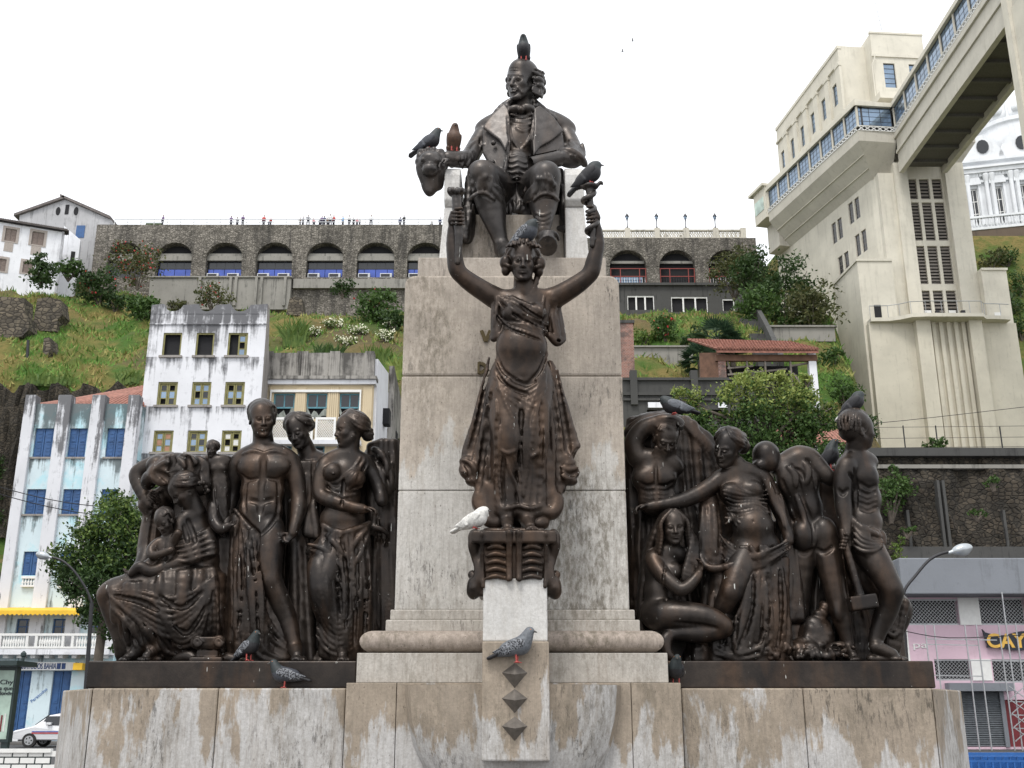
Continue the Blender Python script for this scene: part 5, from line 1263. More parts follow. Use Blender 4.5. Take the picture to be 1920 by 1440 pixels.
# ------------------------------------------------------------------ buildings and walls on the lower right
m_wall('pink_plaster', (0.68, 0.50, 0.58), (0.45, 0.36, 0.38), 0.4)
m_wall('canopy_concrete', (0.22, 0.235, 0.26), (0.10, 0.105, 0.11), 0.6)
plain('shutter_metal', (0.17, 0.185, 0.20), 0.5, 0.4)
plain('shopsign_dark', (0.014, 0.018, 0.028), 0.5); plain('sign_yellow', (0.75, 0.45, 0.08), 0.5); plain('maroon', (0.16, 0.02, 0.025), 0.7); plain('stall_blue', (0.015, 0.10, 0.33), 0.5)
def pink_shop():
 Y = 48.0; f = Frame((0, Y, 0), (1, 0, 0)); x = lambda p, py=1180: XY(p, py, Y); z = lambda p: ZY(p, Y)
 r = thing('pink_shop', (x(1830), Y, 0), 'low pink shop building with grey canopy, meshed windows and roller shutter', 'shop')
 a0, a1 = x(1686), x(2080)
 tops = [(x(1700), x(1801), z(1172), z(1123)), (x(1841), x(1928), z(1172), z(1121)), (x(1965), x(2060), z(1172), z(1121))]
 lows = [(x(1745), x(1812), z(1276), z(1236)), (x(1852), x(1940), z(1280), z(1236)), (x(1965), x(2060), z(1280), z(1236))]
 door = (x(1800, 1350), x(1879, 1350), .1, z(1294)); red = (x(1884, 1350), x(1960, 1350), .1, z(1312))
 m = MB(); facade(m, f, a0, a1, 0, z(1112), tops + lows + [door, red], .3, 10); m.build('wall', MAT['pink_plaster'], r)
 for p, q in ((1801, 1841), (1928, 1965)): m = MB(); fbox(m, f, x(p) + .01, x(q) - .01, z(1172), z(1121), -.06, -.002); m.build('white_pier', MAT['white_paint'], r); m = MB(); fbox(m, f, x(p + 11), x(q + 8) - .01, z(1276), z(1236), -.06, -.002); m.build('white_pier', MAT['white_paint'], r)
 m = MB(); fbox(m, f, a0, x(1700), 0, z(1172), -.07, -.002); m.build('white_pier', MAT['white_paint'], r)
 m = MB(); fbox(m, f, a0 - .2, a1, z(1120), z(1054), -1.4, 8); bevel(m.build('canopy', MAT['canopy_concrete'], r), .05)
 for o in tops + lows:
  b = MB(); fbox(b, f, o[0], o[1], o[2], o[3], .28, .295); b.build('room', MAT['room_dark'], r)
  w = MB(); fbox(w, f, o[0], o[1], o[2], o[2] + .07, .05, .14); fbox(w, f, o[0], o[1], o[3] - .07, o[3], .05, .14); gr = w.build('window_mesh_frame', MAT['galvanised'], r)
  l = MB(); h = o[3] - o[2]; wd = o[1] - o[0]; n = int(wd/.16)
  for k in range(-int(h/.16), n):
   for s_ in (0, 1):
    u0 = o[0] + k*.16; u1 = u0 + h; za_, zb_ = o[2], o[3]
    if u0 < o[0]: za_ += o[0] - u0; u0 = o[0]
    if u1 > o[1]: zb_ -= u1 - o[1]; u1 = o[1]
    if u1 - u0 < .02: continue
    if s_: u0, u1 = o[0] + o[1] - u0, o[0] + o[1] - u1
    l.add([f(u0 - .012, za_, .09 + .01*s_), f(u0 + .012, za_, .09 + .01*s_), f(u1 + .012, zb_, .09 + .01*s_), f(u1 - .012, zb_, .09 + .01*s_)], [(0, 1, 2, 3)])
  tag(l.build('wire_mesh', MAT['galvanised'], gr), kind='stuff')
 m = MB(); fbox(m, f, x(1772, 1290), x(1893, 1290), z(1296), z(1281), -.5, -.003); m.build('shutter_box', MAT['canopy_concrete'], r)
 n = 26
 for k in range(n):
  zz = door[2] + (door[3] - door[2])*k/n; hh = (door[3] - door[2])/n
  sl = MB(); sl.add([f(door[0], zz, .05), f(door[1], zz, .05), f(door[1], zz + hh*.5, .0), f(door[0], zz + hh*.5, .0), f(door[1], zz + hh, .05), f(door[0], zz + hh, .05)], [(0, 1, 2, 3), (3, 2, 4, 5)]); sl.build('shutter_slat', MAT['shutter_metal'], r)
 for u in (door[0] - .18, door[1]): m = MB(); fbox(m, f, u, u + .18, .1, z(1296), -.08, .1); m.build('shutter_rail', MAT['canopy_concrete'], r)
 m = MB(); fbox(m, f, red[0], red[1], red[2], red[3], .1, .2); m.build('maroon_door', MAT['maroon'], r)
 # CAYRU sign: dark wavy board, yellow letters
 s0, s1 = x(1838, 1200), x(1990, 1200); n = 20; top = [(s0 + (s1 - s0)*k/n, z(1188 - 4*math.sin(k*.55 + 2.2))) for k in range(n+1)]; bot = [(s0 + (s1 - s0)*k/n, z(1217 - 3*math.sin(k*.5 + .4))) for k in range(n, -1, -1)]
 top[0] = (s0 + .05, z(1180)); bot[-1] = (s0 + .2, z(1210))
 sg = MB().prism([f(a, b, -.22) for a, b in top + bot], f.w*.1).build('sign_board', MAT['shopsign_dark'], r)
 text_mesh('lettering', 'CAYRU', f, x(1846, 1200), z(1214), -.235, z(1189) - z(1214), 'sign_yellow', sg, x(1965, 1200) - x(1846, 1200), .022)
 text_mesh('faded_lettering', 'pa', f, x(1712, 1210), z(1215), -.02, .28, 'white_paint', r, .62)
pink_shop()
def scaffold():
 r = thing('scaffold', (P(1880, 1300, 46.5).x, 46.5, 0), 'thin galvanised tube scaffold standing in front of the pink shop', 'scaffold')
 f = Frame((0, 46.6, 0), (1, 0, 0)); x = lambda p: XY(p, 1200, 46.6); z = lambda p: ZY(p, 46.6)
 zs_ = [z(1395), z(1315), z(1262), z(1232), z(1202)]
 for p, t in ((1737, 1172), (1754, 1170), (1812, 1172), (1834, 1170), (1876, 1168), (1890, 1110), (1908, 1168)):
  MB().bar(f(x(p), 0, 0), f(x(p), z(t), 0), .045).build('standard', MAT['galvanised'], r)
 for a, b, yy in ((1737, 1834, 1208), (1737, 1834, 1266), (1812, 1930, 1238), (1876, 1930, 1315), (1876, 1930, 1365), (1876, 1930, 1340), (1740, 1870, 1198)): MB().bar(f(x(a), z(yy), .05), f(x(b), z(yy + 2), .05), .04).build('ledger', MAT['galvanised'], r)
 for k in range(4):
  MB().bar(f(x(1878), z(1390 - 26*k), -.05), f(x(1910), z(1364 - 26*k), -.05), .035).build('brace', MAT['galvanised'], r); MB().bar(f(x(1910), z(1390 - 26*k), -.09), f(x(1878), z(1364 - 26*k), -.09), .035).build('brace', MAT['galvanised'], r)
scaffold()
def cliff_walls():
 # black stained rubble retaining wall, lower right
 Y = 62.0; f = Frame((0, Y, 0), (1, 0, 0)); x = lambda p, py=950: XY(p, py, Y); z = lambda p: ZY(p, Y)
 r = thing('cliff_wall', (x(1780), Y, 8), 'high dark rubble retaining wall streaked with moss above the pink shop', 'wall')
 n = 40; xs = [x(1560) + (x(2060) - x(1560))*k/n for k in range(n+1)]; zs_ = [z(v) for v in (850, 876, 905, 940, 975, 1010, 1040, 1075, 1120)]
 rn = random.Random(4); V = [];
 for j, zz in enumerate(zs_):
  for i, xx in enumerate(xs): V.append(f(xx, zz, (-.0 + .10*j*-1) + rn.uniform(-.22, .22) + (.25 if 1 <= j <= 3 and 18 < i < 24 else 0)))
 m = MB(); m.add(V, [(j*(n+1) + i, j*(n+1) + i+1, (j+1)*(n+1) + i+1, (j+1)*(n+1) + i) for j in range(len(zs_)-1) for i in range(n)])
 m.build('rubble_face', MAT['dark_stone'], r)
 m = MB(); fbox(m, f, xs[0], xs[-1], z(858), z(843), -.5, 3); m.build('wall_coping', MAT['concrete_dark'], r); m = MB(); fbox(m, f, xs[0], xs[-1], z(880), z(873), -.3, .5); m.build('wall_ledge', MAT['concrete_old'], r)
 for k, p in enumerate((1752, 1762, 1690, 1868)): m = MB(); fbox(m, f, x(p), x(p + 5), z(1050), z(905 if k < 2 else 960), -.75 + .02*k, .3); m.build('wall_rib', MAT['concrete_dark'], r)
 m = MB(); fbox(m, f, x(1660), x(2060), z(1064), z(1030), -1.1, .2); m.build('lower_wall', MAT['concrete_dark'], r)
 # wire fence on top of it
 fr = thing('wire_fence', (x(1760), Y + 1, z(843)), 'thin wire fence with posts along the top of the dark retaining wall', 'fence'); fy = Frame((0, Y + 1, 0), (1, 0, 0))
 for p in (1705, 1767, 1889, 1960): MB().bar(fy(x(p, 800), z(845), 0), fy(x(p, 800), z(790 if p != 1889 else 792), 0), .06).build('post', MAT['iron_dark'], fr)
 for yy in (793, 814, 832): MB().bar(fy(x(1652, 800), z(yy), .06), fy(x(1960, 800), z(yy - 3), .06), .022).build('wire', MAT['iron_dark'], fr)
 # dark wall behind the blue house, upper left
 Y = 95.0; f = Frame((0, Y, 0), (1, 0, 0)); x = lambda p, py=780: XY(p, py, Y); z = lambda p: ZY(p, Y)
 r = thing('terrace_wall', (x(100), Y, 16), 'dark rubble terrace wall behind the blue house, grass along its top', 'wall')
 n = 60; xs = [x(-60) + (x(300) - x(-60))*k/n for k in range(n+1)]; V = []
 tp = lambda p: 726 + 8*math.sin(p*.11) + rn.uniform(-3, 3)
 rows = 9
 T_ = [tp(-60 + 360*i/n) for i in range(n+1)]
 for j in range(rows):
  for i, xx in enumerate(xs): V.append(f(xx, z(T_[i] + (1010 - T_[i])*j/(rows-1)), -.06*j + rn.uniform(-.3, .3)))
 V += [f(xx, z(T_[i]), 2.5) for i, xx in enumerate(xs)]
 q = [(j*(n+1) + i, j*(n+1) + i+1, (j+1)*(n+1) + i+1, (j+1)*(n+1) + i) for j in range(rows-1) for i in range(n)] + [(i, rows*(n+1) + i, rows*(n+1) + i+1, i+1) for i in range(n)]
 m = MB(); m.add(V, q); m.build('rubble_face', MAT['dark_stone'], r)
 # ruined stone stumps on the grass
 def ruin(label, px, Y):
  pts = px; Y = hill_Y(sum(p[0] for p in px)/len(px), max(p[1] for p in px), Y) - .5; rr = thing('ruined_wall', P(sum(p[0] for p in pts)/len(pts), max(p[1] for p in pts), Y), label, 'wall')
  MB().prism([P(p[0], p[1], Y) for p in pts], (0, 2.2, 0)).build('masonry', MAT['ruin_stone'], rr)
 ruin('dark ruined stone stump at the left edge of the grassy slope', [(-30, 636), (-30, 560), (4, 556), (46, 559), (46, 590), (54, 594), (54, 618), (40, 632)], 117)
 ruin('dark ruined stone block, second from the left edge on the grassy slope', [(54, 618), (62, 604), (70, 560), (90, 557), (113, 562), (117, 590), (108, 600), (106, 622)], 116.5)
 ruin('low dark stone stub beside the grassy path on the left slope', [(80, 660), (82, 634), (92, 632), (95, 655), (90, 668)], 110)
 ruin('dark buttress of stone in the orange grass above the beige house', [(536, 590), (543, 560), (552, 556), (566, 560), (570, 592)], 127)
 f = Frame((0, 150, 0), (1, 0, 0))
 pole = thing('pole', P(51, 698, 100), 'thin black pole standing on the left grassy slope', 'pole'); MB().bar(P(50, 702, 100), P(53, 638, 100), .22).build('shaft', MAT['iron_dark'], pole)
 # terraces right of the pedestal
 def slabwall(name, label, Y, x0, x1, y0, y1, mat, d=1.0):
  f = Frame((0, Y, 0), (1, 0, 0)); rr = thing(name, P((x0 + x1)/2, y1, Y), label, 'wall'); m = MB(); fbox(m, f, XY(x0, (y0+y1)/2, Y), XY(x1, (y0+y1)/2, Y), ZY(y1, Y), ZY(y0, Y), 0, d); m.build('slab', MAT[mat], rr); m = MB(); fbox(m, f, XY(x0, (y0+y1)/2, Y) - .2, XY(x1, (y0+y1)/2, Y) + .2, ZY(y0, Y) + .003, ZY(y0 - 3, Y), -.25, d + .1); m.build('coping', MAT[mat], rr)
 slabwall('terrace_wall', 'pale grey concrete wall beneath the slope just right of the pedestal', 104, 1176, 1300, 652, 708, 'concrete_old')
 slabwall('terrace_wall', 'long grey concrete wall below the dark shrubs, left of the lift tower', 112, 1444, 1566, 614, 640, 'concrete_old')
 # brick chimney pier beside the pedestal
 rr = thing('brick_pillar', P(1178, 720, 84), 'tall red brick pillar just right of the pedestal', 'pillar'); Y = 84; f = Frame((0, Y, 0), (1, 0, 0)); X0, X1 = XY(1163, 660, Y), XY(1189, 660, Y); z0, z1 = ZY(730, Y), ZY(606, Y)
 m = MB(); fbox(m, f, X0, X1, z0 - 4, z1, 0, 1.2); m.build('brickwork', MAT['brick'], rr); m = MB(); fbox(m, f, X0 - .1, X1 + .1, z1 + .002, z1 + .25, -.1, 1.3); m.build('cap', MAT['concrete_dark'], rr)
def m_brick():
 t = NT('brick'); b = t.n('ShaderNodeTexBrick');
 mp = t.n('ShaderNodeMapping'); mp.inputs['Rotation'].default_value = (R(90), 0, 0); g = t.n('ShaderNodeNewGeometry'); t.L(g.outputs['Position'], mp.inputs[0]); t.L(mp.outputs[0], b.inputs['Vector'])
 b.inputs['Scale'].default_value = 2.2; b.inputs['Color1'].default_value = (.22, .085, .06, 1); b.inputs['Color2'].default_value = (.30, .14, .10, 1); b.inputs['Mortar'].default_value = (.26, .24, .22, 1); b.inputs['Mortar Size'].default_value = .03
 c = t.mix(t.ramp(t.noise(.9, 5, .65), (.48, 0), (.6, .8)), b.outputs[0], (.07, .06, .055)); t.bump(b.outputs[1], -.4, .03); MAT['brick'] = t.done(c, .9)
m_brick()
cliff_walls()
def stair_path():
 m = MB(); a = [(1386, 598, 128), (1408, 596, 128)]; b = [(1420, 668, 96), (1462, 668, 96)]
 r = thing('hill_stairs', P(1420, 640, 110), 'dark concrete stairway climbing the slope right of the palm', 'stairs'); n = 26
 for k in range(n):
  t = k/n; Y = 97 + 30*t; l = lerp((1422, 0), (1388, 0), t)[0]; rr = lerp((1462, 0), (1410, 0), t)[0]; py = 668 - 72*t; X0, X1 = XY(l, py, Y), XY(rr, py, Y); zz = float(hill_main(Y)) + .9
  m = MB().box(X0, X1, Y, Y + 1.25, zz - 1.6, zz); m.build('step', MAT['concrete_dark'], r)
 m = MB(); pts = [(XY(lerp((1464, 0), (1412, 0), k/8)[0], 668 - 72*k/8, 97 + 30*k/8), 97 + 30*k/8, float(hill_main(97 + 30*k/8)) + 1.3) for k in range(9)]
 for p, q in zip(pts, pts[1:]): m.bar(p, q, .5, 1.6)
 m.build('parapet', MAT['concrete_dark'], r)
stair_path()
def shed():
 Y = 78.0; f = Frame((0, Y, 0), (1, 0, 0)); x = lambda p, py=720: XY(p, py, Y); z = lambda p: ZY(p, Y)
 r = thing('tiled_shed', (x(1430), Y, z(765)), 'open-fronted ruined shed with red tiled roof on the right slope', 'shed')
 z0 = z(775)
 m = MB(); fbox(m, f, x(1320), x(1364), z0 - 3, z(652), 0, .3);
 MB().prism([f(x(1318), z0 - 3, 1.5), f(x(1322), z(650), 1.5), f(x(1352), z(661), 0), f(x(1356), z0 - 3, 0)], f.w*.3).build('brown_wall', MAT['rust_wall'], r)
 m = MB(); fbox(m, f, x(1349), x(1363), z0 - 3, z(664), -.05, .35); m.build('brick_pier', MAT['brick'], r)
 m = MB(); fbox(m, f, x(1520), x(1534), z0 - 3, z(658), -.05, .5); m.build('white_pier', MAT['white_house'], r)
 m = MB(); fbox(m, f, x(1350), x(1530), z0 - 3, z(652), 4.6, 4.8); m.build('back_wall', MAT['room_dark'], r)
 za, zb = z(661), ZY(643, Y + 4.5); u0, u1 = x(1344), x(1536)
 m = MB(); m.add([f(u0, za, -.6), f(u1, za - .05, -.6), f(u1 - .8, zb, 4.5), f(u0 - 1.3, zb + .25, 4.5), f(u0, za - .2, -.6), f(u1, za - .25, -.6)], [(0, 1, 2, 3), (0, 4, 5, 1)]);
 rf = m.build('roof', MAT['roof_tile'], r)
 n = 34; first = None
 for k in range(n):
  t = (k + .5)/n; a = f(u0 + (u1 - u0)*t, za + .06 - .05*t, -.7); b = f(u0 - 1.3 + (u1 - .8 - u0 + 1.3)*t, zb + .30 - .22*t, 4.5); tl = MB()
  for j in range(8): p, q = a.lerp(b, j/8), a.lerp(b, (j + 1.12)/8); tl.tube([p + Vector((0, 0, .05)), q + Vector((0, 0, -.01))], [.13, .10], 6)
  tl.build('tile_row', MAT['roof_tile'], rf)
 m = MB(); fbox(m, f, u0, u1, za - .7, za - .21, -.1, .2); m.build('fascia_beam', MAT['rust_wall'], r)
 for p in (1402, 1436, 1484): m = MB(); fbox(m, f, x(p), x(p + 3), z0 - 3, za - .3, -.02, .2); m.build('post', MAT['old_wood'], r)
 for a, b, c, d in ((1366, 690, 1416, 684), (1366, 702, 1480, 690), (1484, 686, 1524, 678), (1490, 700, 1515, 740), (1366, 674, 1375, 704), (1440, 705, 1480, 700)): MB().bar(f(x(a), z(b), .1), f(x(c), z(d), .3), .14).build('timber', MAT['old_wood'], r)
 # row of dark balustraded facade in front of the slope
 Y = 72; f = Frame((0, Y, 0), (1, 0, 0)); r2 = thing('grey_house', (XY(1300, 760, Y), Y, 14), 'dark grimy parapet building partly hidden by the tree right of the pedestal', 'house'); x = lambda p: XY(p, 740, Y); z = lambda p: ZY(p, Y)
 m = MB(); facade(m, f, x(1168), x(1452), 8, z(712), [(x(1212), x(1240), z(790), z(768)), (x(1255), x(1283), z(790), z(768)), (x(1325), x(1352), z(790), z(768))], .3, 8); m.build('wall', MAT['parapet_dirty'], r2)
 for p in (1182, 1296, 1404): m = MB(); fbox(m, f, x(p), x(p + 13), z(760), z(696), -.25, .3); m.build('pier', MAT['parapet_dirty'], r2)
 for a, b in ((742, 736), (752, 748), (714, 709)): m = MB(); fbox(m, f, x(1168), x(1452), z(a), z(b), -.18, -.002); m.build('moulding', MAT['parapet_dirty'], r2)
 for p, q in ((1214, 1262), (1282, 1292), (1345, 1362)): m = MB(); fbox(m, f, x(p), x(q), z(765), z(755), -.12, -.003); m.build('white_patch', MAT['white_house'], r2)
 Y = 60; f = Frame((0, Y, 0), (1, 0, 0)); rr = thing('tiled_roof_house', P(1560, 830, Y), 'small red tiled roof peeping out behind the tree at right', 'house')
 A_ = [P(1440, 832, Y), P(1602, 832, Y), P(1570, 808, Y + 4), P(1440, 806, Y + 4)]; m = MB(); m.add(A_, [(0, 1, 2, 3)])
 for k in range(22): t = k/21; m.tube([A_[0].lerp(A_[1], t), A_[3].lerp(A_[2], t)], .12, 6)
 m.build('roof', MAT['roof_tile'], rr); m = MB(); fbox(m, f, A_[0].x, A_[1].x - .3, 6, A_[0].z - .05, .3, 4); m.build('wall', MAT['white_house'], rr)
plain('rust_wall', (0.13, 0.07, 0.045), 0.9, 0, 0.3, 2); plain('old_wood', (0.16, 0.14, 0.12), 0.9, 0, 0.3, 3); m_wall('parapet_dirty', (0.065, 0.065, 0.062), (0.03, 0.03, 0.03), 0.8)
shed()
# ------------------------------------------------------------------ plants
def leaf_mesh(cent, size, seed, up=0.2, aspect=0.5, jitter=0.35):
 """diamond leaves at the given centres, every way turned"""
 rg = np.random.default_rng(seed); n = len(cent)
 d = rg.normal(size=(n, 3)); d[:, 2] += up; d /= np.linalg.norm(d, axis=1)[:, None]
 e = rg.normal(size=(n, 3)); e -= d * (e*d).sum(1)[:, None]; e /= np.linalg.norm(e, axis=1)[:, None]
 L = (size * (1 + jitter*rg.uniform(-1, 1, n)))[:, None]; nrm = np.cross(d, e)
 V = np.stack([cent - d*L*.5, cent + e*L*aspect*.5 + nrm*L*.08, cent + d*L*.5, cent - e*L*aspect*.5 + nrm*L*.08], 1).reshape(-1, 3)
 return V, np.arange(4*n).reshape(n, 4)
def clumps(blobs, per, n, seed, spread=0.28):
 """leaf centres in clusters spread through blobs (centre, radii)"""
 rg = np.random.default_rng(seed); out = []
 tot = sum(float(np.prod(b[1]))**(2/3) for b in blobs)
 for c, r in blobs:
  r = np.array(r, float); m = max(3, int(per * float(np.prod(r))**(2/3) / tot)); k = max(4, int(n / per))
  u = rg.normal(size=(m, 3)); u /= np.linalg.norm(u, axis=1)[:, None]; rad = rg.uniform(.35, 1.0, m)**.6
  cc = np.array(c) + u * rad[:, None] * r
  sg = spread * r.mean() * rg.uniform(.5, 1.3, m)
  out.append((cc[:, None, :] + rg.normal(size=(m, k, 3)) * sg[:, None, None] * np.array([1, 1, .7])).reshape(-1, 3))
 return np.concatenate(out)
def tree(name, label, base, blobs, n, leaf, mat, trunk_r, seed, mats2=None, cat='tree', per=70, fork=None):
 r = thing(name, base, label, cat); base = Vector(base); rn = random.Random(seed)
 fork = Vector(fork) if fork is not None else base.lerp(Vector(blobs[0][0]), .5)
 m = MB(); m.tube([base, base.lerp(fork, .5) + Vector((rn.uniform(-.1, .1), 0, 0)), fork], [trunk_r*1.15, trunk_r, trunk_r*.85], 10)
 m.build('trunk', MAT['bark'], r, True)
 m = MB()
 for c, rad in blobs:
  c = Vector(c); mid = fork.lerp(c, .5) + Vector((rn.uniform(-.25, .25), rn.uniform(-.2, .2), rn.uniform(0, .3)))
  m.tube([fork, mid, c], [trunk_r*.55, trunk_r*.35, trunk_r*.12], 6)
  for k in range(4):
   d = Vector((rn.gauss(0, 1), rn.gauss(0, 1), rn.gauss(.3, .7))).normalized()
   m.tube([mid.lerp(c, .4 + .15*k), c + d * rad[0] * .85], [trunk_r*.18, trunk_r*.05], 5)
 tag(m.build('branches', MAT['bark'], r, True), kind='stuff')
 C_ = clumps(blobs, per, n, seed); V, Q = leaf_mesh(C_, leaf, seed + 1)
 if mats2 is None: mesh_obj('crown', V, Q, MAT[mat], r)
 else:
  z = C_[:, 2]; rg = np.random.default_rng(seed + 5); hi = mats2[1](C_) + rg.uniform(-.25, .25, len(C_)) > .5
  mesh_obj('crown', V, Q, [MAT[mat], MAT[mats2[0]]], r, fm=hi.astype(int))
 return r
def blob(px, py, rpx, Y, dy=0, ry=None, flat=1.0):
 q = PS(py, Y); return (tuple(P(px, py, Y + dy)), (rpx*q, rpx*q*.9 if ry is None else ry, rpx*q*flat))
Y = 36.0
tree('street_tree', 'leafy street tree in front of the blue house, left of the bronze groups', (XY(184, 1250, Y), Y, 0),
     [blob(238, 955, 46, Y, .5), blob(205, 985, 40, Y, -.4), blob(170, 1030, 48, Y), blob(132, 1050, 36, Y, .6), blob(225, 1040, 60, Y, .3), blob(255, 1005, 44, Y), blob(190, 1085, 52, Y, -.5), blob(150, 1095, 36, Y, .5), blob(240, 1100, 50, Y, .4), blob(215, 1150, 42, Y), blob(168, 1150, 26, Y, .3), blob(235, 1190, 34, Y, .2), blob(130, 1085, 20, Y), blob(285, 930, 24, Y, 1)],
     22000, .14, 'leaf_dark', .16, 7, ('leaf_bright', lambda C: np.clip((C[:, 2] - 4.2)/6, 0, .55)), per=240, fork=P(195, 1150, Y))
Y = 42.0
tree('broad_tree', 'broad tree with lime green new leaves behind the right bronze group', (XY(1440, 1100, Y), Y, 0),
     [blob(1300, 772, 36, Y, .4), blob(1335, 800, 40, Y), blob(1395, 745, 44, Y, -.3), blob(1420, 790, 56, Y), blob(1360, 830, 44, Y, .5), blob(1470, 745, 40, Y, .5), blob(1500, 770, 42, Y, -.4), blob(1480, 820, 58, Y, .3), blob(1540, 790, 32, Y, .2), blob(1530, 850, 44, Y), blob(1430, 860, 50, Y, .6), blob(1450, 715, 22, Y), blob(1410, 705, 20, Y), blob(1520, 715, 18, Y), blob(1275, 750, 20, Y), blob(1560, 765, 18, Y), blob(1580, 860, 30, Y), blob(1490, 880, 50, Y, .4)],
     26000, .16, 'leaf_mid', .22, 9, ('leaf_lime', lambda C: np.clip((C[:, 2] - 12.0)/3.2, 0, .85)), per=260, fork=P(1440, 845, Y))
def bush(label, px, py, w, h, Y, mat, n=900, leaf=None, flowers=None, seed=0, name='bush', group=None):
 """py: its foot"""
 Y = hill_Y(px, py, Y); q = PS(py, Y); rn = random.Random(seed + int(px)); base = P(px, py, Y); r = thing(name, base, label, 'bush', group)
 bl = []
 for k in range(5): bl.append(blob(px + rn.uniform(-.32, .32)*w, py - h*rn.uniform(.25, .75), min(w, h)*rn.uniform(.24, .42), Y, rn.uniform(-.2, .2)*w*q))
 bl.append(blob(px, py - h*.4, min(w, h)*.45, Y))
 C_ = clumps(bl, 60, n, seed + int(px)); V, Q = leaf_mesh(C_, leaf or .42, seed + 3)
 mesh_obj('foliage', V, Q, MAT[mat], r)
 m = MB()
 for c, rad in bl: m.tube([base - Vector((0, 0, .3)), Vector(c)], [.12, .04], 5)
 tag(m.build('stems', MAT['bark'], r), kind='stuff')
 if flowers:
  rg = np.random.default_rng(seed + 9); F_ = C_[rg.choice(len(C_), flowers[1])] + rg.normal(size=(flowers[1], 3))*.15 + np.array([0, -.25, .1]); V, Q = leaf_mesh(F_, .30 if flowers[0] == 'flower_red' else .2, seed + 4, aspect=.9); tag(mesh_obj('flowers', V, Q, MAT[flowers[0]], r), kind='stuff')
plain('flower_red', (0.42, 0.03, 0.03), 0.7); plain('flower_white', (0.72, 0.72, 0.55), 0.7)
for i, a in enumerate([
 ('round green bush in front of the long white house', 76, 532, 80, 50, 130, 'leaf_dark', 1500, .5), ('smaller green bush at the corner of the long white house', 128, 524, 56, 38, 133, 'leaf_mid', 900, .5),
 ('large dark shrub with red flowers at the left foot of the arcade', 186, 572, 110, 66, 126, 'leaf_dark', 1900, .5, ('flower_red', 40)), ('red flowering creeper below the ivy-covered first arch', 258, 540, 120, 84, 144, 'leaf_olive', 1600, .5, ('flower_red', 110)),
 ('mid green shrub on the slope below the first arch', 262, 600, 110, 56, 120, 'leaf_mid', 1700, .5), ('dark shrub right of the ruined blocks, under the flowering creeper', 215, 585, 50, 40, 127, 'leaf_dark', 700),
 ('orange-tinged shrub under the second arch with sparse flowers', 398, 584, 80, 58, 125, 'leaf_olive', 800, None, ('flower_red', 22)), ('bright green bush between the two ruined stone stumps', 43, 606, 40, 36, 116, 'leaf_bright', 900, .35),
 ('small shrub on the slope behind the notched parapet', 330, 588, 60, 30, 123, 'leaf_olive', 500), ('dark small shrub at the foot of the fifth arch', 642, 556, 42, 34, 143, 'leaf_dark', 600),
 ('large loose shrub beside the pedestal, left side', 716, 606, 100, 80, 122, 'leaf_mid', 2200, .5, ('flower_red', 14)), ('lower shrub tucked against the pedestal edge on the left', 738, 620, 50, 40, 121, 'leaf_dark', 700),
 ('brown-green shrub climbing over the last right arch', 1376, 560, 96, 116, 134, 'leaf_olive', 2400, .5), ('dark tall shrub below the end of the lift gallery', 1410, 540, 80, 90, 128, 'leaf_dark', 1600, .5), ('widest dark shrub left of the lift tower', 1472, 600, 150, 132, 122, 'leaf_dark', 3800, .5), ('rust-tinged shrub at the foot of the lift tower', 1524, 622, 104, 92, 118.5, 'leaf_olive', 2200, .5),
 ('bright green shrub in front of the widest dark shrub', 1424, 604, 74, 76, 120, 'leaf_mid', 1500, .5), ('green undergrowth on the wall left of the lift tower', 1500, 622, 130, 30, 114, 'leaf_mid', 900),
 ('shrub with red flowers on the slope right of the pedestal', 1248, 640, 70, 52, 117, 'leaf_mid', 1000, None, ('flower_red', 30)), ('yellow-green grass bush close to the pedestal on the right', 1205, 650, 60, 40, 112, 'leaf_bright', 800), ('low shrub between the flowering shrub and the palm', 1296, 662, 50, 46, 110, 'leaf_dark', 700),
 ('leafy ground plants right of the tiled shed', 1562, 690, 50, 44, 92, 'leaf_mid', 800, .35), ('bright weeds below the lift tower, above the broad tree', 1590, 770, 70, 60, 84, 'leaf_mid', 1200, .3), ('dark weeds at the lower left corner of the lift tower', 1618, 830, 50, 50, 76, 'leaf_dark', 900, .3),
 ('bright bush growing out of the dark rubble wall', 1670, 972, 74, 92, 61.0, 'leaf_mid', 1700, .2), ('small bush on top of the dark retaining wall', 1752, 846, 60, 26, 63, 'leaf_mid', 700, .2), ('tuft of leaves low on the dark wall beside the lamp', 1684, 1080, 26, 90, 60, 'leaf_bright', 500, .16), ('small plant on the dark wall near the right edge', 1862, 912, 40, 20, 61, 'leaf_mid', 300, .16), ('second small plant on the dark wall, right of the bush', 1700, 1000, 50, 14, 60.6, 'leaf_mid', 260, .16), ('small plant on the dark wall above the grey canopy', 1830, 968, 60, 14, 60.6, 'leaf_mid', 300, .16), ('tiny plant sprouting near the top of the dark rubble wall', 1676, 886, 22, 16, 61, 'leaf_mid', 200, .16),
 ('green bush right of the lift tower at the picture edge', 1912, 560, 60, 60, 136, 'leaf_mid', 800), ('green bush below the white palace terrace', 1890, 500, 80, 34, 150, 'leaf_mid', 700), ('ragged bush on the bank under the palace, right of the lift tower', 1858, 506, 70, 40, 152, 'leaf_olive', 900), ('dark bush halfway down the bank right of the lift tower', 1898, 590, 60, 50, 140, 'leaf_dark', 800), ('dark creeper at the left edge behind the blue house', 8, 930, 60, 100, 82, 'leaf_dark', 2600, .3), ('dark creeper low at the left edge near the blue house', 4, 1010, 50, 90, 78, 'leaf_dark', 1400, .3), ('dark bush beside the lift tower balcony at the right edge', 1916, 640, 40, 60, 134, 'leaf_dark', 500)]): bush(*a, seed=i*11)
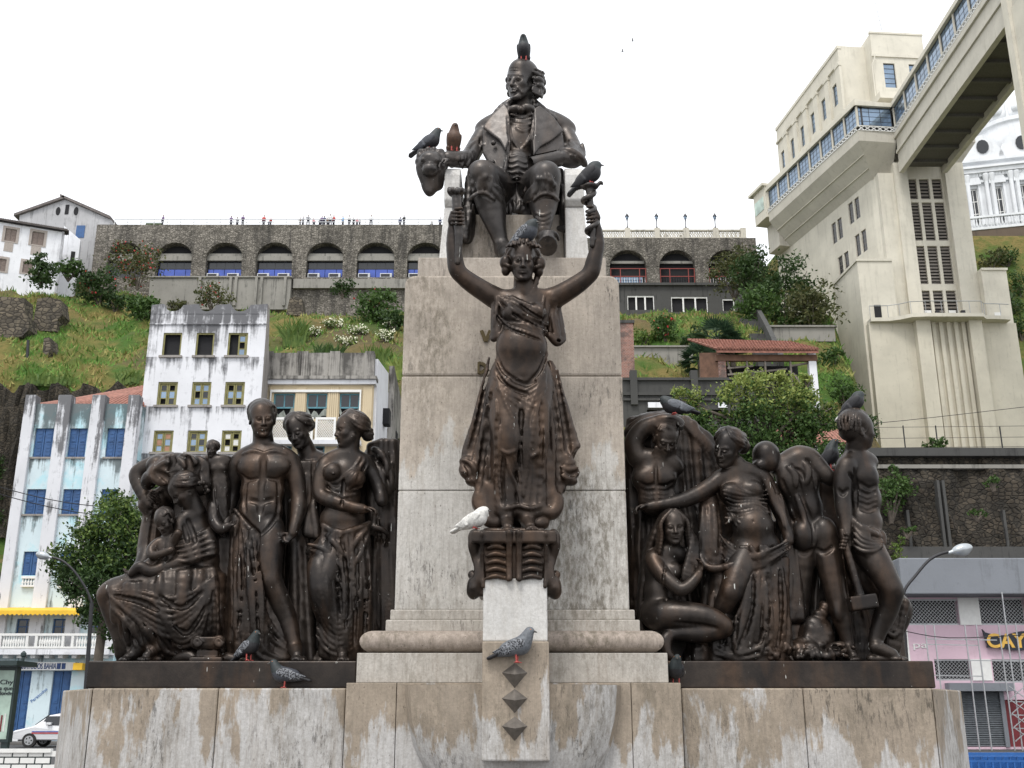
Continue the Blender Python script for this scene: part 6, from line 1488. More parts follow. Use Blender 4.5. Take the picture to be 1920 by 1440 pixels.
def spiky(label, px, py, w, h, Y, mat, n=110, seed=0, name='tall_grass'):
 Y = hill_Y(px, py, Y); base = P(px, py, Y); r = thing(name, base, label, 'plant'); q = PS(py, Y); rn = random.Random(seed); m = MB()
 for k in range(n):
  b = base + Vector((rn.uniform(-.35, .35)*w*q, rn.uniform(-.5, .5), rn.uniform(-.2, .1))); a = rn.uniform(-1, 1); L = h*q*rn.uniform(.6, 1.1); lean = a*.55*L; dy = rn.uniform(-.3, .3)*L; pts = [b + Vector((lean*t*t, dy*t*t, L*(t - .22*t*t*abs(a)))) for t in (0, .35, .7, 1)]; wd = .11
  s_ = Vector((wd, .03, 0)); m.add([pts[0] - s_, pts[0] + s_, pts[1] + s_, pts[1] - s_, pts[2] + s_*.7, pts[2] - s_*.7, pts[3]], [(0, 1, 2, 3), (3, 2, 4, 5), (5, 4, 6)])
 tag(m.build('blades', MAT[mat], r), kind='stuff')
for i, a in enumerate([('tallest spiky grass clump above the beige house', 552, 652, 54, 62, 105, 'leaf_bright', 170), ('lower spiky grass clump behind the grey fluted parapet', 612, 682, 70, 44, 97, 'leaf_mid', 170), ('spiky grass clump above the right end of the fluted parapet', 705, 690, 60, 48, 96, 'leaf_bright', 150), ('yellowish spiky grass against the pedestal edge, left side', 744, 712, 30, 46, 95, 'leaf_lime', 90), ('short grass clump on the slope right of the blue house roof', 240, 720, 60, 30, 96, 'leaf_bright', 90), ('short grass clump above the left terrace wall', 90, 722, 120, 26, 96.5, 'leaf_bright', 140)]): spiky(*a, seed=i)
for i, (lab, px, py, w) in enumerate([('white-flowering patch, topmost left on the dark soil', 622, 616, 60), ('white-flowering patch in the middle of the dark soil', 588, 632, 40), ('white-flowering patch right of centre on the dark soil', 668, 628, 40), ('white-flowering patch nearest the pedestal', 735, 618, 50), ('white-flowering patch lowest on the dark soil', 650, 648, 50), ('white-flowering patch low beside the pedestal', 728, 640, 44)]):
 bush(lab, px, py, w, 18, 112, 'leaf_bright', 420, .3, ('flower_white', 170), seed=i*5 + 200, name='flower_patch')
def palm(label, px, py, Y, rad, foot, seed):
 Y = hill_Y(px, foot, Y); c = P(px, py, Y); b = P(px + 4, foot, Y); r = thing('fan_palm', b, label, 'palm tree'); q = PS(py, Y)*rad; rn = random.Random(seed)
 MB().tube([b - Vector((0, 0, 1)), b.lerp(c, .5), c], [.3, .26, .22], 8).build('trunk', MAT['bark'], r)
 for k in range(26):
  az, el = rn.uniform(0, 6.28), rn.uniform(-.7, 1.3); d = Vector((math.cos(az)*math.cos(el), math.sin(az)*math.cos(el), math.sin(el))); p = c + d*q*.5; m = MB(); m.tube([c, p], [.05, .03], 4)
  s_ = d.cross(Vector((0, 0, 1))).normalized(); up = s_.cross(d)
  for j in range(15):
   a = (j - 7)*.19; v = (d*math.cos(a) + s_*math.sin(a)).normalized(); t = p + v*q*.62 - Vector((0, 0, .12*q*abs(a))); w = (s_*math.cos(a) - d*math.sin(a))*.09; mid = p.lerp(t, .5) + up*.04
   m.add([p, mid + w, t, mid - w], [(0, 1, 2, 3)])
  m.build('frond', MAT['leaf_palm'], r)
m_leaf('leaf_palm', (0.025, 0.055, 0.03), (0.06, 0.10, 0.055))
palm('upper fan palm behind the tiled shed', 1344, 634, 96, 46, 700, 1); palm('lower fan palm left of the tiled shed', 1312, 676, 92, 40, 740, 2); palm('small fan palm nearest the shed roof', 1372, 650, 95, 32, 700, 3)
# grass over the whole slope
def grass():
 rg = np.random.default_rng(3); n = 62000; t = rg.random(n); Y = 95.8 + 59*t**1.1; X = (rg.random(n)*1.02 - .53) * (Y*1.06)
 d = np.sin(X*.5 + np.sin(Y*.3)*2) + np.sin(Y*.6 + X*.13) + rg.normal(size=n)*.8; k = d > -.5; X, Y = X[k], Y[k]; edge = np.interp(Y, [60, 90, 126, 130, 160], [20, 31.5, 41.5, 42, 44.0]); k = X < edge - 1; X, Y = X[k], Y[k]
 px = 960 + X/(Y*1.06)*2000; k = (px < 470) & ~((px > 20) & (Y > 150)) | (px > 1150) | ((px > 470) & (rg.random(len(px)) < .35)); X, Y = X[k], Y[k]; n = len(X)
 Z = hill_z(X, Y) - .05; h = rg.uniform(.2, .75, n); a = rg.normal(size=(n, 2))*.5; w = rg.uniform(.06, .14, n)
 B = np.stack([X, Y, Z], 1); s_ = np.stack([w, rg.normal(size=n)*.05, 0*w], 1); T = B + np.stack([a[:, 0]*h, a[:, 1]*h, h], 1)
 V = np.stack([B - s_, B + s_, T], 1).reshape(-1, 3); tag(mesh_obj('grass', V, np.arange(3*n).reshape(n, 3), MAT['hill_grass']), 'dry and green grass over the hillside', 'grass', kind='stuff')
def m_grass():
 t = NT('hill_grass'); n = t.noise(0.16, 7, 0.62); g = t.n('ShaderNodeNewGeometry')
 f = t.math('ADD', t.math('MULTIPLY', n, .8), t.math('MULTIPLY', g.outputs['Random Per Island'], .25))
 c = t.mix(t.ramp(f, (.44, 0), (.66, 1)), (.085, .185, .032), (.25, .215, .075)); MAT['hill_grass'] = t.done(c, .8, 0, .2)
m_grass(); grass()
# ------------------------------------------------------------------ the stone monument
GX = lambda px, py, Y: P(px, py, Y).x
mon = thing('monument', (0, 8.9, 0), 'pale weathered limestone monument with tall pedestal, wide plinth and stone armchair', 'monument')
def blk(name, x0, x1, y0, y1, z0, z1, mat, bw=0.005, parent=mon, gap=0.0022):
 m = MB().box(x0 + gap, x1 - gap, y0, y1, z0 + gap*0.5, z1 - gap*0.5)
 return bevel(m.build(name, MAT[mat], parent), bw)
plain('mortar', (0.10, 0.085, 0.07), 0.95)
YB = 8.2
zb = ZY(1290, YB)
# wide plinth: slabs left and right, splayed ends
xl = [GX(167, 1350, YB), GX(405, 1350, YB), GX(646, 1350, YB)]; xr = [GX(1280, 1350, YB), GX(1510, 1350, YB), GX(1754, 1350, YB)]
for a, b in ((xl[0], xl[1]), (xl[1], xl[2]), (xr[0], xr[1]), (xr[1], xr[2])):
 blk('stone_slab', a, b, YB, YB + 1.6, 0, zb, 'stone_base', 0.012)
for sx, x0 in ((-1, xl[0]), (1, xr[2])):
 x1 = GX(960 + sx * 848, 1350, 9.15); x1 = abs(x1) * sx
 m = MB().prism([(x0 + sx*0.004, YB + 0.002, 0), (x1, 9.15, 0), (x1, 10.2, 0), (x0 + sx*0.004, 10.2, 0)], (0, 0, zb - 0.002))
 o = m.build('corner_slab', MAT['stone_base'], mon); bevel(o, 0.012)
# stepped centre
YS = 8.06; zs = ZY(1280, YS)
xs = [GX(646, 1350, YS), GX(742, 1350, YS), GX(1185, 1350, YS), GX(1280, 1350, YS)]
for a, b in zip(xs, xs[1:]): blk('stone_slab', a, b, YS, YS + 1.2, 0, zs, 'stone_base')
MB().box(xl[0] + .05, xr[2] - .05, YB + .05, YB + 1.5, 0, zb - .05).build('core', MAT['mortar'], mon)
# die, torus moulding, fillets
YD = 8.12; zd0 = zs; zd1 = ZY(1224, YD)
xd = [GX(668, 1250, YD), GX(960, 1250, YD), GX(1253, 1250, YD)]
for a, b in zip(xd, xd[1:]): blk('die_block', a, b, YD, YD + 1.3, zd0, zd1, 'stone_cap')
zt0, zt1 = zd1 + .002, ZY(1181, YD + .03); h = zt1 - zt0
tx0, tx1 = GX(668, 1200, YD) - .005, GX(1251, 1200, YD) + .005
prof = [(math.cos(a) * h * 0.62 - h * 0.35, (math.sin(a) + 1) / 2 * h) for a in (R(-90 + 180 * k / 12) for k in range(13))]
m = MB(); rings = []
for r, z in prof:
 e = r
 rings.append([(tx0 + .07 - e, YD + .07 - e, zt0 + z), (tx1 - .07 + e, YD + .07 - e, zt0 + z), (tx1 - .07 + e, YD + 1.25 + e, zt0 + z), (tx0 + .07 - e, YD + 1.25 + e, zt0 + z)])
m.add([p for r_ in rings for p in r_], [(i*4+k, i*4+(k+1) % 4, (i+1)*4+(k+1) % 4, (i+1)*4+k) for i in range(12) for k in range(4)] + [(48, 49, 50, 51)])
m.build('torus_moulding', MAT['stone_pink'], mon, smooth=True).data.set_sharp_from_angle(angle=R(50))
zf = zt1
for i, (xa, xb, ya, yb, YY) in enumerate(((723, 1200, 1181, 1162, 8.40), (731, 1191, 1160, 1143, 8.46))):
 z1 = ZY(yb, YY); blk('fillet', GX(xa, 1170, YY), GX(xb, 1170, YY), YY, YY + .9, zf + .002, z1, 'stone_cap', 0.01, gap=0); zf = z1
# tall shaft in three courses
YP = 8.55; px0, px1 = -0.928, 0.928
zc = [zf + .002, ZY(920, YP), ZY(705, YP), ZY(516, YP)]
for k in range(2): blk('pedestal_block', px0, px1, YP, YP + 1.75, zc[k], zc[k+1], 'stone_shaft', 0.012)
rad = 0.085; z0, z1 = zc[2] + .003, zc[3]
poly = [(px0 + .004, YP, z0), (px1 - .004, YP, z0)] + [(px1 - .004 - rad + rad*math.cos(a), YP, z1 - rad + rad*math.sin(a)) for a in (R(10*k) for k in range(10))] + \
       [(px0 + .004 + rad - rad*math.sin(a), YP, z1 - rad + rad*math.cos(a)) for a in (R(10*k) for k in range(10))]
bevel(MB().prism(poly, (0, 1.75, 0)).build('pedestal_block', MAT['stone_shaft'], mon), 0.02)
MB().box(px0 + .03, px1 - .03, YP + .03, YP + 1.7, zc[0], zc[3] - .1).build('core', MAT['mortar'], mon)
# cap slab and chair
YC = 8.78; zk0, zk1 = z1 + .035, ZY(482, YC)
plain('red_grout', (0.16, 0.05, 0.04), 0.9)
MB().box(GX(786, 515, YC+.03), GX(1134, 515, YC+.03), YC + .03, YC + 1.3, z1 - .004, zk0).build('grout_bed', MAT['red_grout'], mon)
blk('cap_slab', GX(783, 497, YC), GX(1137, 497, YC), YC, YC + 1.4, zk0, zk1, 'stone_cap', 0.012)
YT = 8.98
chair = MB().build('armchair', MAT['stone_cap'], mon, loc=(0, YT, zk1))
def cblk(name, *a, bw=0.012): return blk(name, *a, 'stone_pale', bw, chair)
za = ZY(306, YT)
for sx, (xa, xb) in ((-1, (832, 862)), (1, (1060, 1096))):
 X0, X1 = GX(xa, 400, YT), GX(xb, 400, YT); zm = ZY(383, YT)
 # arm: rounded front, then a block, then a flared foot
 pr = [(YT + .02 + .10*(1 - math.sin(a)), za - .10 + .10*math.sin(a)) for a in (R(15*k) for k in range(7))]
 pts = [(X0, YT + .05, zm)] + [(X0, y, z) for y, z in [(YT, zm + .05), (YT - .01, (zm + za)/2)] + [(YT + .0 + .03*k, za - .12 + .12*math.sin(R(22.5*k))) for k in range(5)]] + [(X0, YT + 1.0, za), (X0, YT + 1.0, zm)]
 bevel(MB().prism(pts, (X1 - X0, 0, 0)).build('armrest', MAT['stone_pale'], chair), 0.012)
 ft = .035 * sx
 f = MB().add([(X0, YT + .05, zm - .004), (X1, YT + .05, zm - .004), (X1, YT + 1, zm - .004), (X0, YT + 1, zm - .004),
                  (X0 + min(ft, 0), YT, zk1 + .07), (X1 + max(ft, 0), YT, zk1 + .07), (X1 + max(ft, 0), YT + 1, zk1 + .07), (X0 + min(ft, 0), YT + 1, zk1 + .07)],
                 [(0,1,2,3), (7,6,5,4), (4,5,1,0), (5,6,2,1), (6,7,3,2), (7,4,0,3)])
 bevel(f.build('arm_panel', MAT['stone_pale'], chair), 0.012)
 blk('arm_foot', X0 - .02 + min(ft, 0), X1 + .02 + max(ft, 0), YT - .03, YT + 1, zk1 + .001, zk1 + .07, 'stone_cap', 0.008, chair)
xs0, xs1 = GX(862, 450, YT), GX(1060, 450, YT)
blk('seat_base', xs0, xs1, YT + .22, YT + 1.0, zk1 + .001, ZY(400, YT + .2), 'stone_cap', 0.01, chair)
blk('chair_back', xs0, xs1, YT + .85, YT + 1.05, zk1 + .02, ZY(330, YT + .8), 'stone_pale', 0.02, chair)
# pier in front with the fountain bowl, and three pyramid studs
YQ = 7.62
zq0, zq1, zq2 = ZY(1428, YQ), ZY(1202, YQ), ZY(1085, 7.72)
blk('pier_block', GX(903, 1300, YQ), GX(1031, 1300, YQ), YQ, YQ + .9, zq0, zq1, 'stone_base', 0.012)
blk('pier_block', GX(905, 1150, 7.68), GX(1027, 1150, 7.68), 7.68, 8.5, zq1, zq2, 'stone_pale', 0.012)
zw = ZY(1283, 7.72); W_ = GX(1162, 1280, YS); D_ = YS - 7.70
m = MB(); vs = []; pf = [(1.0, 0), (.995, -.10), (.97, -.25), (.91, -.42), (.80, -.58), (.64, -.72), (.5, -.8), (.42, -1.0)]; NB = 72
for r, z in pf:
 for k in range(NB + 1):
  a = math.pi + math.pi * k / NB
  fl = 1 - 0.018 * abs(math.sin(a * 9)) ** 0.6 * (1 if z < 0 else .3)
  vs.append((W_ * r * fl * math.cos(a) + 0.006, YS + .001 + D_ * r * fl * math.sin(a) * (1.0), zw + z))
fs = [(i*(NB+1)+k, i*(NB+1)+k+1, (i+1)*(NB+1)+k+1, (i+1)*(NB+1)+k)[::-1] for i in range(len(pf)-1) for k in range(NB)]
fs += [tuple(range(NB+1))]
m.add(vs, fs); m.build('fountain_bowl', MAT['stone_base'], mon, smooth=True).data.set_sharp_from_angle(angle=R(40))
plain('stud_metal', (0.13, 0.115, 0.10), 0.6, 0.3, 0.3, 20)
for cy, hh in ((1262, 44), (1310, 42), (1362, 42)):
 c = P(965, cy, YQ); q = PS(cy, YQ); w = 24*q
 ap = c + Vector((0, -.075, -0.012))
 vs = [c + Vector((-w, 0, .002)), c + Vector((0, 0, hh*q*.42)), c + Vector((w, 0, .002)), c + Vector((0, 0, -hh*q*.62)), ap]
 MB().add(vs, [(0, 4, 1), (1, 4, 2), (2, 4, 3), (3, 4, 0), (0, 1, 2, 3)]).build('pyramid_stud', MAT['stud_metal'], mon)
# raised bronze letters half hidden behind the bronze woman
plain('letter_bronze', (0.10, 0.075, 0.035), 0.5, 0.6)
def letter(ch, px, py, hpx):
 q = PS(py, YP); c = P(px, py, YP); S_ = hpx * q; t = S_ * .2; m = MB()
 pt = lambda u, v: Vector((c.x + u*S_, YP - .012, c.z + v*S_))
 if ch == 'V':
  m.bar(pt(-.38, .5), pt(0, -.5), t*.8, .03); m.bar(pt(.38, .5), pt(0, -.5), t*.5, .031)
 else:
  m.bar(pt(-.3, -.5), pt(-.3, .5), t*.85, .03)
  arc = [pt(-.3 + .62*math.sin(R(a)), .43*math.cos(R(a))) for a in range(0, 181, 20)]
  for a, b in zip(arc, arc[1:]): m.bar(a, b, t*.75, .0305)
 m.build('letter', MAT['letter_bronze'], mon)['label'] = 'raised bronze letter ' + ch
letter('V', 911, 631, 22); letter('D', 904, 691, 22)
# ------------------------------------------------------------------ hair, worked as modelled clay locks
def cap_pt(az, el, k=1.0):
 a, e = R(az), R(el); return (math.sin(a)*math.cos(e)*.395*k, -.17 - math.sin(e)*.375*k, -.14 + math.cos(a)*math.cos(e)*.42*k)
def strand(Cc, pts, r, wob, ph, k=.008):
 q = smooth_path([cap_pt(a + wob*math.sin(ph + i*2.1), e + wob*math.cos(ph*1.7 + i*2.3)) for i, (a, e) in enumerate(pts)], 4)
 for a, b in zip(q, q[1:]): Cc(a, r, b, r, k)
def hair_short(s, g, E, Cc, H):
 E(0, -0.185, -0.13, (0.365, 0.345, 0.41), 0.008)
 E(0, 0.02, -0.25, (0.325, 0.27, 0.25), 0.05)
 rn = s.rnd
 for i in range(13):
  a = -72 + 12*i; strand(Cc, [(a*.5, 86), (a*.8, 68), (a, 46), (a*1.02, 30)], .036, 3, i)
 for i in range(14):
  a = 85 + 14.5*i; strand(Cc, [(a, 80), (a, 50), (a, 15), (a, -25)], .038, 4, i)
 for q in (-1, 1): Cc((0.325*q, -0.16, 0.09), 0.035, (0.33*q, 0.06, 0.06), 0.02, 0.02)
def hair_bald_rolls(s, g, E, Cc, H):
 for q in (-1, 1):
  for j, (x, y, f, r) in enumerate(((0.36, -0.12, -0.10, .10), (0.42, 0.02, -0.10, .13), (0.43, 0.16, -0.12, .12), (0.40, 0.27, -0.18, .10), (0.33, 0.02, -0.28, .15), (0.32, 0.22, -0.30, .15))):
   E(x*q, y, f, (r*.8, r*.75, r*1.15), 0.03)
  rn = s.rnd
  for j in range(16):
   y = -0.18 + j*0.036 + rn.uniform(-.03, .03); f0 = rn.uniform(-.05, .06)
   Cc((0.35*q, y - .06, f0), 0.03, ((0.45 + rn.uniform(-.02, .03))*q, y + 0.02, f0 - .14), 0.042, 0.015); Cc((0.46*q, y + .02, f0 - .14), 0.042, (0.38*q, y + .07 + rn.uniform(-.03, .03), f0 - .32), 0.03, 0.015)
 for x in (-.2, -.07, .07, .2): Cc((x, -0.1, -0.44), 0.07, (x*.9, 0.36, -0.34), 0.08, 0.03)
def hair_woman(s, g, E, Cc, H, bun=(0, 0.1, -0.5), waves=7, drop=False):
 E(0, -0.17, -0.14, (0.395, 0.375, 0.42), 0.01)
 for q in (-1, 1):
  for j in range(waves):                                   # waves swept back from a middle parting
   t = j / (waves - 1); strand(Cc, [(q*12, 82 - 14*t), (q*44, 68 - 42*t), (q*84, 50 - 62*t), (q*128, 24 - 52*t), (q*168, -5 - 22*t)], .058, 4, j*1.3 + q)
 if bun is not None:
  E(*bun, (0.20, 0.20, 0.17), 0.05)
  for k in range(7):
   a = k * 0.9; Cc((bun[0] + .15*math.cos(a), bun[1] + .15*math.sin(a), bun[2] - .06), .045, (bun[0] + .15*math.cos(a+.9), bun[1] + .15*math.sin(a+.9), bun[2] - .10), .04, .012)
def hair_long(s, g, E, Cc, H, length=1.1, sides=(-1, 1), wild=0.1):
 E(0, -0.17, -0.12, (0.38, 0.36, 0.42), 0.04); rn = s.rnd
 for q in sides:
  for j in range(9):
   u = j / 8
   a = (0.06*q, -0.48 + 0.04*u, 0.16 - 0.45*u); b = (0.37*q, -0.16, 0.20 - 0.42*u); c = (0.41*q + rn.uniform(-.04, .04), 0.25, 0.16 - 0.42*u); d = ((0.44 + rn.uniform(-wild, wild))*q, 0.25 + length*rn.uniform(.75, 1), 0.10 - 0.35*u + rn.uniform(-wild, wild))
   pts = smooth_path([a, b, c, d], 5)
   for i, (p, p2) in enumerate(zip(pts, pts[1:])): Cc(p, 0.062, p2, 0.060 - 0.0015*i, 0.012)
# ------------------------------------------------------------------ bronze man seated on top
def seated_man():
 root = thing('seated_statue', (0, 9.3, zk1), 'large bronze statue of a bald man in a long coat, seated on the pedestal', 'statue', None)
 s = Clay(9.3, 0.0105, 11)
 # torso under waistcoat
 s.e((966, 345, -38), (50, 42, 46), k=8); s.e((968, 300, -28), (46, 46, 38), k=10); s.e((977, 254, -32), (56, 44, 38), k=10)
 s.t([(905, 243, -40, 15), (928, 233, -36, 18), (960, 222, -34, 20), (985, 216, -34, 22), (1012, 222, -36, 20), (1044, 233, -36, 18), (1065, 243, -40, 15)], 8)
 def hair(s_, g, E, Cc, H): hair_bald_rolls(s_, g, E, Cc, H)
 s.head((979, 150, -8), 80, yaw=-36, pitch=2, roll=0, hair=hair, old=True, ears=False, neck=((984, 215, -30), 19, 22))
 # high collar and cravat
 s.t([(951, 200, 2, 6), (953, 193, -14, 6), (975, 188, -38, 5)], 3); s.t([(1003, 199, -4, 6), (1002, 191, -20, 6), (985, 188, -38, 5)], 3)
 s.e((966, 205, 6), (15, 8, 10), roll=-10, k=3); s.e((990, 203, 4), (14, 9, 10), roll=15, k=3); s.e((977, 206, 10), (7, 7, 8), k=2)
 s.folds([[(957, 214, 8), (978, 219, 14), (1000, 213, 8)], [(957, 222, 9), (978, 227, 15), (1001, 221, 8)], [(958, 231, 10), (978, 236, 16), (1002, 230, 9)], [(968, 240, 12), (980, 247, 15), (996, 240, 10)]], 3.4)
 # waistcoat: V edge, buttons, strain folds
 s.e((972, 262, 2), (26, 36, 16), k=8); s.e((970, 312, 6), (28, 34, 22), k=8)
 s.folds([[(953, 215, 8), (958, 255, 16), (974, 281, 20)], [(1000, 215, 6), (996, 255, 14), (976, 281, 20)]], 3.2, 2)
 for i in range(5): s.e((975 - i*1.5, 288 + i*12, 23 - (i - 2)**2*.4), (2.6, 2.6, 3), k=.8)
 for i in range(6):
  y = 289 + i*10; s.folds([[(949, y + 2, 12), (960, y + 5, 24), (972, y + 1, 25)], [(972, y + 2, 25), (985, y + 6, 24), (994, y, 12)]], 1.7, 2.5)
 # coat fronts, lapels, collar
 s.p([(906, 240, -4), (948, 212, 8), (958, 262, 18), (951, 318, 24), (938, 330, 26), (922, 318, 18), (906, 290, 4)], 9, 3, 5)
 s.p([(1003, 212, 4), (1052, 240, -8), (1060, 292, 0), (1018, 300, 16), (1000, 292, 18), (996, 258, 14)], 9, 3, 5)
 s.p([(946, 196, 2), (954, 205, 12), (956, 262, 26), (948, 285, 30), (936, 262, 28), (905, 240, 12), (917, 222, 8)], 6, 2.5, 1.5)
 s.p([(1002, 203, 8), (1010, 200, 0), (1038, 222, 0), (1056, 246, 4), (1034, 262, 18), (1012, 276, 24), (999, 296, 26), (998, 250, 22)], 6, 2.5, 1.5)
 s.t([(957, 190, -4, 6), (940, 203, -6, 7), (921, 223, -6, 5)], 2); s.t([(1000, 190, -10, 6), (1016, 204, -12, 7), (1040, 222, -12, 5)], 2)
 s.folds([[(956, 262, 28), (950, 300, 32), (944, 326, 30), (932, 328, 26)]], 3.2, 2)
 for (x, y, d) in ((925, 268, 24), (923, 304, 22)): s.e((x, y, d), (5, 5, 5), k=1)
 # arms: sleeves
 s.t([(907, 250, -36, 16), (893, 274, -22, 16), (879, 296, 0, 16), (862, 299, 30, 14.5), (840, 297, 52, 13)], 5)
 s.folds([[(896, 262, -8), (880, 276, 2), (872, 292, 22)], [(905, 268, -6), (890, 285, 6), (876, 304, 22)], [(866, 286, 24), (862, 300, 40), (868, 316, 36)], [(880, 282, 4), (884, 298, 14), (878, 316, 16)], [(850, 284, 40), (846, 298, 54), (852, 314, 48)]], 4)
 s.t([(1060, 250, -36, 16), (1072, 274, -26, 16), (1078, 296, 0, 16), (1066, 299, 30, 14.5), (1052, 296, 48, 11)], 5)
 s.folds([[(1068, 262, -10), (1078, 278, 0), (1080, 292, 20)], [(1056, 268, -6), (1070, 284, 8), (1072, 298, 34)], [(1092, 268, -18), (1094, 290, 0), (1088, 310, 14)], [(1060, 282, 32), (1078, 284, 30), (1096, 300, 10)]], 4)
 s.t([(1052, 283, 40, 6), (1070, 284, 46, 7), (1088, 296, 40, 7), (1096, 308, 24, 6)], 3)                  # cuff
 s.hand((1052, 294, 52), (-1, .08, .35), (-.1, .75, -.6), 34, 0.55, thumb=1, k=2)
 # right hand of the figure hangs over the arm end
 s.hand((842, 300, 64), (-1, .35, .35), (-.2, .8, .3), 34, 0.4, thumb=-1, k=2)
 # legs: breeches to under the knee, stockings, shoes
 for kn, hip, an in (((903, 326, 88), (940, 366, -20), (940, 458, 62)), ((1024, 328, 96), (1000, 364, -20), (1018, 432, 84))):
  s.t([(*hip, 33), (lerp(hip, kn, .5)[0], lerp(hip, kn, .5)[1] - 2, lerp(hip, kn, .5)[2], 31), (*kn, 25)], 8)
  sx = -1 if kn[0] < 960 else 1
  m = lerp(kn, an, .42)
  s.t([(kn[0], kn[1] + 4, kn[2], 23), (m[0] - 2*sx, m[1] + 4, m[2] - 10, 24), (lerp(kn, an, .75)[0], lerp(kn, an, .75)[1], lerp(kn, an, .75)[2] - 4, 15.5), (*an, 10.5)], 8)
  yb = kn[1] + 42
  s.folds([[(kn[0] - 22, yb + 5), (kn[0] - 8, yb - 5), (kn[0] + 8, yb - 5), (kn[0] + 22, yb + 5)]], 3.6, 1.5, .5, w=1); s.grooves([[(kn[0] - 22, yb + 9), (kn[0] - 8, yb), (kn[0] + 8, yb), (kn[0] + 22, yb + 9)]], 2, 2)
  s.fan([(kn[0] - 18, kn[1] - 4), (kn[0] + 18, kn[1] - 4)], [(kn[0] - 20, yb - 6), (kn[0] + 20, yb - 6)], 6, 2.6, 3, -.3); s.fan([(kn[0] - 12*sx, kn[1] + 8), (kn[0] - 16*sx, kn[1] + 34)], [(kn[0] - 44*sx, kn[1] + 40), (kn[0] - 46*sx, kn[1] + 62)], 5, 3, 3)
  s.folds([[(kn[0] - 20*sx, kn[1] - 6, kn[2] + 10), (kn[0] - 34*sx, kn[1] + 20, kn[2] - 20), (kn[0] - 48*sx, kn[1] + 44, kn[2] - 62)],
                 [(kn[0] - 16*sx, kn[1] + 10, kn[2] + 18), (kn[0] - 32*sx, kn[1] + 34, kn[2] - 10), (kn[0] - 44*sx, kn[1] + 54, kn[2] - 52)],
                 [(kn[0] + 18, kn[1] + 2, kn[2] + 14), (kn[0] + 27, kn[1] + 24, kn[2])], [(kn[0] - 4, kn[1] + 14, kn[2] + 26), (kn[0] + 4, kn[1] + 34, kn[2] + 20)]], 3.2)
 for dy in (0, 9, 17): s.folds([[(1003, 398 + dy, 94), (1018, 404 + dy, 106), (1034, 396 + dy, 96)]], 2)
 # shoes: the near one overhangs the edge and shows its sole
 s.t([(1018, 430, 84, 11.5), (1019, 444, 92, 15), (1024, 447, 116, 15), (1027, 447, 138, 13)], 3)
 s.p([(1027 + 19*math.sin(R(30*i)), 460 - 20*math.cos(R(30*i)), 132 + 22*math.cos(R(30*i))) for i in range(12)], 6, 2, 1)
 s.t([(1006, 446, 122, 2.6), (1014, 437, 136, 3), (1028, 434, 144, 3), (1042, 438, 140, 3), (1048, 450, 130, 2.6)], 1.2); s.e((1018, 462, 96), (13, 11, 15), k=3)
 s.t([(1006, 436, 92, 3.4), (1018, 441, 108, 3.6), (1032, 434, 94, 3.4)], 2)
 s.t([(940, 456, 62, 13), (945, 470, 70, 16), (955, 474, 100, 15), (960, 475, 112, 12)], 4); s.e((940, 472, 58), (12, 10, 14), k=3)
 # coat skirts hanging each side of the chair seat, cloth between the knees
 s.drape([(878, 330, 20), (890, 350, 0), (900, 372, -20)], [(868, 446, 40), (880, 448, 10), (902, 430, -20)], 7, 8, 9, 5, 3)
 s.drape([(1050, 318, 10), (1046, 345, 0), (1040, 372, -20)], [(1068, 424, 40), (1058, 428, 20), (1040, 430, -20)], 7, 7, 8, 5, 3)
 s.t([(1048, 428, 40, 5), (1062, 430, 44, 6), (1070, 424, 44, 5)], 3)
 s.drape([(930, 372, -8), (966, 366, 0), (1004, 370, -8)], [(936, 402, -6), (966, 392, 8), (1000, 410, -6)], 9, 8, 6, 4, 2)
 s.drape([(925, 385, -20), (940, 390, -14)], [(935, 425, -24), (950, 410, -20)], 3, 9, 7, 5); s.drape([(985, 388, -14), (1000, 390, -20)], [(985, 410, -20), (1004, 424, -24)], 3, 9, 7, 5)
 s.fan([(898, 258), (912, 262)], [(872, 300), (890, 312)], 5, 3, 3); s.fan([(1056, 262), (1072, 262)], [(1062, 300), (1092, 300)], 5, 3, 3)
 s.fan([(862, 288), (884, 288)], [(850, 312), (876, 318)], 4, 3, 3)
 s.fan([(866, 370), (890, 376)], [(866, 440), (884, 440)], 5, 3, 3); s.fan([(1050, 340), (1064, 340)], [(1050, 415), (1066, 418)], 4, 3, 3)
 s.fan([(945, 376), (990, 376)], [(948, 405), (985, 400)], 6, 3, 2.5); s.grooves([[(951, 215), (954, 262), (950, 326)], [(1002, 215), (998, 262), (998, 292)], [(906, 243), (900, 268), (892, 292)], [(1054, 248), (1058, 270), (1060, 292)]], 2, 3)
 body = s.mesh('body', MAT['bronze_grey'], root)
 # scroll of paper in the hand
 m = MB(); a, b = s.W((996, 308, 72)), s.W((1050, 296, 60)); q = s.sc(300); d = Vector(b - a).normalized(); x = d.cross(Vector((0, 0, 1))).normalized(); y = d.cross(x); pr = []
 for k in range(27):
  an = k * 0.42; r = (8.5 + 0.30 * k) * q; pr.append(x * math.cos(an) * r + y * math.sin(an) * r)
 th = 0.006; vs = []
 for e in (Vector(a), Vector(b)):
  for p in pr: vs += [e + p, e + p * (1 + th / p.length)]
 n = 27; fs = []
 for k in range(n - 1):
  i, j, u, w = 2*k, 2*k + 2, 2*n + 2*k, 2*n + 2*k + 2
  fs += [(i, j, w, u), (i + 1, u + 1, w + 1, j + 1), (i, i + 1, j + 1, j), (u, w, w + 1, u + 1)]
 m.add(vs, fs); m.build('scroll', MAT['bronze_grey'], root, smooth=True).data.set_sharp_from_angle(angle=R(50))
 # lion mask with hanging cloth at the end of the chair arm
 c = Clay(9.3, 0.009, 5)
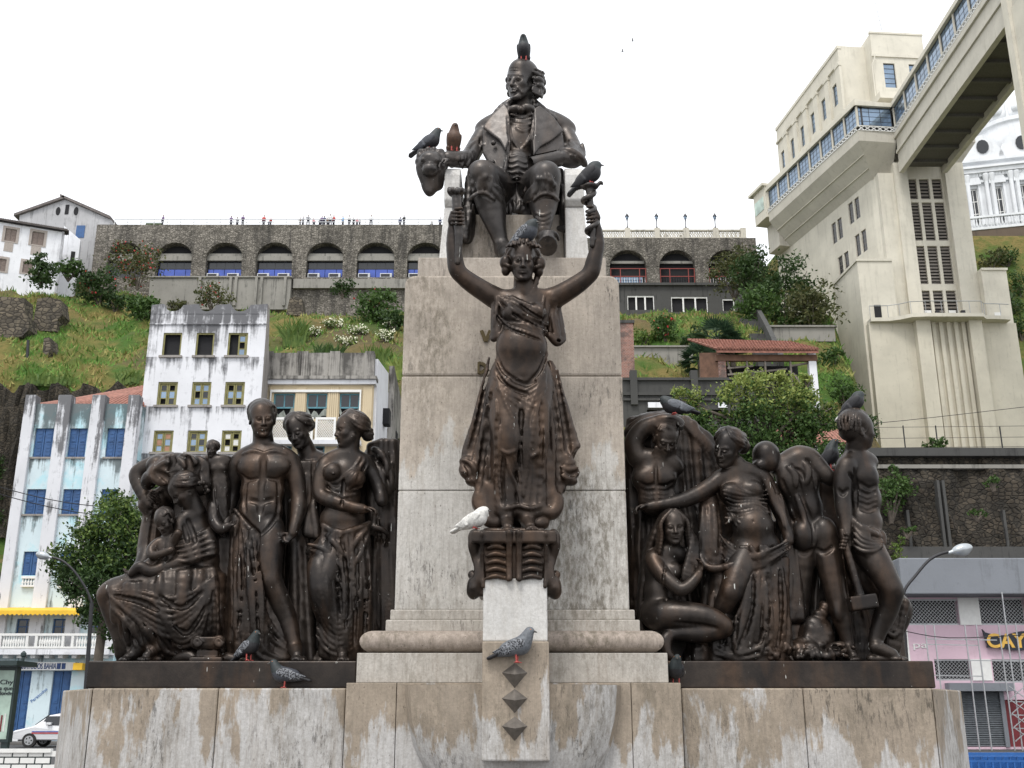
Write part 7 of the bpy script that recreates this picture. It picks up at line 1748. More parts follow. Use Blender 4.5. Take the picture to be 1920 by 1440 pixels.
 c.e((808, 306, 62), (24, 22, 24), k=6); c.e((806, 318, 78), (14, 12, 14), k=4); c.e((806, 296, 76), (16, 9, 10), k=4)
 for q_ in (-1, 1): c.e((806 + 13*q_, 300, 80), (5, 5, 5), k=2); c.e((808 + 19*q_, 286, 62), (7, 8, 5), k=2); c.e((806 + 8*q_, 306, 86), (4, 3, 5), mode='s', k=2)
 c.drape([(786, 312, 55), (806, 322, 66), (830, 312, 52)], [(796, 350, 48), (806, 362, 58), (828, 346, 44)], 8, 8, 6, 4, 2); c.t([(800, 340, 56, 8), (803, 356, 56, 8), (806, 362, 56, 6)], 3)
 c.e((830, 304, 46), (12, 18, 14), k=6)
 for i in range(14):
  a_ = i * .45; c.e((808 + 24*math.cos(a_), 304 + 22*math.sin(a_), 62), (6, 7, 9), k=3)
 c.mesh('lion_mask', MAT['bronze_grey'], root)
seated_man()
# ------------------------------------------------------------------ bronze woman with raised arms on the bracket
def standing_woman():
 Y = 8.12
 root = thing('standing_statue', P(965, 1000, 7.95), 'bronze statue of a draped woman raising both arms before the pedestal', 'statue')
 s = Clay(Y, 0.0095, 21)
 def hair(s_, g, E, Cc, H):
  hair_woman(s_, g, E, Cc, H, bun=(0.06, 0.15, -0.42), waves=7)
  for j in range(9):
   x = -0.28 + 0.07*j; Cc((x*.8, -0.38, 0.26), 0.055, (x*1.25, -0.50 - .05*(j % 2) + abs(x)*.45, 0.26), 0.05, 0.02); Cc((x*1.25, -0.52 + abs(x)*.45, 0.26), .045, (x*1.5, -0.44 + abs(x)*.4, 0.36), .03, .015)
  for q in (-1, 1): E(0.42*q, 0.03, 0.02, (0.14, 0.18, 0.16), 0.03); E(0.40*q, 0.22, -.03, (0.11, 0.14, 0.14), 0.03); [Cc((.36*q + .1*q*math.cos(a_), .05 + .04*a_, .04 + .1*math.sin(a_)), .05, (.36*q + .1*q*math.cos(a_ + .9), .09 + .04*a_, .04 + .1*math.sin(a_ + .9)), .05, .01) for a_ in (0, .9, 1.8, 2.7, 3.6, 4.5)]
  for j in range(4): Cc((0.40 - .03*j, 0.25 + .12*j, -0.1), 0.075, (0.36 - .04*j, 0.37 + .12*j, -0.12 + .03*j), 0.06, 0.03)
 s.head((980, 491, 22), 77, yaw=2, pitch=4, roll=2, hair=hair, female=True, ears=False, neck=((984, 556, 6), 15.5, 22))
 # torso
 s.t([(928, 562, 0, 16), (955, 562, 4, 17), (1000, 560, 4, 17), (1040, 560, 0, 16)], 8)
 s.e((982, 582, 8), (46, 34, 28), k=10); s.e((960, 588, 30), (19, 17, 16), k=7); s.e((1006, 586, 30), (19, 17, 16), k=7)
 s.e((981, 620, 10), (42, 32, 28), k=10); s.e((978, 652, 26), (48, 46, 34), k=12); s.e((976, 700, 14), (56, 42, 36), k=14)
 # arms
 for pts, w in (([(932, 560, 0, 18), (912, 549, 6, 17), (884, 531, 12, 15.5), (863, 514, 17, 13), (856, 503, 19, 12.5), (853, 485, 21, 12.5), (849, 455, 24, 10.5), (850, 424, 26, 8)], 1),
                   ([(1036, 560, 0, 18), (1056, 550, 6, 17), (1083, 533, 12, 15.5), (1103, 517, 17, 13), (1110, 506, 19, 12.5), (1114, 488, 21, 12.5), (1121, 456, 24, 10.5), (1117, 422, 26, 8)], -1)):
  s.t(pts, 7)
 s.grip((858, 408, 36), (-.05, -1, 0), (-1, .1, -.1), 8.5, 38, wrist=(851, 424, 26))
 s.grip((1109, 404, 36), (-.08, -1, 0), (1, .1, -.1), 6.5, 38, wrist=(1116, 422, 26))
 # bodice: sheet wrapped slantwise, shoulder folds, high girdle
 s.folds([[(930, 560), (955, 590), (1000, 612), (1026, 622)], [(936, 556), (965, 578), (1008, 602), (1028, 610)], [(945, 556), (985, 570), (1024, 590)], [(926, 580), (946, 606), (985, 622), (1018, 632)],
             [(1036, 552), (1028, 580), (1020, 606), (1026, 632)], [(1044, 560), (1036, 590), (1030, 620)], [(932, 556), (930, 585), (926, 612)], [(940, 608), (975, 624), (1014, 636)], [(960, 556), (990, 580), (1022, 600)]], 3.6, 3)
 s.fan([(930, 558), (960, 556)], [(1000, 618), (1026, 612)], 7, 2.6, 2.5); s.fan([(1014, 556), (1040, 552)], [(1010, 612), (1030, 625)], 6, 2.6, 2.5)
 s.grooves([[(926, 586), (950, 614), (985, 628), (1020, 640)], [(940, 568), (970, 594), (1012, 616)], [(976, 572), (1000, 590), (1024, 602)]], 2.2, 4)
 # sash cloth flying by the right shoulder
 s.drape([(1030, 560, -4), (1046, 572, -10)], [(1040, 640, 6), (1056, 636, -6)], 5, 6, 7, 4, 3); s.t([(1030, 628, 14, 6), (1044, 642, 8, 7), (1054, 636, 0, 6)], 4)
 s.drape([(926, 566, 4), (936, 570, 16)], [(923, 632, 8), (938, 628, 24)], 4, 5, 6, 4, 2); s.t([(921, 628, 8, 4), (926, 636, 16, 5), (938, 628, 24, 4)], 3)
 s.fan([(1032, 566), (1046, 574)], [(1030, 628), (1056, 634)], 6, 3, 2.5); s.e((1046, 640, 10), (6, 3, 7), mode='s', k=2)
 # skirt: thighs and knees showing through, long folds
 s.t([(952, 720, 10, 36), (950, 780, 24, 33), (952, 826, 38, 25), (948, 880, 30, 21), (948, 940, 30, 15), (950, 975, 34, 10)], 10)
 s.t([(1002, 720, 8, 36), (998, 780, 18, 33), (996, 832, 30, 25), (994, 890, 22, 21), (990, 950, 26, 15), (988, 978, 32, 10)], 10)
 s.t([(975, 730, 0, 40), (974, 800, -4, 42), (974, 880, -6, 42), (974, 950, -4, 40)], 12)
 s.drape([(926, 700, 6), (940, 730, 30)], [(926, 955, 20), (950, 962, 36)], 6, 6, 8, 5, 4, bulge=4)
 s.drape([(1020, 690, 10), (1004, 730, 30)], [(1020, 960, 16), (985, 964, 36)], 7, 6, 8, 5, 4, bulge=3)
 s.drape([(972, 710, 44), (984, 730, 44)], [(964, 958, 30), (984, 962, 34)], 4, 5, 7, 4, 5, bulge=-6)
 # folds gathered under the belly, then falling between the legs
 for k_ in range(1, 6):
  dy = k_ * 11
  s.folds([[(926 + k_, 650 + dy), (942, 684 + dy), (966, 706 + dy*.9), (990, 716 + dy*.8)]], 3.4 - .2*k_, 3)
  s.folds([[(1028 - k_, 650 + dy), (1016, 684 + dy), (1000, 704 + dy*.9), (982, 716 + dy*.8)]], 3.2 - .2*k_, 3)
 s.grooves([[(930, 664), (946, 698), (984, 722)], [(1024, 664), (1010, 698), (986, 722)], [(928, 690), (950, 724), (990, 740)], [(960, 712), (985, 720), (1004, 716)]], 2.4, 5)
 s.folds([[(925, 706), (958, 736), (994, 760), (1012, 764)], [(930, 726), (966, 758), (992, 782)], [(1020, 700), (1002, 744), (986, 790), (980, 840)], [(1024, 720), (1006, 770), (992, 820)]], 3.6, 3)
 s.fan([(972, 740), (990, 750)], [(962, 945), (986, 950)], 7, 4, 3, 1, wig=6); s.grooves([[(978, 770), (974, 850), (972, 940)]], 3, 9)
 s.fan([(928, 740), (940, 770)], [(926, 945), (940, 952)], 4, 2.6, 4, wig=7); s.fan([(1014, 740), (1028, 750)], [(1006, 950), (1024, 950)], 5, 2.6, 4, wig=7); s.folds([[(934, 720), (950, 760), (968, 800), (976, 850), (982, 930)], [(1008, 730), (1004, 790), (992, 850), (986, 900)], [(948, 860), (958, 890), (970, 915), (976, 945)], [(1002, 860), (1010, 900), (1012, 945)]], 2.8, 4)
 s.grooves([[(934, 780), (930, 860), (936, 940)], [(1016, 760), (1014, 860), (1010, 940)], [(1004, 860), (1004, 900), (998, 945)], [(944, 860), (940, 910), (944, 945)]], 2.2, 9)
 s.folds([[(936, 842), (952, 850), (968, 844)], [(980, 848), (996, 856), (1010, 846)], [(958, 846), (972, 880), (976, 930)], [(940, 848), (936, 890), (940, 940)]], 2.8, 3)
 s.fan([(918, 660), (924, 720)], [(876, 840), (900, 950)], 9, 4.5, 3, wig=5); s.fan([(1040, 660), (1034, 720)], [(1072, 830), (1040, 950)], 9, 4.5, 3, wig=5)
 s.grooves([[(916, 700), (900, 780), (884, 850)], [(920, 740), (908, 830), (898, 920)], [(1042, 700), (1056, 780), (1068, 850)], [(1036, 740), (1048, 830), (1048, 920)]], 3, 9)
 # hem across the ankles
 s.t([(932, 948, 30, 4), (950, 953, 46, 3), (972, 948, 40, 3), (992, 953, 46, 3), (1014, 948, 30, 4)], 5)
 # cloak behind: left flare with blown curl, right flare with two curls
 s.drape([(932, 690, -16), (926, 715, -18), (930, 735, -4)], [(878, 836, -14), (874, 868, -10), (900, 900, 4)], 8, 7, 9, 6, 5, bulge=8)
 s.drape([(914, 750, -14), (925, 760, 0)], [(876, 860, -14), (912, 950, 10)], 8, 8, 9, 6, 5)
 s.drape([(1030, 680, -12), (1038, 705, -16), (1026, 725, 0)], [(1078, 826, -16), (1066, 862, -10), (1040, 880, 4)], 8, 7, 9, 6, 5, bulge=8)
 s.drape([(1046, 740, -14), (1022, 760, 4)], [(1074, 880, -12), (1024, 960, 10)], 9, 8, 9, 6, 5)
 def curl(cx, cy, d, r, a0, turns=1.1, w=9):
  pts = []
  for i in range(13):
   u = i / 12; a = R(a0) + turns * 6.283 * u; rr = r * (1 - 0.65 * u); pts.append((cx + rr*math.cos(a), cy + rr*math.sin(a), d + 8*u, w * (1 - .3*u)))
  s.t(pts, 3, 2)
 for (x, y, d, a, b) in ((876, 866, 0, 15, 12), (872, 884, 2, 11, 16), (886, 880, 8, 13, 18), (884, 902, 2, 12, 10), (1064, 872, 2, 17, 11), (1074, 886, 0, 13, 13), (1058, 892, 8, 14, 15), (1070, 902, 2, 13, 9), (1046, 900, 4, 12, 16)): s.e((x, y, d), (a, b, 14), roll=s.rnd.uniform(-30, 30), k=4)
 s.folds([[(866, 862), (882, 868), (892, 884), (888, 906)], [(864, 884), (878, 888), (884, 904)], [(1050, 874), (1066, 880), (1084, 876)], [(1052, 890), (1064, 898), (1080, 892)]], 3, 3); s.grooves([[(872, 872), (880, 880), (880, 898)], [(1058, 882), (1070, 890), (1082, 884)]], 3, 4)
 s.e((898, 940, 4), (14, 22, 16), k=8); s.drape([(900, 900, 4), (930, 920, 24)], [(902, 962, 18), (940, 985, 20)], 5, 8, 8, 6, 4); s.t([(896, 940, 12, 8), (908, 972, 18, 9), (930, 982, 20, 9), (944, 972, 22, 8)], 5)
 s.t([(1030, 900, 4, 12), (1044, 940, 12, 12), (1036, 962, 18, 11), (1020, 960, 22, 9)], 6); s.t([(1010, 960, 14, 11), (1018, 980, 18, 11), (1006, 982, 22, 9)], 5); s.t([(1082, 836, -10, 7), (1072, 840, 4, 7), (1062, 862, 6, 8)], 4)
 # feet
 s.t([(950, 958, 34, 10.5), (951, 980, 38, 9.5)], 4); s.foot((951, 978, 40), (952, 998, 88), 12)
 s.t([(988, 958, 32, 10.5), (988, 980, 36, 9.5)], 4); s.foot((988, 978, 38), (999, 995, 86), 12)
 s.mesh('body', MAT['bronze_brown'], root)
 # staffs in both hands
 c = Clay(Y, 0.008, 3)
 c.t([(858, 492, 34, 6), (860, 440, 36, 8), (857, 400, 36, 8.5), (856, 372, 36, 9)], 2); c.e((855, 362, 36), (15, 7, 15), k=4)
 for i in range(9): a = i*.7; c.e((855 + 13*math.cos(a), 358 - 2*(i % 2), 36 + 13*math.sin(a)), (5, 6, 5), k=2)
 c.mesh('torch', MAT['bronze_grey'], root)
 c = Clay(Y, 0.008, 4)
 c.t([(1110, 460, 34, 5), (1112, 420, 36, 5), (1107, 380, 36, 5.5), (1105, 352, 36, 7)], 2)
 c.t([(1104 + 11*math.sin(i*.9), 398 - i*4.2 + (36 if i < 2 else 0)*0, 36 + 11*math.cos(i*.9), 4.2) for i in range(10)], 2, 3)
 c.t([(1110 + 10*math.sin(i*.9 + 2), 448 - i*5, 36 + 10*math.cos(i*.9 + 2), 4) for i in range(10)], 2, 3)
 c.e((1106, 350, 36), (16, 6, 14), k=3); c.t([(1094, 352, 40, 3), (1084, 343, 40, 3.5), (1078, 348, 40, 2)], 2); c.t([(1118, 350, 40, 3), (1126, 342, 40, 3), (1130, 346, 40, 1.5)], 2)
 c.mesh('snake_staff', MAT['bronze_grey'], root)
standing_woman()
# scroll bracket carrying her
def bracket():
 Y0 = 7.66
 root = thing('bracket', P(963, 1110, Y0 + .2), 'dark bronze scrolled bracket with fluted centre under the standing bronze woman', 'bracket')
 c = Clay(Y0 + .12, 0.0085, 8)
 c.b((964, 1012, 0), (78, 12, 40), rnd=4, k=4)
 c.b((964, 1060, -20), (66, 62, 40), rnd=6, k=6); c.b((964, 1060, -70), (60, 66, 50), rnd=6, k=6)
 for q in (-1, 1):
  x = 964 + q*74
  c.t([(x, 1004, 6, 11), (x, 1014, 16, 10), (x + q*2, 1026, 14, 9), (x - q*4, 1046, 8, 9), (x - q*10, 1066, 14, 10), (x - q*8, 1090, 14, 12), (x + q*2, 1110, 8, 12)], 4)
  c.e((x, 1010, 10), (12, 18, 16), k=3); c.e((x + q*2, 1102, 2), (13, 22, 22), k=5); c.e((x + q*2, 1102, 18), (7, 9, 9), k=2); c.e((x + q*4, 1078, -6), (9, 9, 12), k=3)
  c.t([(x - q*14, 1000, 40, 4), (x - q*14, 1060, 24, 4), (x - q*16, 1100, 28, 4)], 2)
 c.t([(955, 998, 42, 6), (955, 1060, 30, 6), (955, 1092, 34, 6)], 2); c.t([(973, 998, 42, 6), (973, 1060, 30, 6), (973, 1092, 34, 6)], 2)
 for q in (-1, 1):
  for j in range(5): c.t([(964 + q*18, 1028 + j*14, 28, 4), (964 + q*34, 1024 + j*14, 30, 4.4), (964 + q*50, 1028 + j*14, 28, 4)], 1.5)
 c.b((964, 1118, 20), (58, 18, 70), rnd=16, k=6, mode='s') if False else None
 c.e((964, 1126, 0), (52, 34, 90), k=6, mode='s')
 c.mesh('console', MAT['bronze_brown'], root)
 MB().box(GX(886, 1000, 7.72), GX(1042, 1000, 7.72), 7.70, 8.55, ZY(1008, 7.72), ZY(999, 7.72)).build('top_plate', MAT['bronze_brown'], root)
bracket()
# ------------------------------------------------------------------ left bronze group
def new_group(name, x, label):
 return thing(name, (XY(x, 1240, 8.85), 8.85, zb), label, 'sculpture')
YG = 8.86; ZG = ZY(1240, 8.45)
def plinth(root, xa, xb):
 m = MB().box(XY(xa, 1260, 8.36), XY(xb, 1260, 8.36), 8.36, 9.35, zb + .002, ZG)
 bevel(m.build('plinth', MAT['bronze'], root), 0.01)
def fig(root, name, c, mat='bronze', label=None):
 o = c.mesh(name, MAT[mat], root, floor=ZG - .02)
 if label: o['label'] = label
 return o
def left_group():
 root = new_group('sculpture_group', 410, 'bronze group of standing youth, two women and seated mother, left of the pedestal')
 plinth(root, 163, 668)
 # ---- standing youth
 s = Clay(YG, 0.0088, 31); s.fat = .9
 s.head((492, 786, 34), 68, yaw=6, pitch=-2, hair=hair_short, neck=((495, 846, 22), 16.5, 21))
 s.t([(448, 868, 22, 19), (470, 855, 24, 20), (495, 852, 24, 22), (522, 854, 24, 20), (544, 866, 22, 19)], 8)
 s.e((494, 880, 24), (48, 36, 34), k=10); s.e((471, 878, 42), (26, 17, 13), roll=10, k=9); s.e((517, 876, 42), (26, 17, 13), roll=-10, k=9)
 s.e((492, 920, 26), (41, 36, 30), k=10); s.e((489, 958, 28), (41, 34, 30), k=10); s.e((486, 988, 24), (43, 30, 30), k=10)
 s.t([(448, 868, 24, 19), (440, 892, 16, 18), (436, 925, 6, 15), (430, 952, 14, 12), (424, 985, 36, 9)], 5); s.hand((424, 985, 36), (-.5, .85, .2), (.3, .4, .8), 30, .5, thumb=-1, k=1.5)
 s.t([(545, 868, 20, 19), (555, 895, 20, 17), (560, 930, 20, 15), (560, 955, 28, 14.5), (553, 985, 42, 10), (549, 1002, 48, 8)], 5)
 s.hand((549, 1002, 48), (-.75, .65, .2), (-.2, -.2, .7), 34, .55, thumb=-1, k=1.5)
 s.t([(508, 995, 34, 28), (505, 1040, 48, 25.5), (508, 1085, 56, 19), (520, 1115, 50, 18.5), (538, 1160, 38, 19), (550, 1200, 44, 12), (553, 1218, 46, 10)], 8)
 s.e((507, 1088, 66), (13, 15, 10), k=4)
 s.foot((553, 1216, 48), (560, 1240, 96), 13)
 s.t([(464, 998, 26, 29), (458, 1050, 30, 27), (455, 1095, 34, 20), (454, 1150, 20, 19), (458, 1205, 22, 12)], 8); s.foot((458, 1210, 26), (452, 1240, 66), 12)
 # modelling of chest and belly
 s.grooves([[(494, 858), (493, 885), (492, 905)], [(490, 905), (489, 940), (487, 962)]], 1.1, 10)
 s.grooves([[(452, 890), (466, 900), (484, 897)], [(500, 896), (520, 899), (536, 888)]], 1.8, 4); s.grooves([[(468, 938), (489, 942), (510, 937)]], .9, 8)
 s.grooves([[(450, 965), (468, 985), (486, 1002)], [(524, 962), (508, 985), (490, 1002)]], 1.1, 7); s.grooves([[(462, 905), (458, 935), (460, 960)], [(521, 905), (524, 935), (520, 960)]], 1.5, 6)
 s.e((488, 954, 60), (2.4, 3.2, 4), mode='s', k=2); s.folds([[(494, 850), (475, 846), (455, 852)], [(496, 850), (515, 846), (538, 852)]], 2.2, 4)
 fig(root, 'standing_youth', s, label='naked young man standing upright with lowered arms')
 # ---- his drapery: falls from the hip over the near leg and sweeps across the floor
 s = Clay(YG, 0.0095, 32)
 s.drape([(438, 968, 24), (452, 978, 46), (470, 992, 56), (484, 1008, 56)], [(428, 1228, 20), (445, 1236, 50), (470, 1240, 60), (500, 1240, 50)], 13, 7, 9, 4, 6, bulge=8)
 s.drape([(490, 1010, 40), (515, 1100, 44), (530, 1140, 30)], [(490, 1236, 46), (530, 1240, 44), (548, 1240, 34)], 7, 6, 9, 4, 5)
 s.drape([(545, 940, -10), (570, 960, -14)], [(545, 1230, 6), (585, 1236, 4)], 6, 8, 10, 4, 4)
 s.t([(440, 955, 40, 3), (452, 970, 52, 3), (468, 990, 58, 3), (486, 1006, 58, 3)], 4)
 s.fan([(438, 975), (484, 1010)], [(432, 1225), (500, 1235)], 16, 3.6, 3, 1, wig=6); s.grooves([[(450, 990), (456, 1080), (448, 1180)], [(468, 1002), (478, 1090), (486, 1200)], [(484, 1015), (494, 1110), (520, 1210)], [(440, 1010), (440, 1100), (436, 1200)]], 3.2, 5)
 s.folds([[(478, 1190), (500, 1222), (530, 1234), (548, 1230)], [(492, 1160), (512, 1200), (545, 1222)], [(470, 1215), (495, 1236), (525, 1238)], [(486, 1120), (510, 1175), (540, 1210)]], 4, 3)
 fig(root, 'hip_drapery', s)
 # ---- woman leaning her head on his shoulder
 s = Clay(YG + .10, 0.0095, 33)
 s.head((559, 808, 28), 64, yaw=-28, pitch=-12, roll=-14, hair=lambda *a: hair_woman(*a, bun=(0.15, 0.0, -0.45), waves=8), female=True, ears=False, closed=True, neck=((580, 858, 10), 14, 19))
 s.t([(560, 872, 6, 15), (585, 862, 8, 17), (610, 870, 6, 16)], 6); s.e((582, 900, 6), (36, 42, 26), k=8); s.e((580, 960, 0), (36, 60, 26), k=8)
 s.drape([(560, 870, 26), (585, 868, 30), (608, 872, 24)], [(556, 1080, 8), (580, 1090, 8), (600, 1090, 6)], 11, 6, 7, 4, 5); s.fan([(562, 872), (606, 872)], [(560, 1000), (600, 1000)], 10, 3, 3)
 s.drape([(560, 1060, 0), (600, 1060, 0)], [(556, 1236, 4), (610, 1236, 0)], 8, 9, 11, 4, 4)
 fig(root, 'leaning_woman', s, label='draped woman behind, head leaning to the left')
 # ---- woman in profile at the right end
 s = Clay(YG, 0.009, 34); s.fat = .9
 s.head((656, 806, 24), 68, yaw=-68, pitch=-2, roll=0, hair=lambda *a: hair_woman(*a, bun=(0, 0.14, -0.52), waves=8), female=True, ears=False, neck=((652, 862, 16), 15, 20))
 s.t([(608, 872, 18, 16), (630, 860, 18, 17), (655, 858, 18, 18), (684, 868, 14, 17)], 7)
 s.e((646, 890, 18), (38, 34, 28), k=8); s.e((624, 886, 40), (18, 17, 17), k=5); s.e((668, 898, 38), (17, 16, 15), k=5)
 s.e((642, 930, 18), (34, 34, 26), k=9); s.e((642, 975, 22), (42, 36, 30), k=10); s.e((645, 1012, 20), (46, 34, 32), k=10)
 s.t([(608, 874, 24, 15.5), (601, 905, 28, 15.5), (604, 930, 34, 14), (630, 941, 52, 12.5), (665, 952, 58, 10), (682, 955, 58, 8.5)], 5)
 s.hand((682, 955, 58), (1, .0, .1), (.1, .9, .2), 36, .7, thumb=1, k=1.5)
 s.t([(686, 868, 10, 15), (708, 905, 8, 14), (716, 940, 20, 12)], 6)
 s.t([(636, 1020, 30, 30), (616, 1070, 52, 25), (606, 1105, 60, 20), (618, 1150, 40, 18), (636, 1200, 30, 13)], 8); s.foot((640, 1214, 40), (644, 1240, 88), 12)
 s.t([(668, 1020, 20, 30), (670, 1090, 26, 25), (668, 1140, 26, 20), (660, 1230, 20, 16)], 8)
 s.folds([[(684, 862), (670, 885), (650, 905), (628, 920)], [(690, 872), (672, 900), (648, 920)], [(676, 858), (662, 880), (640, 900), (620, 906)], [(612, 902), (630, 918), (655, 920), (680, 912)], [(610, 915), (635, 930), (670, 926)]], 3, 3)
 s.fan([(688, 864), (676, 868)], [(620, 915), (650, 940)], 8, 2.4, 2.5)
 s.e((625, 888, 57), (2.2, 2.2, 2), k=1); s.grooves([[(645, 900), (644, 925), (640, 950)]], 1.5, 6)
 fig(root, 'profile_woman', s, label='woman in profile facing left with bare breast')
 s = Clay(YG, 0.0095, 35)      # her skirts
 s.drape([(606, 985, 40), (640, 1000, 54), (690, 985, 34)], [(600, 1225, 30), (640, 1236, 44), (690, 1236, 20)], 17, 6, 8, 4, 8, bulge=6)
 s.drape([(598, 1008, 40), (612, 1030, 54), (625, 1000, 54)], [(575, 1030, 24), (600, 1080, 50), (635, 1110, 54)], 8, 6, 6, 4, 4); s.t([(606, 985, 44, 6), (640, 1000, 58, 6), (692, 982, 36, 6)], 3)
 s.t([(600, 1060, 50, 22), (604, 1105, 58, 23), (612, 1150, 44, 20)], 8)
 for k_ in range(7): s.folds([[(598 - k_, 1100 + k_*15), (612, 1140 + k_*13), (636, 1168 + k_*10), (662, 1150 + k_*11)]], 3.8, 3)
 s.fan([(606, 990), (690, 990)], [(620, 1225), (692, 1230)], 22, 3.4, 3, 1, wig=7); s.grooves([[(640, 1010), (650, 1090), (648, 1180)], [(622, 1010), (634, 1080), (640, 1150)], [(668, 1000), (668, 1100), (664, 1210)], [(684, 1000), (688, 1100), (682, 1220)]], 3.4, 5)
 s.folds([[(580, 1030), (600, 1040), (622, 1066), (640, 1100)], [(576, 1020), (598, 1026), (620, 1040), (640, 1066)], [(690, 990), (668, 1015), (648, 1042)], [(692, 1000), (675, 1040), (655, 1070)], [(612, 1002), (630, 1022), (648, 1044)]], 4.2, 3)
 s.drape([(580, 960, 6), (590, 940, 12)], [(572, 1000, 16), (596, 1006, 22)], 4, 7, 7, 4)
 fig(root, 'skirt', s)
 # ---- shield-like drapery and cloak against the pedestal
 s = Clay(YG + .12, 0.0105, 36)
 s.e((714, 880, -6), (40, 56, 26), k=10); s.e((690, 930, -14), (40, 70, 20), k=10)
 s.drape([(694, 838, 4), (718, 830, 10), (744, 830, 8)], [(690, 1238, 0), (720, 1238, 6), (742, 1238, 0)], 14, 8, 9, 4, 6)
 s.fan([(694, 845), (742, 840)], [(700, 940), (742, 950)], 8, 4, 3); s.fan([(696, 960), (742, 960)], [(690, 1230), (740, 1230)], 12, 4, 3)
 s.t([(700, 842, 26, 5), (715, 850, 34, 6), (728, 875, 34, 6), (736, 915, 30, 5)], 4); s.t([(692, 860, 20, 5), (712, 880, 32, 6), (722, 920, 34, 6)], 4)
 s.t([(694, 1000, 40, 5), (700, 990, 46, 5), (715, 992, 46, 5), (726, 1000, 42, 4)], 2); s.c((700, 990, 44), 4.5, (703, 960, 46), 4.5)
 fig(root, 'cloak', s)
 # ---- seated mother seen from behind her shoulder, bending to the child
 s = Clay(YG, 0.009, 37); s.fat = .9
 def curls(s_, g, E, Cc, H):
  hair_woman(s_, g, E, Cc, H, bun=(0, 0.2, -0.5), waves=7)
  for j in range(18):
   a, b = s_.rnd.uniform(-.35, .35), s_.rnd.uniform(0.05, .5); E(a, b, -0.46 - s_.rnd.uniform(0, .14), (.08, .07, .07), .02)
 s.head((344, 920, 50), 64, yaw=-70, pitch=-38, roll=0, hair=curls, female=True, ears=False, neck=((366, 962, 34), 15, 20))
 s.t([(338, 985, 44, 17), (356, 972, 38, 18), (384, 980, 20, 18)], 7)
 s.e((362, 1008, 30), (36, 36, 30), roll=-12, k=9); s.e((372, 1052, 26), (40, 40, 32), k=9); s.e((382, 1100, 20), (48, 40, 38), k=10)
 s.t([(338, 988, 48, 16.5), (344, 1020, 52, 17), (350, 1044, 56, 16), (325, 1060, 66, 14), (290, 1072, 70, 11), (268, 1075, 70, 8.5)], 6)
 s.hand((268, 1075, 70), (-1, .05, .05), (.05, -.9, .2), 40, .18, thumb=-1, k=1.5)
 s.t([(372, 1100, 40, 40), (320, 1098, 52, 35), (262, 1102, 60, 28), (220, 1106, 64, 22), (202, 1116, 62, 19)], 10)        # thigh to the knee
 s.t([(202, 1116, 62, 19), (214, 1150, 58, 19), (228, 1190, 52, 17), (244, 1226, 48, 11)], 8)
 s.t([(330, 1110, 20, 34), (290, 1150, 40, 26), (290, 1180, 58, 18), (270, 1205, 60, 15), (252, 1228, 62, 10)], 7)
 s.foot((254, 1224, 60), (228, 1240, 84), 11); s.foot((292, 1216, 62), (262, 1240, 88), 11); s.t([(310, 1180, 54, 16), (300, 1206, 60, 11)], 6)
 # bodice slipping from the shoulder
 s.drape([(330, 1018, 56), (352, 1016, 64), (380, 1002, 52), (400, 990, 34)], [(338, 1050, 62), (362, 1052, 66), (392, 1040, 52), (408, 1034, 36)], 12, 6, 6, 4, 3)
 for k_ in range(5): s.folds([[(326 + k_*2, 1016 + k_*9), (352, 1012 + k_*10), (382, 998 + k_*11), (404, 990 + k_*12)]], 3.3, 2.5)
 s.grooves([[(352, 975), (362, 1000), (366, 1016)], [(345, 985), (350, 1005), (352, 1016)]], 2, 6)
 # skirts
 s.drape([(300, 1080, 78), (350, 1075, 72), (400, 1070, 50)], [(290, 1130, 76), (350, 1210, 62), (408, 1190, 40)], 14, 8, 9, 5, 5, bulge=10)
 s.drape([(205, 1105, 80), (260, 1096, 84), (320, 1100, 78)], [(210, 1160, 76), (240, 1170, 76), (330, 1190, 70)], 11, 8, 9, 5, 4, bulge=4)
 s.drape([(210, 1130, 76), (250, 1165, 80), (320, 1190, 70)], [(226, 1236, 50), (300, 1238, 40), (400, 1238, 30)], 12, 9, 10, 5, 5)
 s.drape([(380, 1100, 40), (420, 1080, 26)], [(380, 1236, 30), (425, 1238, 20)], 8, 9, 11, 5, 4)
 for k_ in range(7): s.folds([[(212 + k_*3, 1108 + k_*5), (262, 1110 + k_*9), (318, 1122 + k_*12), (366, 1108 + k_*9), (402, 1080 + k_*5)]], 3.8, 3)
 for k_ in range(5): s.folds([[(290 + 5*k_, 1130 + 5*k_), (306 + 4*k_, 1156 + 9*k_), (340, 1176 + 9*k_), (372, 1150 + 12*k_), (392, 1104 + 9*k_)]], 4.2, 3)
 s.grooves([[(300, 1118), (340, 1140), (380, 1110)], [(320, 1166), (352, 1186), (384, 1140)], [(216, 1118), (262, 1128), (300, 1146)], [(240, 1150), (290, 1190), (340, 1212)], [(400, 1110), (402, 1170), (396, 1220)]], 3.6, 5)
 s.fan([(216, 1150), (300, 1180)], [(232, 1222), (330, 1232)], 9, 3.6, 3); s.folds([[(206, 1118), (232, 1140), (262, 1168), (280, 1200)], [(210, 1140), (236, 1165), (258, 1195)], [(300, 1215), (330, 1228), (370, 1226), (410, 1232)]], 4, 3)
 fig(root, 'seated_mother', s, label='seated mother in heavy skirts bending over a child')
 # ---- child in her lap
 s = Clay(YG, 0.0085, 38)
 s.head((309, 978, 70), 46, yaw=-35, pitch=-25, roll=-10, hair=hair_short, neck=((316, 1010, 64), 9, 11))
 s.e((312, 1030, 62), (19, 24, 17), k=6); s.e((312, 1060, 62), (20, 18, 18), k=6)
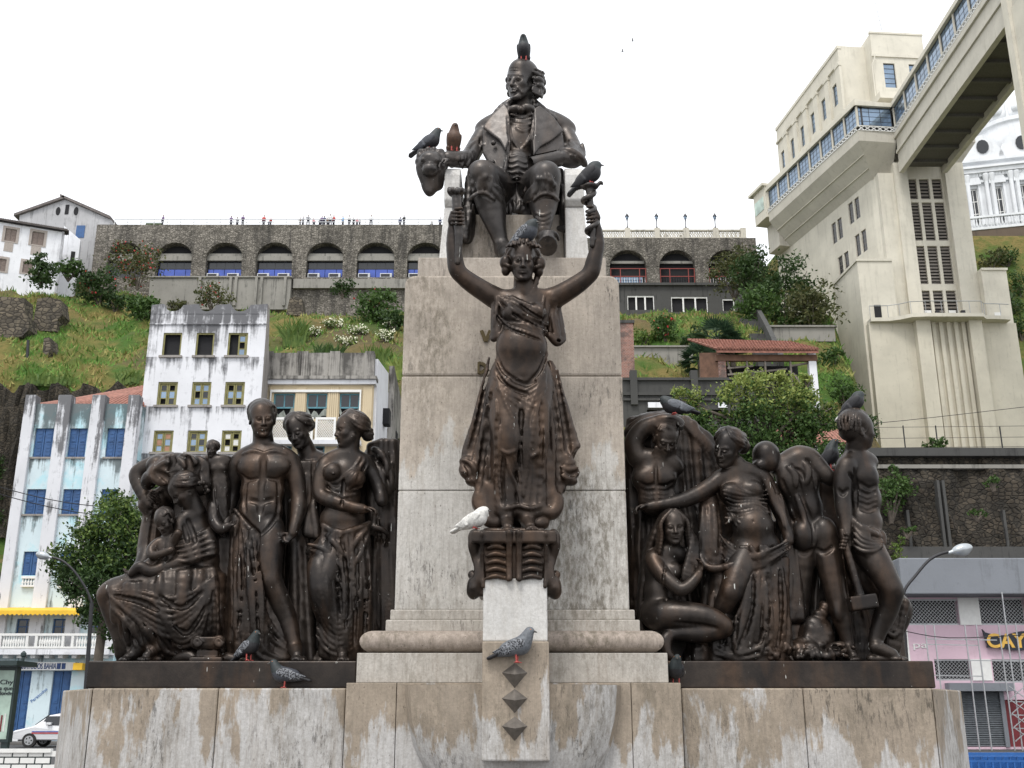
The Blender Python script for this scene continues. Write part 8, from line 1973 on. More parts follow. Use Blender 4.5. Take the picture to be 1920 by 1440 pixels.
 s.t([(300, 1016, 66, 9), (284, 1030, 72, 8), (288, 1042, 80, 7), (310, 1036, 84, 6), (322, 1030, 84, 5)], 4); s.t([(326, 1016, 66, 9), (334, 1000, 74, 8)], 4)
 s.t([(306, 1066, 70, 11), (282, 1072, 80, 10), (262, 1062, 84, 8), (246, 1076, 84, 6)], 5); s.t([(294, 1050, 64, 9), (276, 1060, 66, 8), (262, 1072, 68, 7)], 5)
 s.grooves([[(312, 1012), (311, 1050)]], 1.2, 4)
 fig(root, 'child', s)
 # ---- worker bowed under a bundle, behind
 s = Clay(YG + .16, 0.0095, 39); s.fat = .9
 s.e((345, 905, 6), (44, 40, 30), k=12); s.t([(350, 880, 4, 22), (320, 870, 8, 22), (292, 872, 10, 19)], 8)
 s.t([(292, 872, 12, 18), (268, 880, 14, 16), (257, 893, 16, 15), (266, 920, 22, 13), (280, 946, 28, 11)], 5)
 s.head((282, 950, 16), 50, yaw=-60, pitch=-50, hair=hair_short, neck=((305, 930, 8), 14, 18))
 s.t([(300, 940, 4, 24), (290, 985, 0, 25), (282, 1030, 2, 24), (280, 1060, 4, 22)], 8)
 s.t([(278, 1040, 14, 20), (268, 1062, 26, 16), (252, 1076, 34, 12)], 6)
 s.t([(400, 900, -8, 30), (400, 1000, -12, 30), (400, 1100, -14, 30), (396, 1236, -12, 30)], 10)
 s.grooves([[(290, 960), (284, 1000), (280, 1040)], [(300, 960), (298, 1000)]], 2, 6)
 fig(root, 'bowed_worker', s, label='labourer bowed beneath a cloth bundle')
 s = Clay(YG - .04, 0.0095, 40)
 for (x, y, d, rx, ry) in ((330, 872, 24, 40, 26), (358, 878, 28, 40, 28), (388, 876, 14, 30, 26), (306, 886, 26, 34, 26), (338, 900, 30, 40, 24), (374, 906, 24, 32, 26), (296, 870, 10, 26, 18), (400, 900, 6, 26, 26), (280, 900, 10, 16, 22)): s.e((x, y, d), (rx*.85, ry*.9, 22), roll=s.rnd.uniform(-25, 25), k=5)
 s.folds([[(290, 880), (310, 868), (330, 872), (345, 890)], [(300, 900), (318, 884), (336, 882), (360, 892)], [(310, 856), (335, 862), (352, 880), (362, 905)], [(340, 852), (362, 862), (374, 884)], [(370, 856), (386, 870), (390, 895)], [(285, 894), (300, 906), (318, 902)], [(345, 905), (365, 900), (385, 908)], [(325, 905), (340, 896), (356, 908)]], 5, 4)
 s.grooves([[(322, 850), (326, 868), (318, 884)], [(352, 856), (356, 874), (350, 892)], [(374, 872), (366, 888), (372, 906)], [(296, 886), (312, 896), (322, 912)]], 4, 6)
 fig(root, 'cloth_bundle', s)
 # ---- statuette carried on a draped stand
 s = Clay(YG, 0.008, 41)
 s.head((398, 842, 40), 31, yaw=-20, pitch=-8, roll=6, hair=lambda *a: hair_woman(*a, bun=(0, 0, -.4), waves=5), female=True, ears=False, fine=.004, neck=((405, 860, 32), 5.5, 7))
 s.t([(398, 867, 36, 9), (411, 863, 34, 10), (426, 864, 30, 10)], 4); s.e((412, 878, 33), (17, 19, 15), k=5); s.e((402, 878, 40), (8, 8, 8), k=3); s.e((418, 878, 40), (8, 8, 8), k=3)
 s.t([(412, 890, 30, 13), (414, 910, 28, 16), (414, 935, 26, 16), (416, 965, 22, 16)], 6)
 s.drape([(400, 900, 40), (426, 896, 38)], [(400, 985, 34), (428, 985, 32)], 6, 4, 5, 3, 4); s.fan([(400, 900), (428, 900)], [(402, 980), (428, 980)], 7, 2.2, 2)
 s.drape([(404, 985, 14), (432, 985, 14)], [(400, 1236, 10), (436, 1236, 10)], 6, 9, 11, 4, 4)
 s.t([(400, 948, 40, 10), (402, 975, 48, 10), (414, 992, 56, 9), (428, 986, 60, 7)], 4); s.hand((428, 986, 60), (1, -.3, 0), (0, -.8, .4), 22, .5, k=1.2)
 fig(root, 'statuette', s)
 # ---- broken capital on the floor
 s = Clay(YG, 0.0085, 42)
 s.b((390, 1205, 62), (28, 9, 18), rnd=4, k=3); s.b((392, 1230, 58), (20, 12, 16), rnd=4, k=3); s.b((392, 1238, 58), (30, 5, 24), rnd=2, k=2)
 for q in (-1, 1):
  cx = 390 + q*20; s.e((cx, 1204, 76), (12, 13, 8), k=2)
  s.t([(cx + 9*math.cos(a)*(1 - a/14), 1204 + 9*math.sin(a)*(1 - a/14), 84, 2.2) for a in [j*.7 for j in range(15)]], 1, 1)
 for j in range(6): s.c((378 + j*5, 1196, 80), 2.6, (378 + j*5, 1216, 76), 2.2, 1.5)
 s.t([(330, 1236, 50, 9), (350, 1230, 56, 11), (372, 1236, 60, 9)], 5); s.t([(420, 1232, 60, 8), (440, 1236, 62, 8), (452, 1238, 60, 6)], 5)
 fig(root, 'broken_capital', s)
 # ---- relief ground tying the figures together
 s = Clay(YG + .22, 0.012, 43)
 s.b((560, 1050, -10), (180, 190, 22), rnd=12, k=10); s.b((420, 1080, -10), (110, 160, 22), rnd=12, k=10); s.b((330, 1140, -6), (70, 98, 22), rnd=12, k=10)
 s.fan([(440, 900), (740, 880)], [(430, 1235), (740, 1235)], 36, 6, 5, wig=8); s.drape([(236, 1215, 30), (440, 1225, 40), (680, 1225, 40)], [(222, 1242, 50), (440, 1242, 70), (690, 1242, 60)], 30, 9, 8, 6, 4)
 fig(root, 'relief_ground', s)
left_group()
# ------------------------------------------------------------------ right bronze group
def right_group():
 root = new_group('sculpture_group', 1460, 'bronze group of leaning woman, old man, crouching woman and two naked workers, right of the pedestal')
 root['label'] = 'bronze group with bent workers, hammer and crouching woman, right of the pedestal'
 plinth(root, 1252, 1752)
 # ---- old man with an arm over his head, under a hood of cloth
 s = Clay(YG + .14, 0.0095, 51); s.fat = .9
 def beard(s_, g, E, Cc, H):
  hair_short(s_, g, E, Cc, H)
  for j in range(15): x = (j - 7)*.042; Cc((x, .30 + abs(x)*-.4, .34 - abs(x)*.5), .05, (x*1.1, .62 - abs(x)*.7 + s_.rnd.uniform(-.06, .06), .34 - abs(x)*.4), .03, .02)
 s.head((1248, 824, 36), 64, yaw=14, pitch=-28, roll=4, hair=beard, old=True, neck=((1240, 868, 20), 16, 20))
 s.t([(1196, 858, 16, 20), (1220, 862, 20, 20), (1245, 866, 20, 20), (1266, 876, 18, 18)], 8); s.e((1226, 896, 18), (42, 34, 28), k=9); s.e((1210, 894, 33), (20, 13, 10), k=8); s.e((1248, 896, 33), (20, 13, 10), k=8); s.e((1232, 935, 16), (36, 36, 26), k=9)
 s.t([(1196, 858, 18, 19), (1188, 832, 22, 18), (1204, 806, 28, 17), (1230, 794, 36, 14.5), (1258, 788, 44, 12)], 6); s.hand((1262, 786, 46), (.85, .5, .2), (0, .7, -.5), 32, .6, thumb=1, k=1.5); s.e((1255, 790, 38), (28, 13, 18), roll=8, k=5)
 s.grooves([[(1230, 872), (1230, 905), (1232, 940)], [(1198, 905), (1212, 912), (1228, 908)], [(1234, 910), (1250, 912), (1262, 904)]], 2, 5)
 for k_ in range(4): s.grooves([[(1202, 918 + k_*9), (1214, 922 + k_*9), (1226, 920 + k_*9)], [(1238, 920 + k_*9), (1250, 921 + k_*9), (1260, 916 + k_*9)]], .9, 7)
 fig(root, 'old_man', s, label='old bearded man with one arm over his bowed head')
 s = Clay(YG + .26, 0.011, 52)      # hood and cloak behind him, falling to the floor
 s.drape([(1180, 792, 0), (1210, 784, 8), (1250, 778, 14), (1290, 790, 8), (1334, 826, 0)], [(1178, 1000, 0), (1206, 1000, 0), (1250, 1010, 0), (1300, 1010, 0), (1360, 960, 0)], 22, 9, 10, 4, 4)
 s.e((1215, 800, 12), (48, 20, 24), roll=-18, k=10); s.p([(1176, 788, 0), (1230, 776, 4), (1290, 786, 4), (1340, 828, 0), (1360, 940, -4), (1176, 1000, -4)], 18, 6, 8)
 for k_ in range(9): s.folds([[(1270 + k_*4, 782 + k_*2), (1290 + k_*7, 806 + k_*6), (1318 + k_*5, 838 + k_*9)]], 3.6, 3)
 for k_ in range(6): s.folds([[(1180, 830 - k_*8), (1198, 804 - k_*4), (1226, 790 - k_*3), (1256, 780 - k_)]], 3.6, 3)
 s.drape([(1178, 960, 6), (1240, 960, 10), (1330, 930, 10)], [(1186, 1150, 6), (1250, 1190, 10), (1400, 1180, 6)], 22, 8, 10, 4, 6); s.fan([(1180, 960), (1340, 930)], [(1180, 1150), (1400, 1200)], 26, 4, 3, wig=8)
 fig(root, 'hooded_cloak', s)
 # ---- leaning woman in the middle
 s = Clay(YG, 0.009, 53); s.fat = .9
 s.head((1364, 840, 40), 70, yaw=-34, pitch=-20, roll=10, hair=lambda *a: hair_woman(*a, bun=(0.2, 0.04, -0.42), waves=8), female=True, ears=False, closed=True, neck=((1392, 886, 22), 14.5, 19))
 s.t([(1344, 902, 24, 17), (1366, 892, 24, 18), (1396, 886, 22, 19), (1426, 894, 16, 18)], 7)
 s.e((1388, 922, 22), (42, 34, 28), roll=8, k=8); s.e((1370, 922, 44), (19, 16, 15), k=5); s.e((1410, 918, 40), (19, 16, 15), k=5)
 s.e((1402, 960, 26), (38, 36, 28), roll=10, k=9); s.e((1412, 988, 38), (38, 34, 30), k=8); s.e((1416, 1024, 26), (48, 34, 34), roll=6, k=10)
 s.t([(1344, 904, 26, 16.5), (1320, 920, 32, 16), (1288, 936, 38, 14.5), (1256, 944, 42, 12), (1216, 949, 44, 8.5)], 5)
 s.hand((1216, 949, 44), (-1, .12, .1), (0, .8, .3), 36, .55, thumb=-1, k=1.5)
 s.t([(1430, 896, 14, 17), (1450, 930, 12, 16), (1464, 962, 20, 14), (1476, 996, 34, 11), (1480, 1016, 42, 8.5)], 5); s.hand((1481, 1014, 42), (-.75, .6, .3), (-.2, .3, .8), 34, .5, thumb=1, k=1.5)
 s.t([(1400, 1040, 34, 32), (1384, 1075, 52, 28), (1370, 1112, 64, 21), (1350, 1150, 44, 18), (1340, 1190, 30, 14)], 8); s.e((1370, 1110, 76), (14, 15, 10), k=4)
 s.t([(1430, 1040, 20, 32), (1432, 1110, 26, 27), (1430, 1160, 20, 22), (1424, 1236, 16, 20)], 8)
 s.e((1413, 977, 70), (2.8, 2.6, 5), mode='s', k=2)
 for k_ in range(6): s.folds([[(1350 + k_*3, 912 + k_*7), (1380, 918 + k_*7.5), (1412, 926 + k_*5), (1440, 918 + k_*9)]], 2.8, 2.5)
 s.fan([(1352, 930), (1360, 990)], [(1380, 1000), (1400, 960)], 4, 2.4, 3); s.fan([(1420, 880), (1446, 900)], [(1456, 960), (1470, 990)], 6, 3, 3); s.fan([(1446, 900), (1462, 920)], [(1470, 1000), (1484, 1010)], 5, 3, 3)
 s.folds([[(1366, 944), (1392, 950), (1420, 946), (1444, 962)], [(1362, 956), (1390, 960), (1424, 956), (1446, 978)]], 2.6, 2.5)
 fig(root, 'leaning_woman', s, label='woman leaning back with one arm stretched to the left')
 s = Clay(YG, 0.0095, 54)      # her hip cloth and skirts
 s.drape([(1352, 1010, 30), (1380, 1026, 56), (1420, 1024, 66), (1470, 1024, 50)], [(1350, 1056, 36), (1385, 1060, 58), (1425, 1054, 62), (1480, 1026, 46)], 10, 4, 4, 5, 3)
 for k_ in range(6): s.folds([[(1348 + k_*2, 1000 + k_*12), (1372, 1030 + k_*8), (1410, 1042 + k_*5), (1446, 1030 + k_*5), (1478, 1014 + k_*4)]], 4, 2)
 s.drape([(1316, 940, 18), (1340, 930, 22)], [(1310, 1060, 30), (1350, 1066, 44)], 9, 6, 7, 4, 5, bulge=6); s.fan([(1314, 945), (1344, 935)], [(1312, 1055), (1346, 1060)], 10, 3, 3)
 s.t([(1312, 1040, 40, 6), (1324, 1062, 50, 7), (1348, 1066, 58, 7), (1376, 1058, 66, 6)], 3)
 s.drape([(1330, 1070, 30), (1356, 1080, 50)], [(1300, 1236, 34), (1380, 1240, 50)], 12, 7, 9, 4, 6); s.drape([(1400, 1060, 56), (1440, 1056, 52), (1474, 1050, 36)], [(1370, 1238, 54), (1430, 1240, 50), (1480, 1236, 30)], 15, 7, 9, 4, 8, bulge=4)
 s.fan([(1400, 1066), (1474, 1056)], [(1370, 1232), (1480, 1230)], 20, 3.8, 3, 1, wig=8); s.fan([(1330, 1080), (1360, 1130)], [(1310, 1220), (1390, 1236)], 12, 3.4, 3, wig=6)
 s.grooves([[(1412, 1080), (1408, 1150), (1384, 1220)], [(1440, 1076), (1440, 1150), (1420, 1226)], [(1462, 1070), (1464, 1150), (1456, 1226)], [(1396, 1090), (1384, 1150), (1356, 1210)]], 3.4, 5)
 s.folds([[(1330, 1205), (1370, 1228), (1420, 1216), (1450, 1190)], [(1340, 1226), (1390, 1236), (1440, 1224)], [(1392, 1070), (1398, 1100), (1390, 1140), (1366, 1180)]], 4, 3)
 fig(root, 'skirt', s)
 s = Clay(YG + .05, 0.0095, 55)      # heavy cloak hanging from her arm
 s.drape([(1460, 960, 10), (1490, 985, 16)], [(1474, 1160, 24), (1504, 1160, 20)], 9, 7, 8, 3.5, 3); s.fan([(1462, 970), (1494, 985)], [(1474, 1155), (1502, 1155)], 10, 3.2, 2.5); s.drape([(1470, 1080, 6), (1500, 1080, 6)], [(1462, 1236, 10), (1500, 1210, 8)], 6, 9, 10)
 s.b((1488, 1150, 24), (18, 12, 10), rnd=3, k=4)
 fig(root, 'hanging_cloak', s)
 # ---- crouching woman with long loose hair
 s = Clay(YG - .06, 0.0088, 56); s.fat = .9
 s.head((1262, 988, 34), 66, yaw=10, pitch=-4, roll=-3, hair=lambda *a: hair_long(*a, length=.55, wild=.06), female=True, ears=False, neck=((1256, 1034, 18), 13.5, 18))
 s.t([(1226, 1046, 22, 16), (1250, 1036, 20, 17), (1280, 1042, 14, 16)], 6); s.e((1240, 1066, 14), (32, 34, 26), roll=6, k=8); s.e((1262, 1072, 28), (18, 18, 17), k=5); s.e((1236, 1110, 12), (29, 38, 26), k=9); s.e((1238, 1150, 14), (38, 34, 32), k=10)
 s.t([(1224, 1048, 26, 15.5), (1238, 1072, 40, 14.5), (1258, 1092, 52, 13.5), (1278, 1106, 60, 12), (1296, 1094, 62, 10.5), (1310, 1076, 58, 8)], 5); s.hand((1310, 1076, 58), (.25, -1, .1), (-.8, -.1, .5), 34, .4, thumb=1, k=1.5)
 s.t([(1244, 1156, 30, 33), (1280, 1154, 44, 27), (1325, 1158, 56, 22), (1356, 1172, 62, 17)], 8); s.e((1360, 1176, 62), (14, 16, 14), k=5)
 s.t([(1356, 1182, 58, 16), (1320, 1188, 52, 17.5), (1285, 1188, 46, 15), (1258, 1190, 44, 10)], 6); s.t([(1258, 1190, 46, 10), (1248, 1200, 50, 11), (1250, 1222, 54, 9), (1258, 1232, 56, 7)], 4)
 s.t([(1244, 1160, 0, 30), (1290, 1180, 10, 24), (1330, 1205, 16, 20)], 8)
 for j in range(10):
  u = j/9; s.t([(1284 - 4*u, 980 + 10*u, 30 - 14*u, 5), (1296 + 6*u, 1010, 34 - 10*u, 6), (1292 + 14*u, 1042, 40 - 6*u, 6), (1284 + 16*u, 1070 + 6*u, 44, 5), (1280 + 12*u, 1086 + 6*u, 44, 3)], 1.6)
 for j in range(9):
  u = j/8; s.t([(1240 - 2*u, 968 + 8*u, 26 - 20*u, 5), (1228 - 4*u, 1000, 26 - 20*u, 6), (1216 - 6*u, 1034 + 6*u, 16 - 14*u, 6), (1206 - 4*u, 1090 + 10*u, 6 - 10*u, 6), (1200, 1150, -6, 5), (1206, 1190, -8, 4)], 1.8)
 s.grooves([[(1250, 1050), (1244, 1090), (1250, 1130)], [(1264, 1168), (1310, 1172), (1344, 1178)]], 1.8, 5)
 fig(root, 'crouching_woman', s, label='naked crouching woman with long hair looking out')
 # ---- worker seen from behind, bent forward
 s = Clay(YG + .04, 0.009, 57); s.fat = .9
 s.e((1436, 853, 22), (25, 26, 27), k=4); s.e((1440, 866, 28), (20, 20, 20), k=5); s.fine.append((s.W((1436, 855, 22)), .16, .006)); s.e((1416, 862, 26), (5, 9, 6), k=2); s.e((1424, 874, 30), (14, 12, 16), k=6)
 s.t([(1446, 866, 16, 17), (1462, 874, 18, 18), (1480, 872, 18, 22)], 6)
 s.t([(1476, 872, 14, 24), (1500, 862, 18, 27), (1520, 866, 16, 22)], 8); s.e((1496, 902, 16), (40, 44, 32), roll=-14, k=10); s.e((1478, 900, 28), (20, 34, 18), roll=-18, k=6); s.e((1512, 892, 30), (18, 30, 16), roll=-12, k=6)
 s.e((1508, 950, 14), (34, 44, 28), roll=-8, k=10); s.e((1508, 1005, 26), (27, 32, 26), k=6); s.e((1544, 1000, 24), (25, 32, 25), k=6)
 s.t([(1516, 858, 22, 19), (1532, 872, 28, 17), (1549, 892, 34, 15), (1562, 902, 20, 12)], 5)
 s.t([(1546, 1010, 18, 27), (1556, 1060, 22, 25), (1566, 1110, 26, 20), (1576, 1150, 24, 19.5), (1586, 1190, 22, 13), (1592, 1218, 22, 10)], 7); s.foot((1592, 1216, 26), (1606, 1240, 60), 12); s.e((1572, 1146, 38), (10, 18, 8), k=5)
 s.t([(1506, 1020, 12, 27), (1500, 1080, 4, 24), (1498, 1140, -4, 19), (1496, 1230, -6, 14)], 7)
 s.grooves([[(1484, 872), (1496, 900), (1506, 940), (1520, 975), (1526, 1000), (1526, 1022)]], 2.6, 6); s.grooves([[(1466, 900), (1478, 935), (1490, 965)], [(1512, 862), (1524, 885), (1530, 915)], [(1488, 880), (1500, 884), (1512, 902)], [(1490, 1030), (1508, 1038), (1524, 1030)], [(1530, 1030), (1546, 1036), (1562, 1026)]], 2, 6)
 s.folds([[(1478, 876), (1490, 890), (1492, 912)], [(1508, 868), (1516, 884), (1512, 906)], [(1494, 930), (1504, 960), (1512, 985)]], 4, 6); s.grooves([[(1420, 846), (1414, 858)], [(1412, 866), (1424, 880)]], 1.5, 3)
 fig(root, 'bent_worker', s, label='naked worker seen from behind, head bowed')
 # ---- worker with the hammer
 s = Clay(YG - .04, 0.009, 58); s.fat = .9
 s.head((1610, 806, 24), 72, yaw=112, pitch=2, roll=2, hair=hair_short, neck=((1602, 856, 8), 16, 20))
 s.t([(1588, 872, 22, 20), (1606, 862, 10, 20), (1628, 868, -4, 20)], 8); s.e((1612, 894, 6), (34, 34, 30), roll=-6, k=9); s.e((1630, 898, 16), (16, 22, 17), k=5); s.e((1620, 936, 6), (32, 38, 27), k=9); s.e((1620, 980, 8), (34, 34, 28), k=9); s.e((1618, 1010, 8), (36, 32, 30), k=9)
 s.t([(1587, 874, 28, 20), (1580, 902, 30, 18), (1580, 935, 30, 15.5), (1582, 955, 32, 15), (1586, 985, 36, 11), (1586, 1002, 40, 9)], 5); s.grip((1584, 1018, 44), (.25, -1, 0), (.8, -.1, -.6), 6, 36, wrist=(1586, 1000, 40))
 s.t([(1622, 1022, 22, 32), (1646, 1060, 40, 27), (1668, 1098, 52, 21), (1672, 1116, 50, 19), (1660, 1150, 34, 20), (1646, 1186, 30, 14), (1640, 1212, 30, 11)], 8); s.e((1672, 1102, 62), (14, 15, 10), k=4)
 s.foot((1644, 1214, 36), (1700, 1240, 50), 13); s.c((1640, 1212, 34), 12, (1672, 1226, 44), 10, 4)
 s.t([(1606, 1022, 0, 28), (1616, 1080, -10, 24), (1660, 1120, -24, 22), (1690, 1140, -26, 20), (1680, 1180, -30, 17), (1660, 1230, -34, 14)], 8)
 s.drape([(1668, 1110, -10), (1700, 1130, -12)], [(1664, 1216, -14), (1682, 1220, -20)], 5, 7, 7); s.t([(1664, 1186, 0, 5), (1674, 1192, -2, 5), (1684, 1184, -8, 5)], 2)
 s.grooves([[(1592, 888), (1600, 902), (1600, 920)], [(1612, 905), (1630, 916), (1642, 910)], [(1600, 880), (1606, 910), (1606, 950)], [(1572, 918), (1580, 926), (1590, 918)]], 2, 5)
 for k_ in range(4): s.grooves([[(1614, 922 + k_*10), (1628, 928 + k_*10), (1642, 922 + k_*10)]], 1.0, 7)
 # loincloth
 s.drape([(1598, 978, 34), (1620, 990, 46), (1654, 1000, 26)], [(1606, 1030, 42), (1630, 1040, 52), (1656, 1020, 30)], 9, 6, 6, 4, 3); s.t([(1596, 972, 34, 6), (1616, 990, 48, 6), (1640, 1002, 44, 6), (1656, 1010, 26, 6)], 3)
 for k_ in range(4): s.folds([[(1600, 986 + k_*12), (1616, 1006 + k_*9), (1638, 1016 + k_*6), (1656, 1012 + k_*4)]], 3.4, 2.5)
 fig(root, 'hammer_worker', s, label='worker in a loincloth, head turned away, fist on a hammer')
 s = Clay(YG - .04, 0.0085, 59)
 s.t([(1580, 996, 44, 5.5), (1588, 1030, 46, 6), (1600, 1070, 50, 6.5), (1616, 1128, 56, 7)], 2); s.b((1617, 1130, 56), (25, 13, 15), roll=-8, rnd=2.5, k=1.5)
 fig(root, 'hammer', s)
 # ---- rocks, sheaf and cloth on the floor, relief ground
 s = Clay(YG + .02, 0.010, 60)
 for j in range(34): x = s.rnd.uniform(1400, 1590); s.e((x, 1232 - s.rnd.uniform(0, 26), s.rnd.uniform(20, 60)), (s.rnd.uniform(9, 20), s.rnd.uniform(7, 14), 14), roll=s.rnd.uniform(-40, 40), k=4)
 for j in range(60): t = s.rnd.random(); s.e((1518 + 26*t + s.rnd.uniform(-26, 26)*(1.2 - t), 1232 - 96*t, 34 - 26*t + s.rnd.uniform(-8, 8)), (s.rnd.uniform(7, 14), s.rnd.uniform(5, 10), 9), roll=s.rnd.uniform(-50, 50), k=3)
 s.e((1530, 1200, 14), (34, 44, 22), k=8)
 for j in range(40): s.e((s.rnd.uniform(1420, 1600), s.rnd.uniform(1212, 1238), 62), (5, 4, 6), roll=s.rnd.uniform(0, 90), k=2, mode='s' if j % 2 else 'u')
 s.fan([(1420, 1214), (1590, 1214)], [(1400, 1238), (1600, 1238)], 14, 3, 3)
 fig(root, 'rocks_and_sheaf', s)
 s = Clay(YG + .22, 0.012, 61)
 s.b((1420, 1130, -10), (200, 118, 20), rnd=12, k=10); s.b((1575, 960, -12), (44, 90, 16), rnd=12, k=10); s.b((1380, 1000, -12), (70, 90, 16), rnd=12, k=10); s.b((1560, 1110, -14), (100, 140, 18), rnd=12, k=10); s.b((1250, 1050, -14), (76, 160, 18), rnd=10, k=10); s.b((1640, 1160, -14), (50, 84, 16), rnd=10, k=10)
 s.drape([(1500, 1040, 6), (1660, 1060, 6)], [(1480, 1236, 10), (1690, 1236, 6)], 16, 9, 11, 4, 6); s.fan([(1500, 1040), (1650, 1060)], [(1490, 1230), (1690, 1230)], 20, 4, 3, wig=8); s.drape([(1290, 1200, 20), (1480, 1215, 40)], [(1284, 1240, 30), (1480, 1240, 60)], 16, 8, 9)
 fig(root, 'relief_ground', s)
right_group()
# ------------------------------------------------------------------ street things
plain('car_white', (0.70, 0.71, 0.73), 0.18, 0, 0.03, 1, 0.6); plain('rubber', (0.02, 0.02, 0.02), 0.85); plain('stripe_red', (0.5, 0.03, 0.03), 0.3); plain('stripe_blue', (0.03, 0.06, 0.30), 0.3); plain('lamp_glass', (0.5, 0.52, 0.55), 0.15, 0.2); plain('lamp_grey', (0.42, 0.45, 0.47), 0.3, 0.5); plain('shelter_green', (0.015, 0.03, 0.03), 0.4)
def car():
 Y = 50.0; x0 = XY(20, 1385, Y); L = 4.1; r = thing('parked_car', (x0 + L/2, Y + .85, 0), 'white hatchback with red and blue side stripes parked before the blue house', 'car')
 side = [(0.05, .32), (0, .55), (.08, .72), (.95, .92), (1.55, 1.38), (2.0, 1.46), (3.1, 1.45), (3.75, 1.05), (4.05, .98), (4.1, .45), (4.0, .3)]
 m = MB(); ws = [.06, .0, .0, .02, .16, .2, .2, .1, .02, .0, .06]; vs = []
 for s_ in (0, 1):
  for (u, z), w in zip(side, ws): vs.append((x0 + u, Y + (w if s_ == 0 else 1.7 - w), z))
 n = len(side); m.add(vs, [tuple(range(n))[::-1], tuple(range(n, 2*n))] + [(i, (i+1) % n, (i+1) % n + n, i + n) for i in range(n)]); b = m.build('body', MAT['car_white'], r); bevel(b, .06, 3)
 for u0, u1, v0, v1 in ((1.22, 2.05, 1.48, 2.05), (2.12, 2.95, 2.12, 2.95), (3.02, 3.5, 3.02, 3.22)): MB().prism([(x0 + u0, Y + .04, .95), (x0 + u1, Y + .04, .95), (x0 + v1, Y + .13, 1.34), (x0 + v0, Y + .13, 1.34)], (0, .04, 0)).build('side_window', MAT['glass_dark'], r)
 MB().prism([(x0 + .98, Y + .15, .95), (x0 + .98, Y + 1.55, .95), (x0 + 1.5, Y + 1.48, 1.37), (x0 + 1.5, Y + .22, 1.37)], (-.03, 0, .03)).build('windscreen', MAT['glass_dark'], r)
 for u in (.82, 3.3):
  for y in (Y - .02, Y + 1.52):
   ring = [(x0 + u + .31*math.cos(t), y, .31 + .31*math.sin(t)) for t in (6.283*k/20 for k in range(20))]; w = MB().prism(ring, (0, .2, 0)).build('wheel', MAT['rubber'], r)
   MB().prism([(x0 + u + .2*math.cos(t), y - .012, .31 + .2*math.sin(t)) for t in (6.283*k/16 for k in range(16))], (0, .05, 0)).build('rim', MAT['galvanised'], w)
   for k in range(5): t = 1.257*k; MB().prism([(x0 + u + .12*math.cos(t) + .035*math.cos(q), y - .016, .31 + .12*math.sin(t) + .035*math.sin(q)) for q in (6.283*j/8 for j in range(8))], (0, .01, 0)).build('rim_hole', MAT['rubber'], w)
 for k, mt in ((.60, 'stripe_red'), (.66, 'stripe_blue')): MB().box(x0 + .9, x0 + 3.9, Y - .008, Y + .02, k, k + .04).build('stripe', MAT[mt], r)
 for y in (Y + .12, Y + 1.3): MB().box(x0 + .0, x0 + .28, y, y + .3, .58, .70).build('headlight', MAT['lamp_glass'], r)
 MB().box(x0 - .04, x0 + .3, Y + .05, Y + 1.65, .28, .46).build('bumper', MAT['car_white'], r); MB().box(x0 + 1.55, x0 + 1.75, Y - .12, Y + .05, .98, 1.08).build('mirror', MAT['car_white'], r); MB().box(x0 + 2.3, x0 + 2.5, Y - .02, Y + .03, .82, .85).build('handle', MAT['iron_dark'], r)
car()
def shelter():
 Y = 30.0; f = Frame((0, Y, 0), (1, 0, 0)); x = lambda p: XY(p, 1320, Y); z = lambda p: ZY(p, Y); r = thing('advert_panel', (x(10), Y, 0), 'dark framed street advert panel with a pale green poster at the left edge', 'sign')
 def fb(n, *a, mat='shelter_green', parent=r): m = MB(); fbox(m, f, *a); return m.build(n, MAT[mat], parent)
 a0, a1 = x(-60), x(24); fb('frame', a0, a1, z(1392), z(1250), 0, .25); fb('roof', a0 - .2, x(37), z(1249), z(1240), -.5, .8); fb('leg', x(-50), x(-40), 0, z(1392), .05, .2); fb('leg', x(10), x(22), 0, z(1392), .05, .2)
 MB().lathe(f(x(29), z(1240), .1), [(.05, 0), (.05, .12), (.08, .15), (.08, .22), (.02, .28)], 8).build('finial', MAT['shelter_green'], r)
 p = fb('poster', a0 + .1, x(20), z(1386), z(1257), -.02, .01, mat='poster_green')
 for i, (t, py, h) in enumerate((('Chy', 1283, .12), ('a que', 1294, .11), ('Bonde', 1303, .10))): text_mesh('lettering', t, f, x(-4), z(py), -.03, h, 'shopsign_dark', p, .35)
 for k in range(5): fb('printed_figure', x(-12 + 6*k), x(-9 + 6*k), z(1372), z(1338 + 3*(k % 2)), -.028, -.021, mat=('paper', 'awning_yellow', 'stripe_blue', 'maroon', 'paper')[k], parent=p)
plain('poster_green', (0.36, 0.47, 0.40), 0.4, 0, 0.3, 2.0)
shelter()
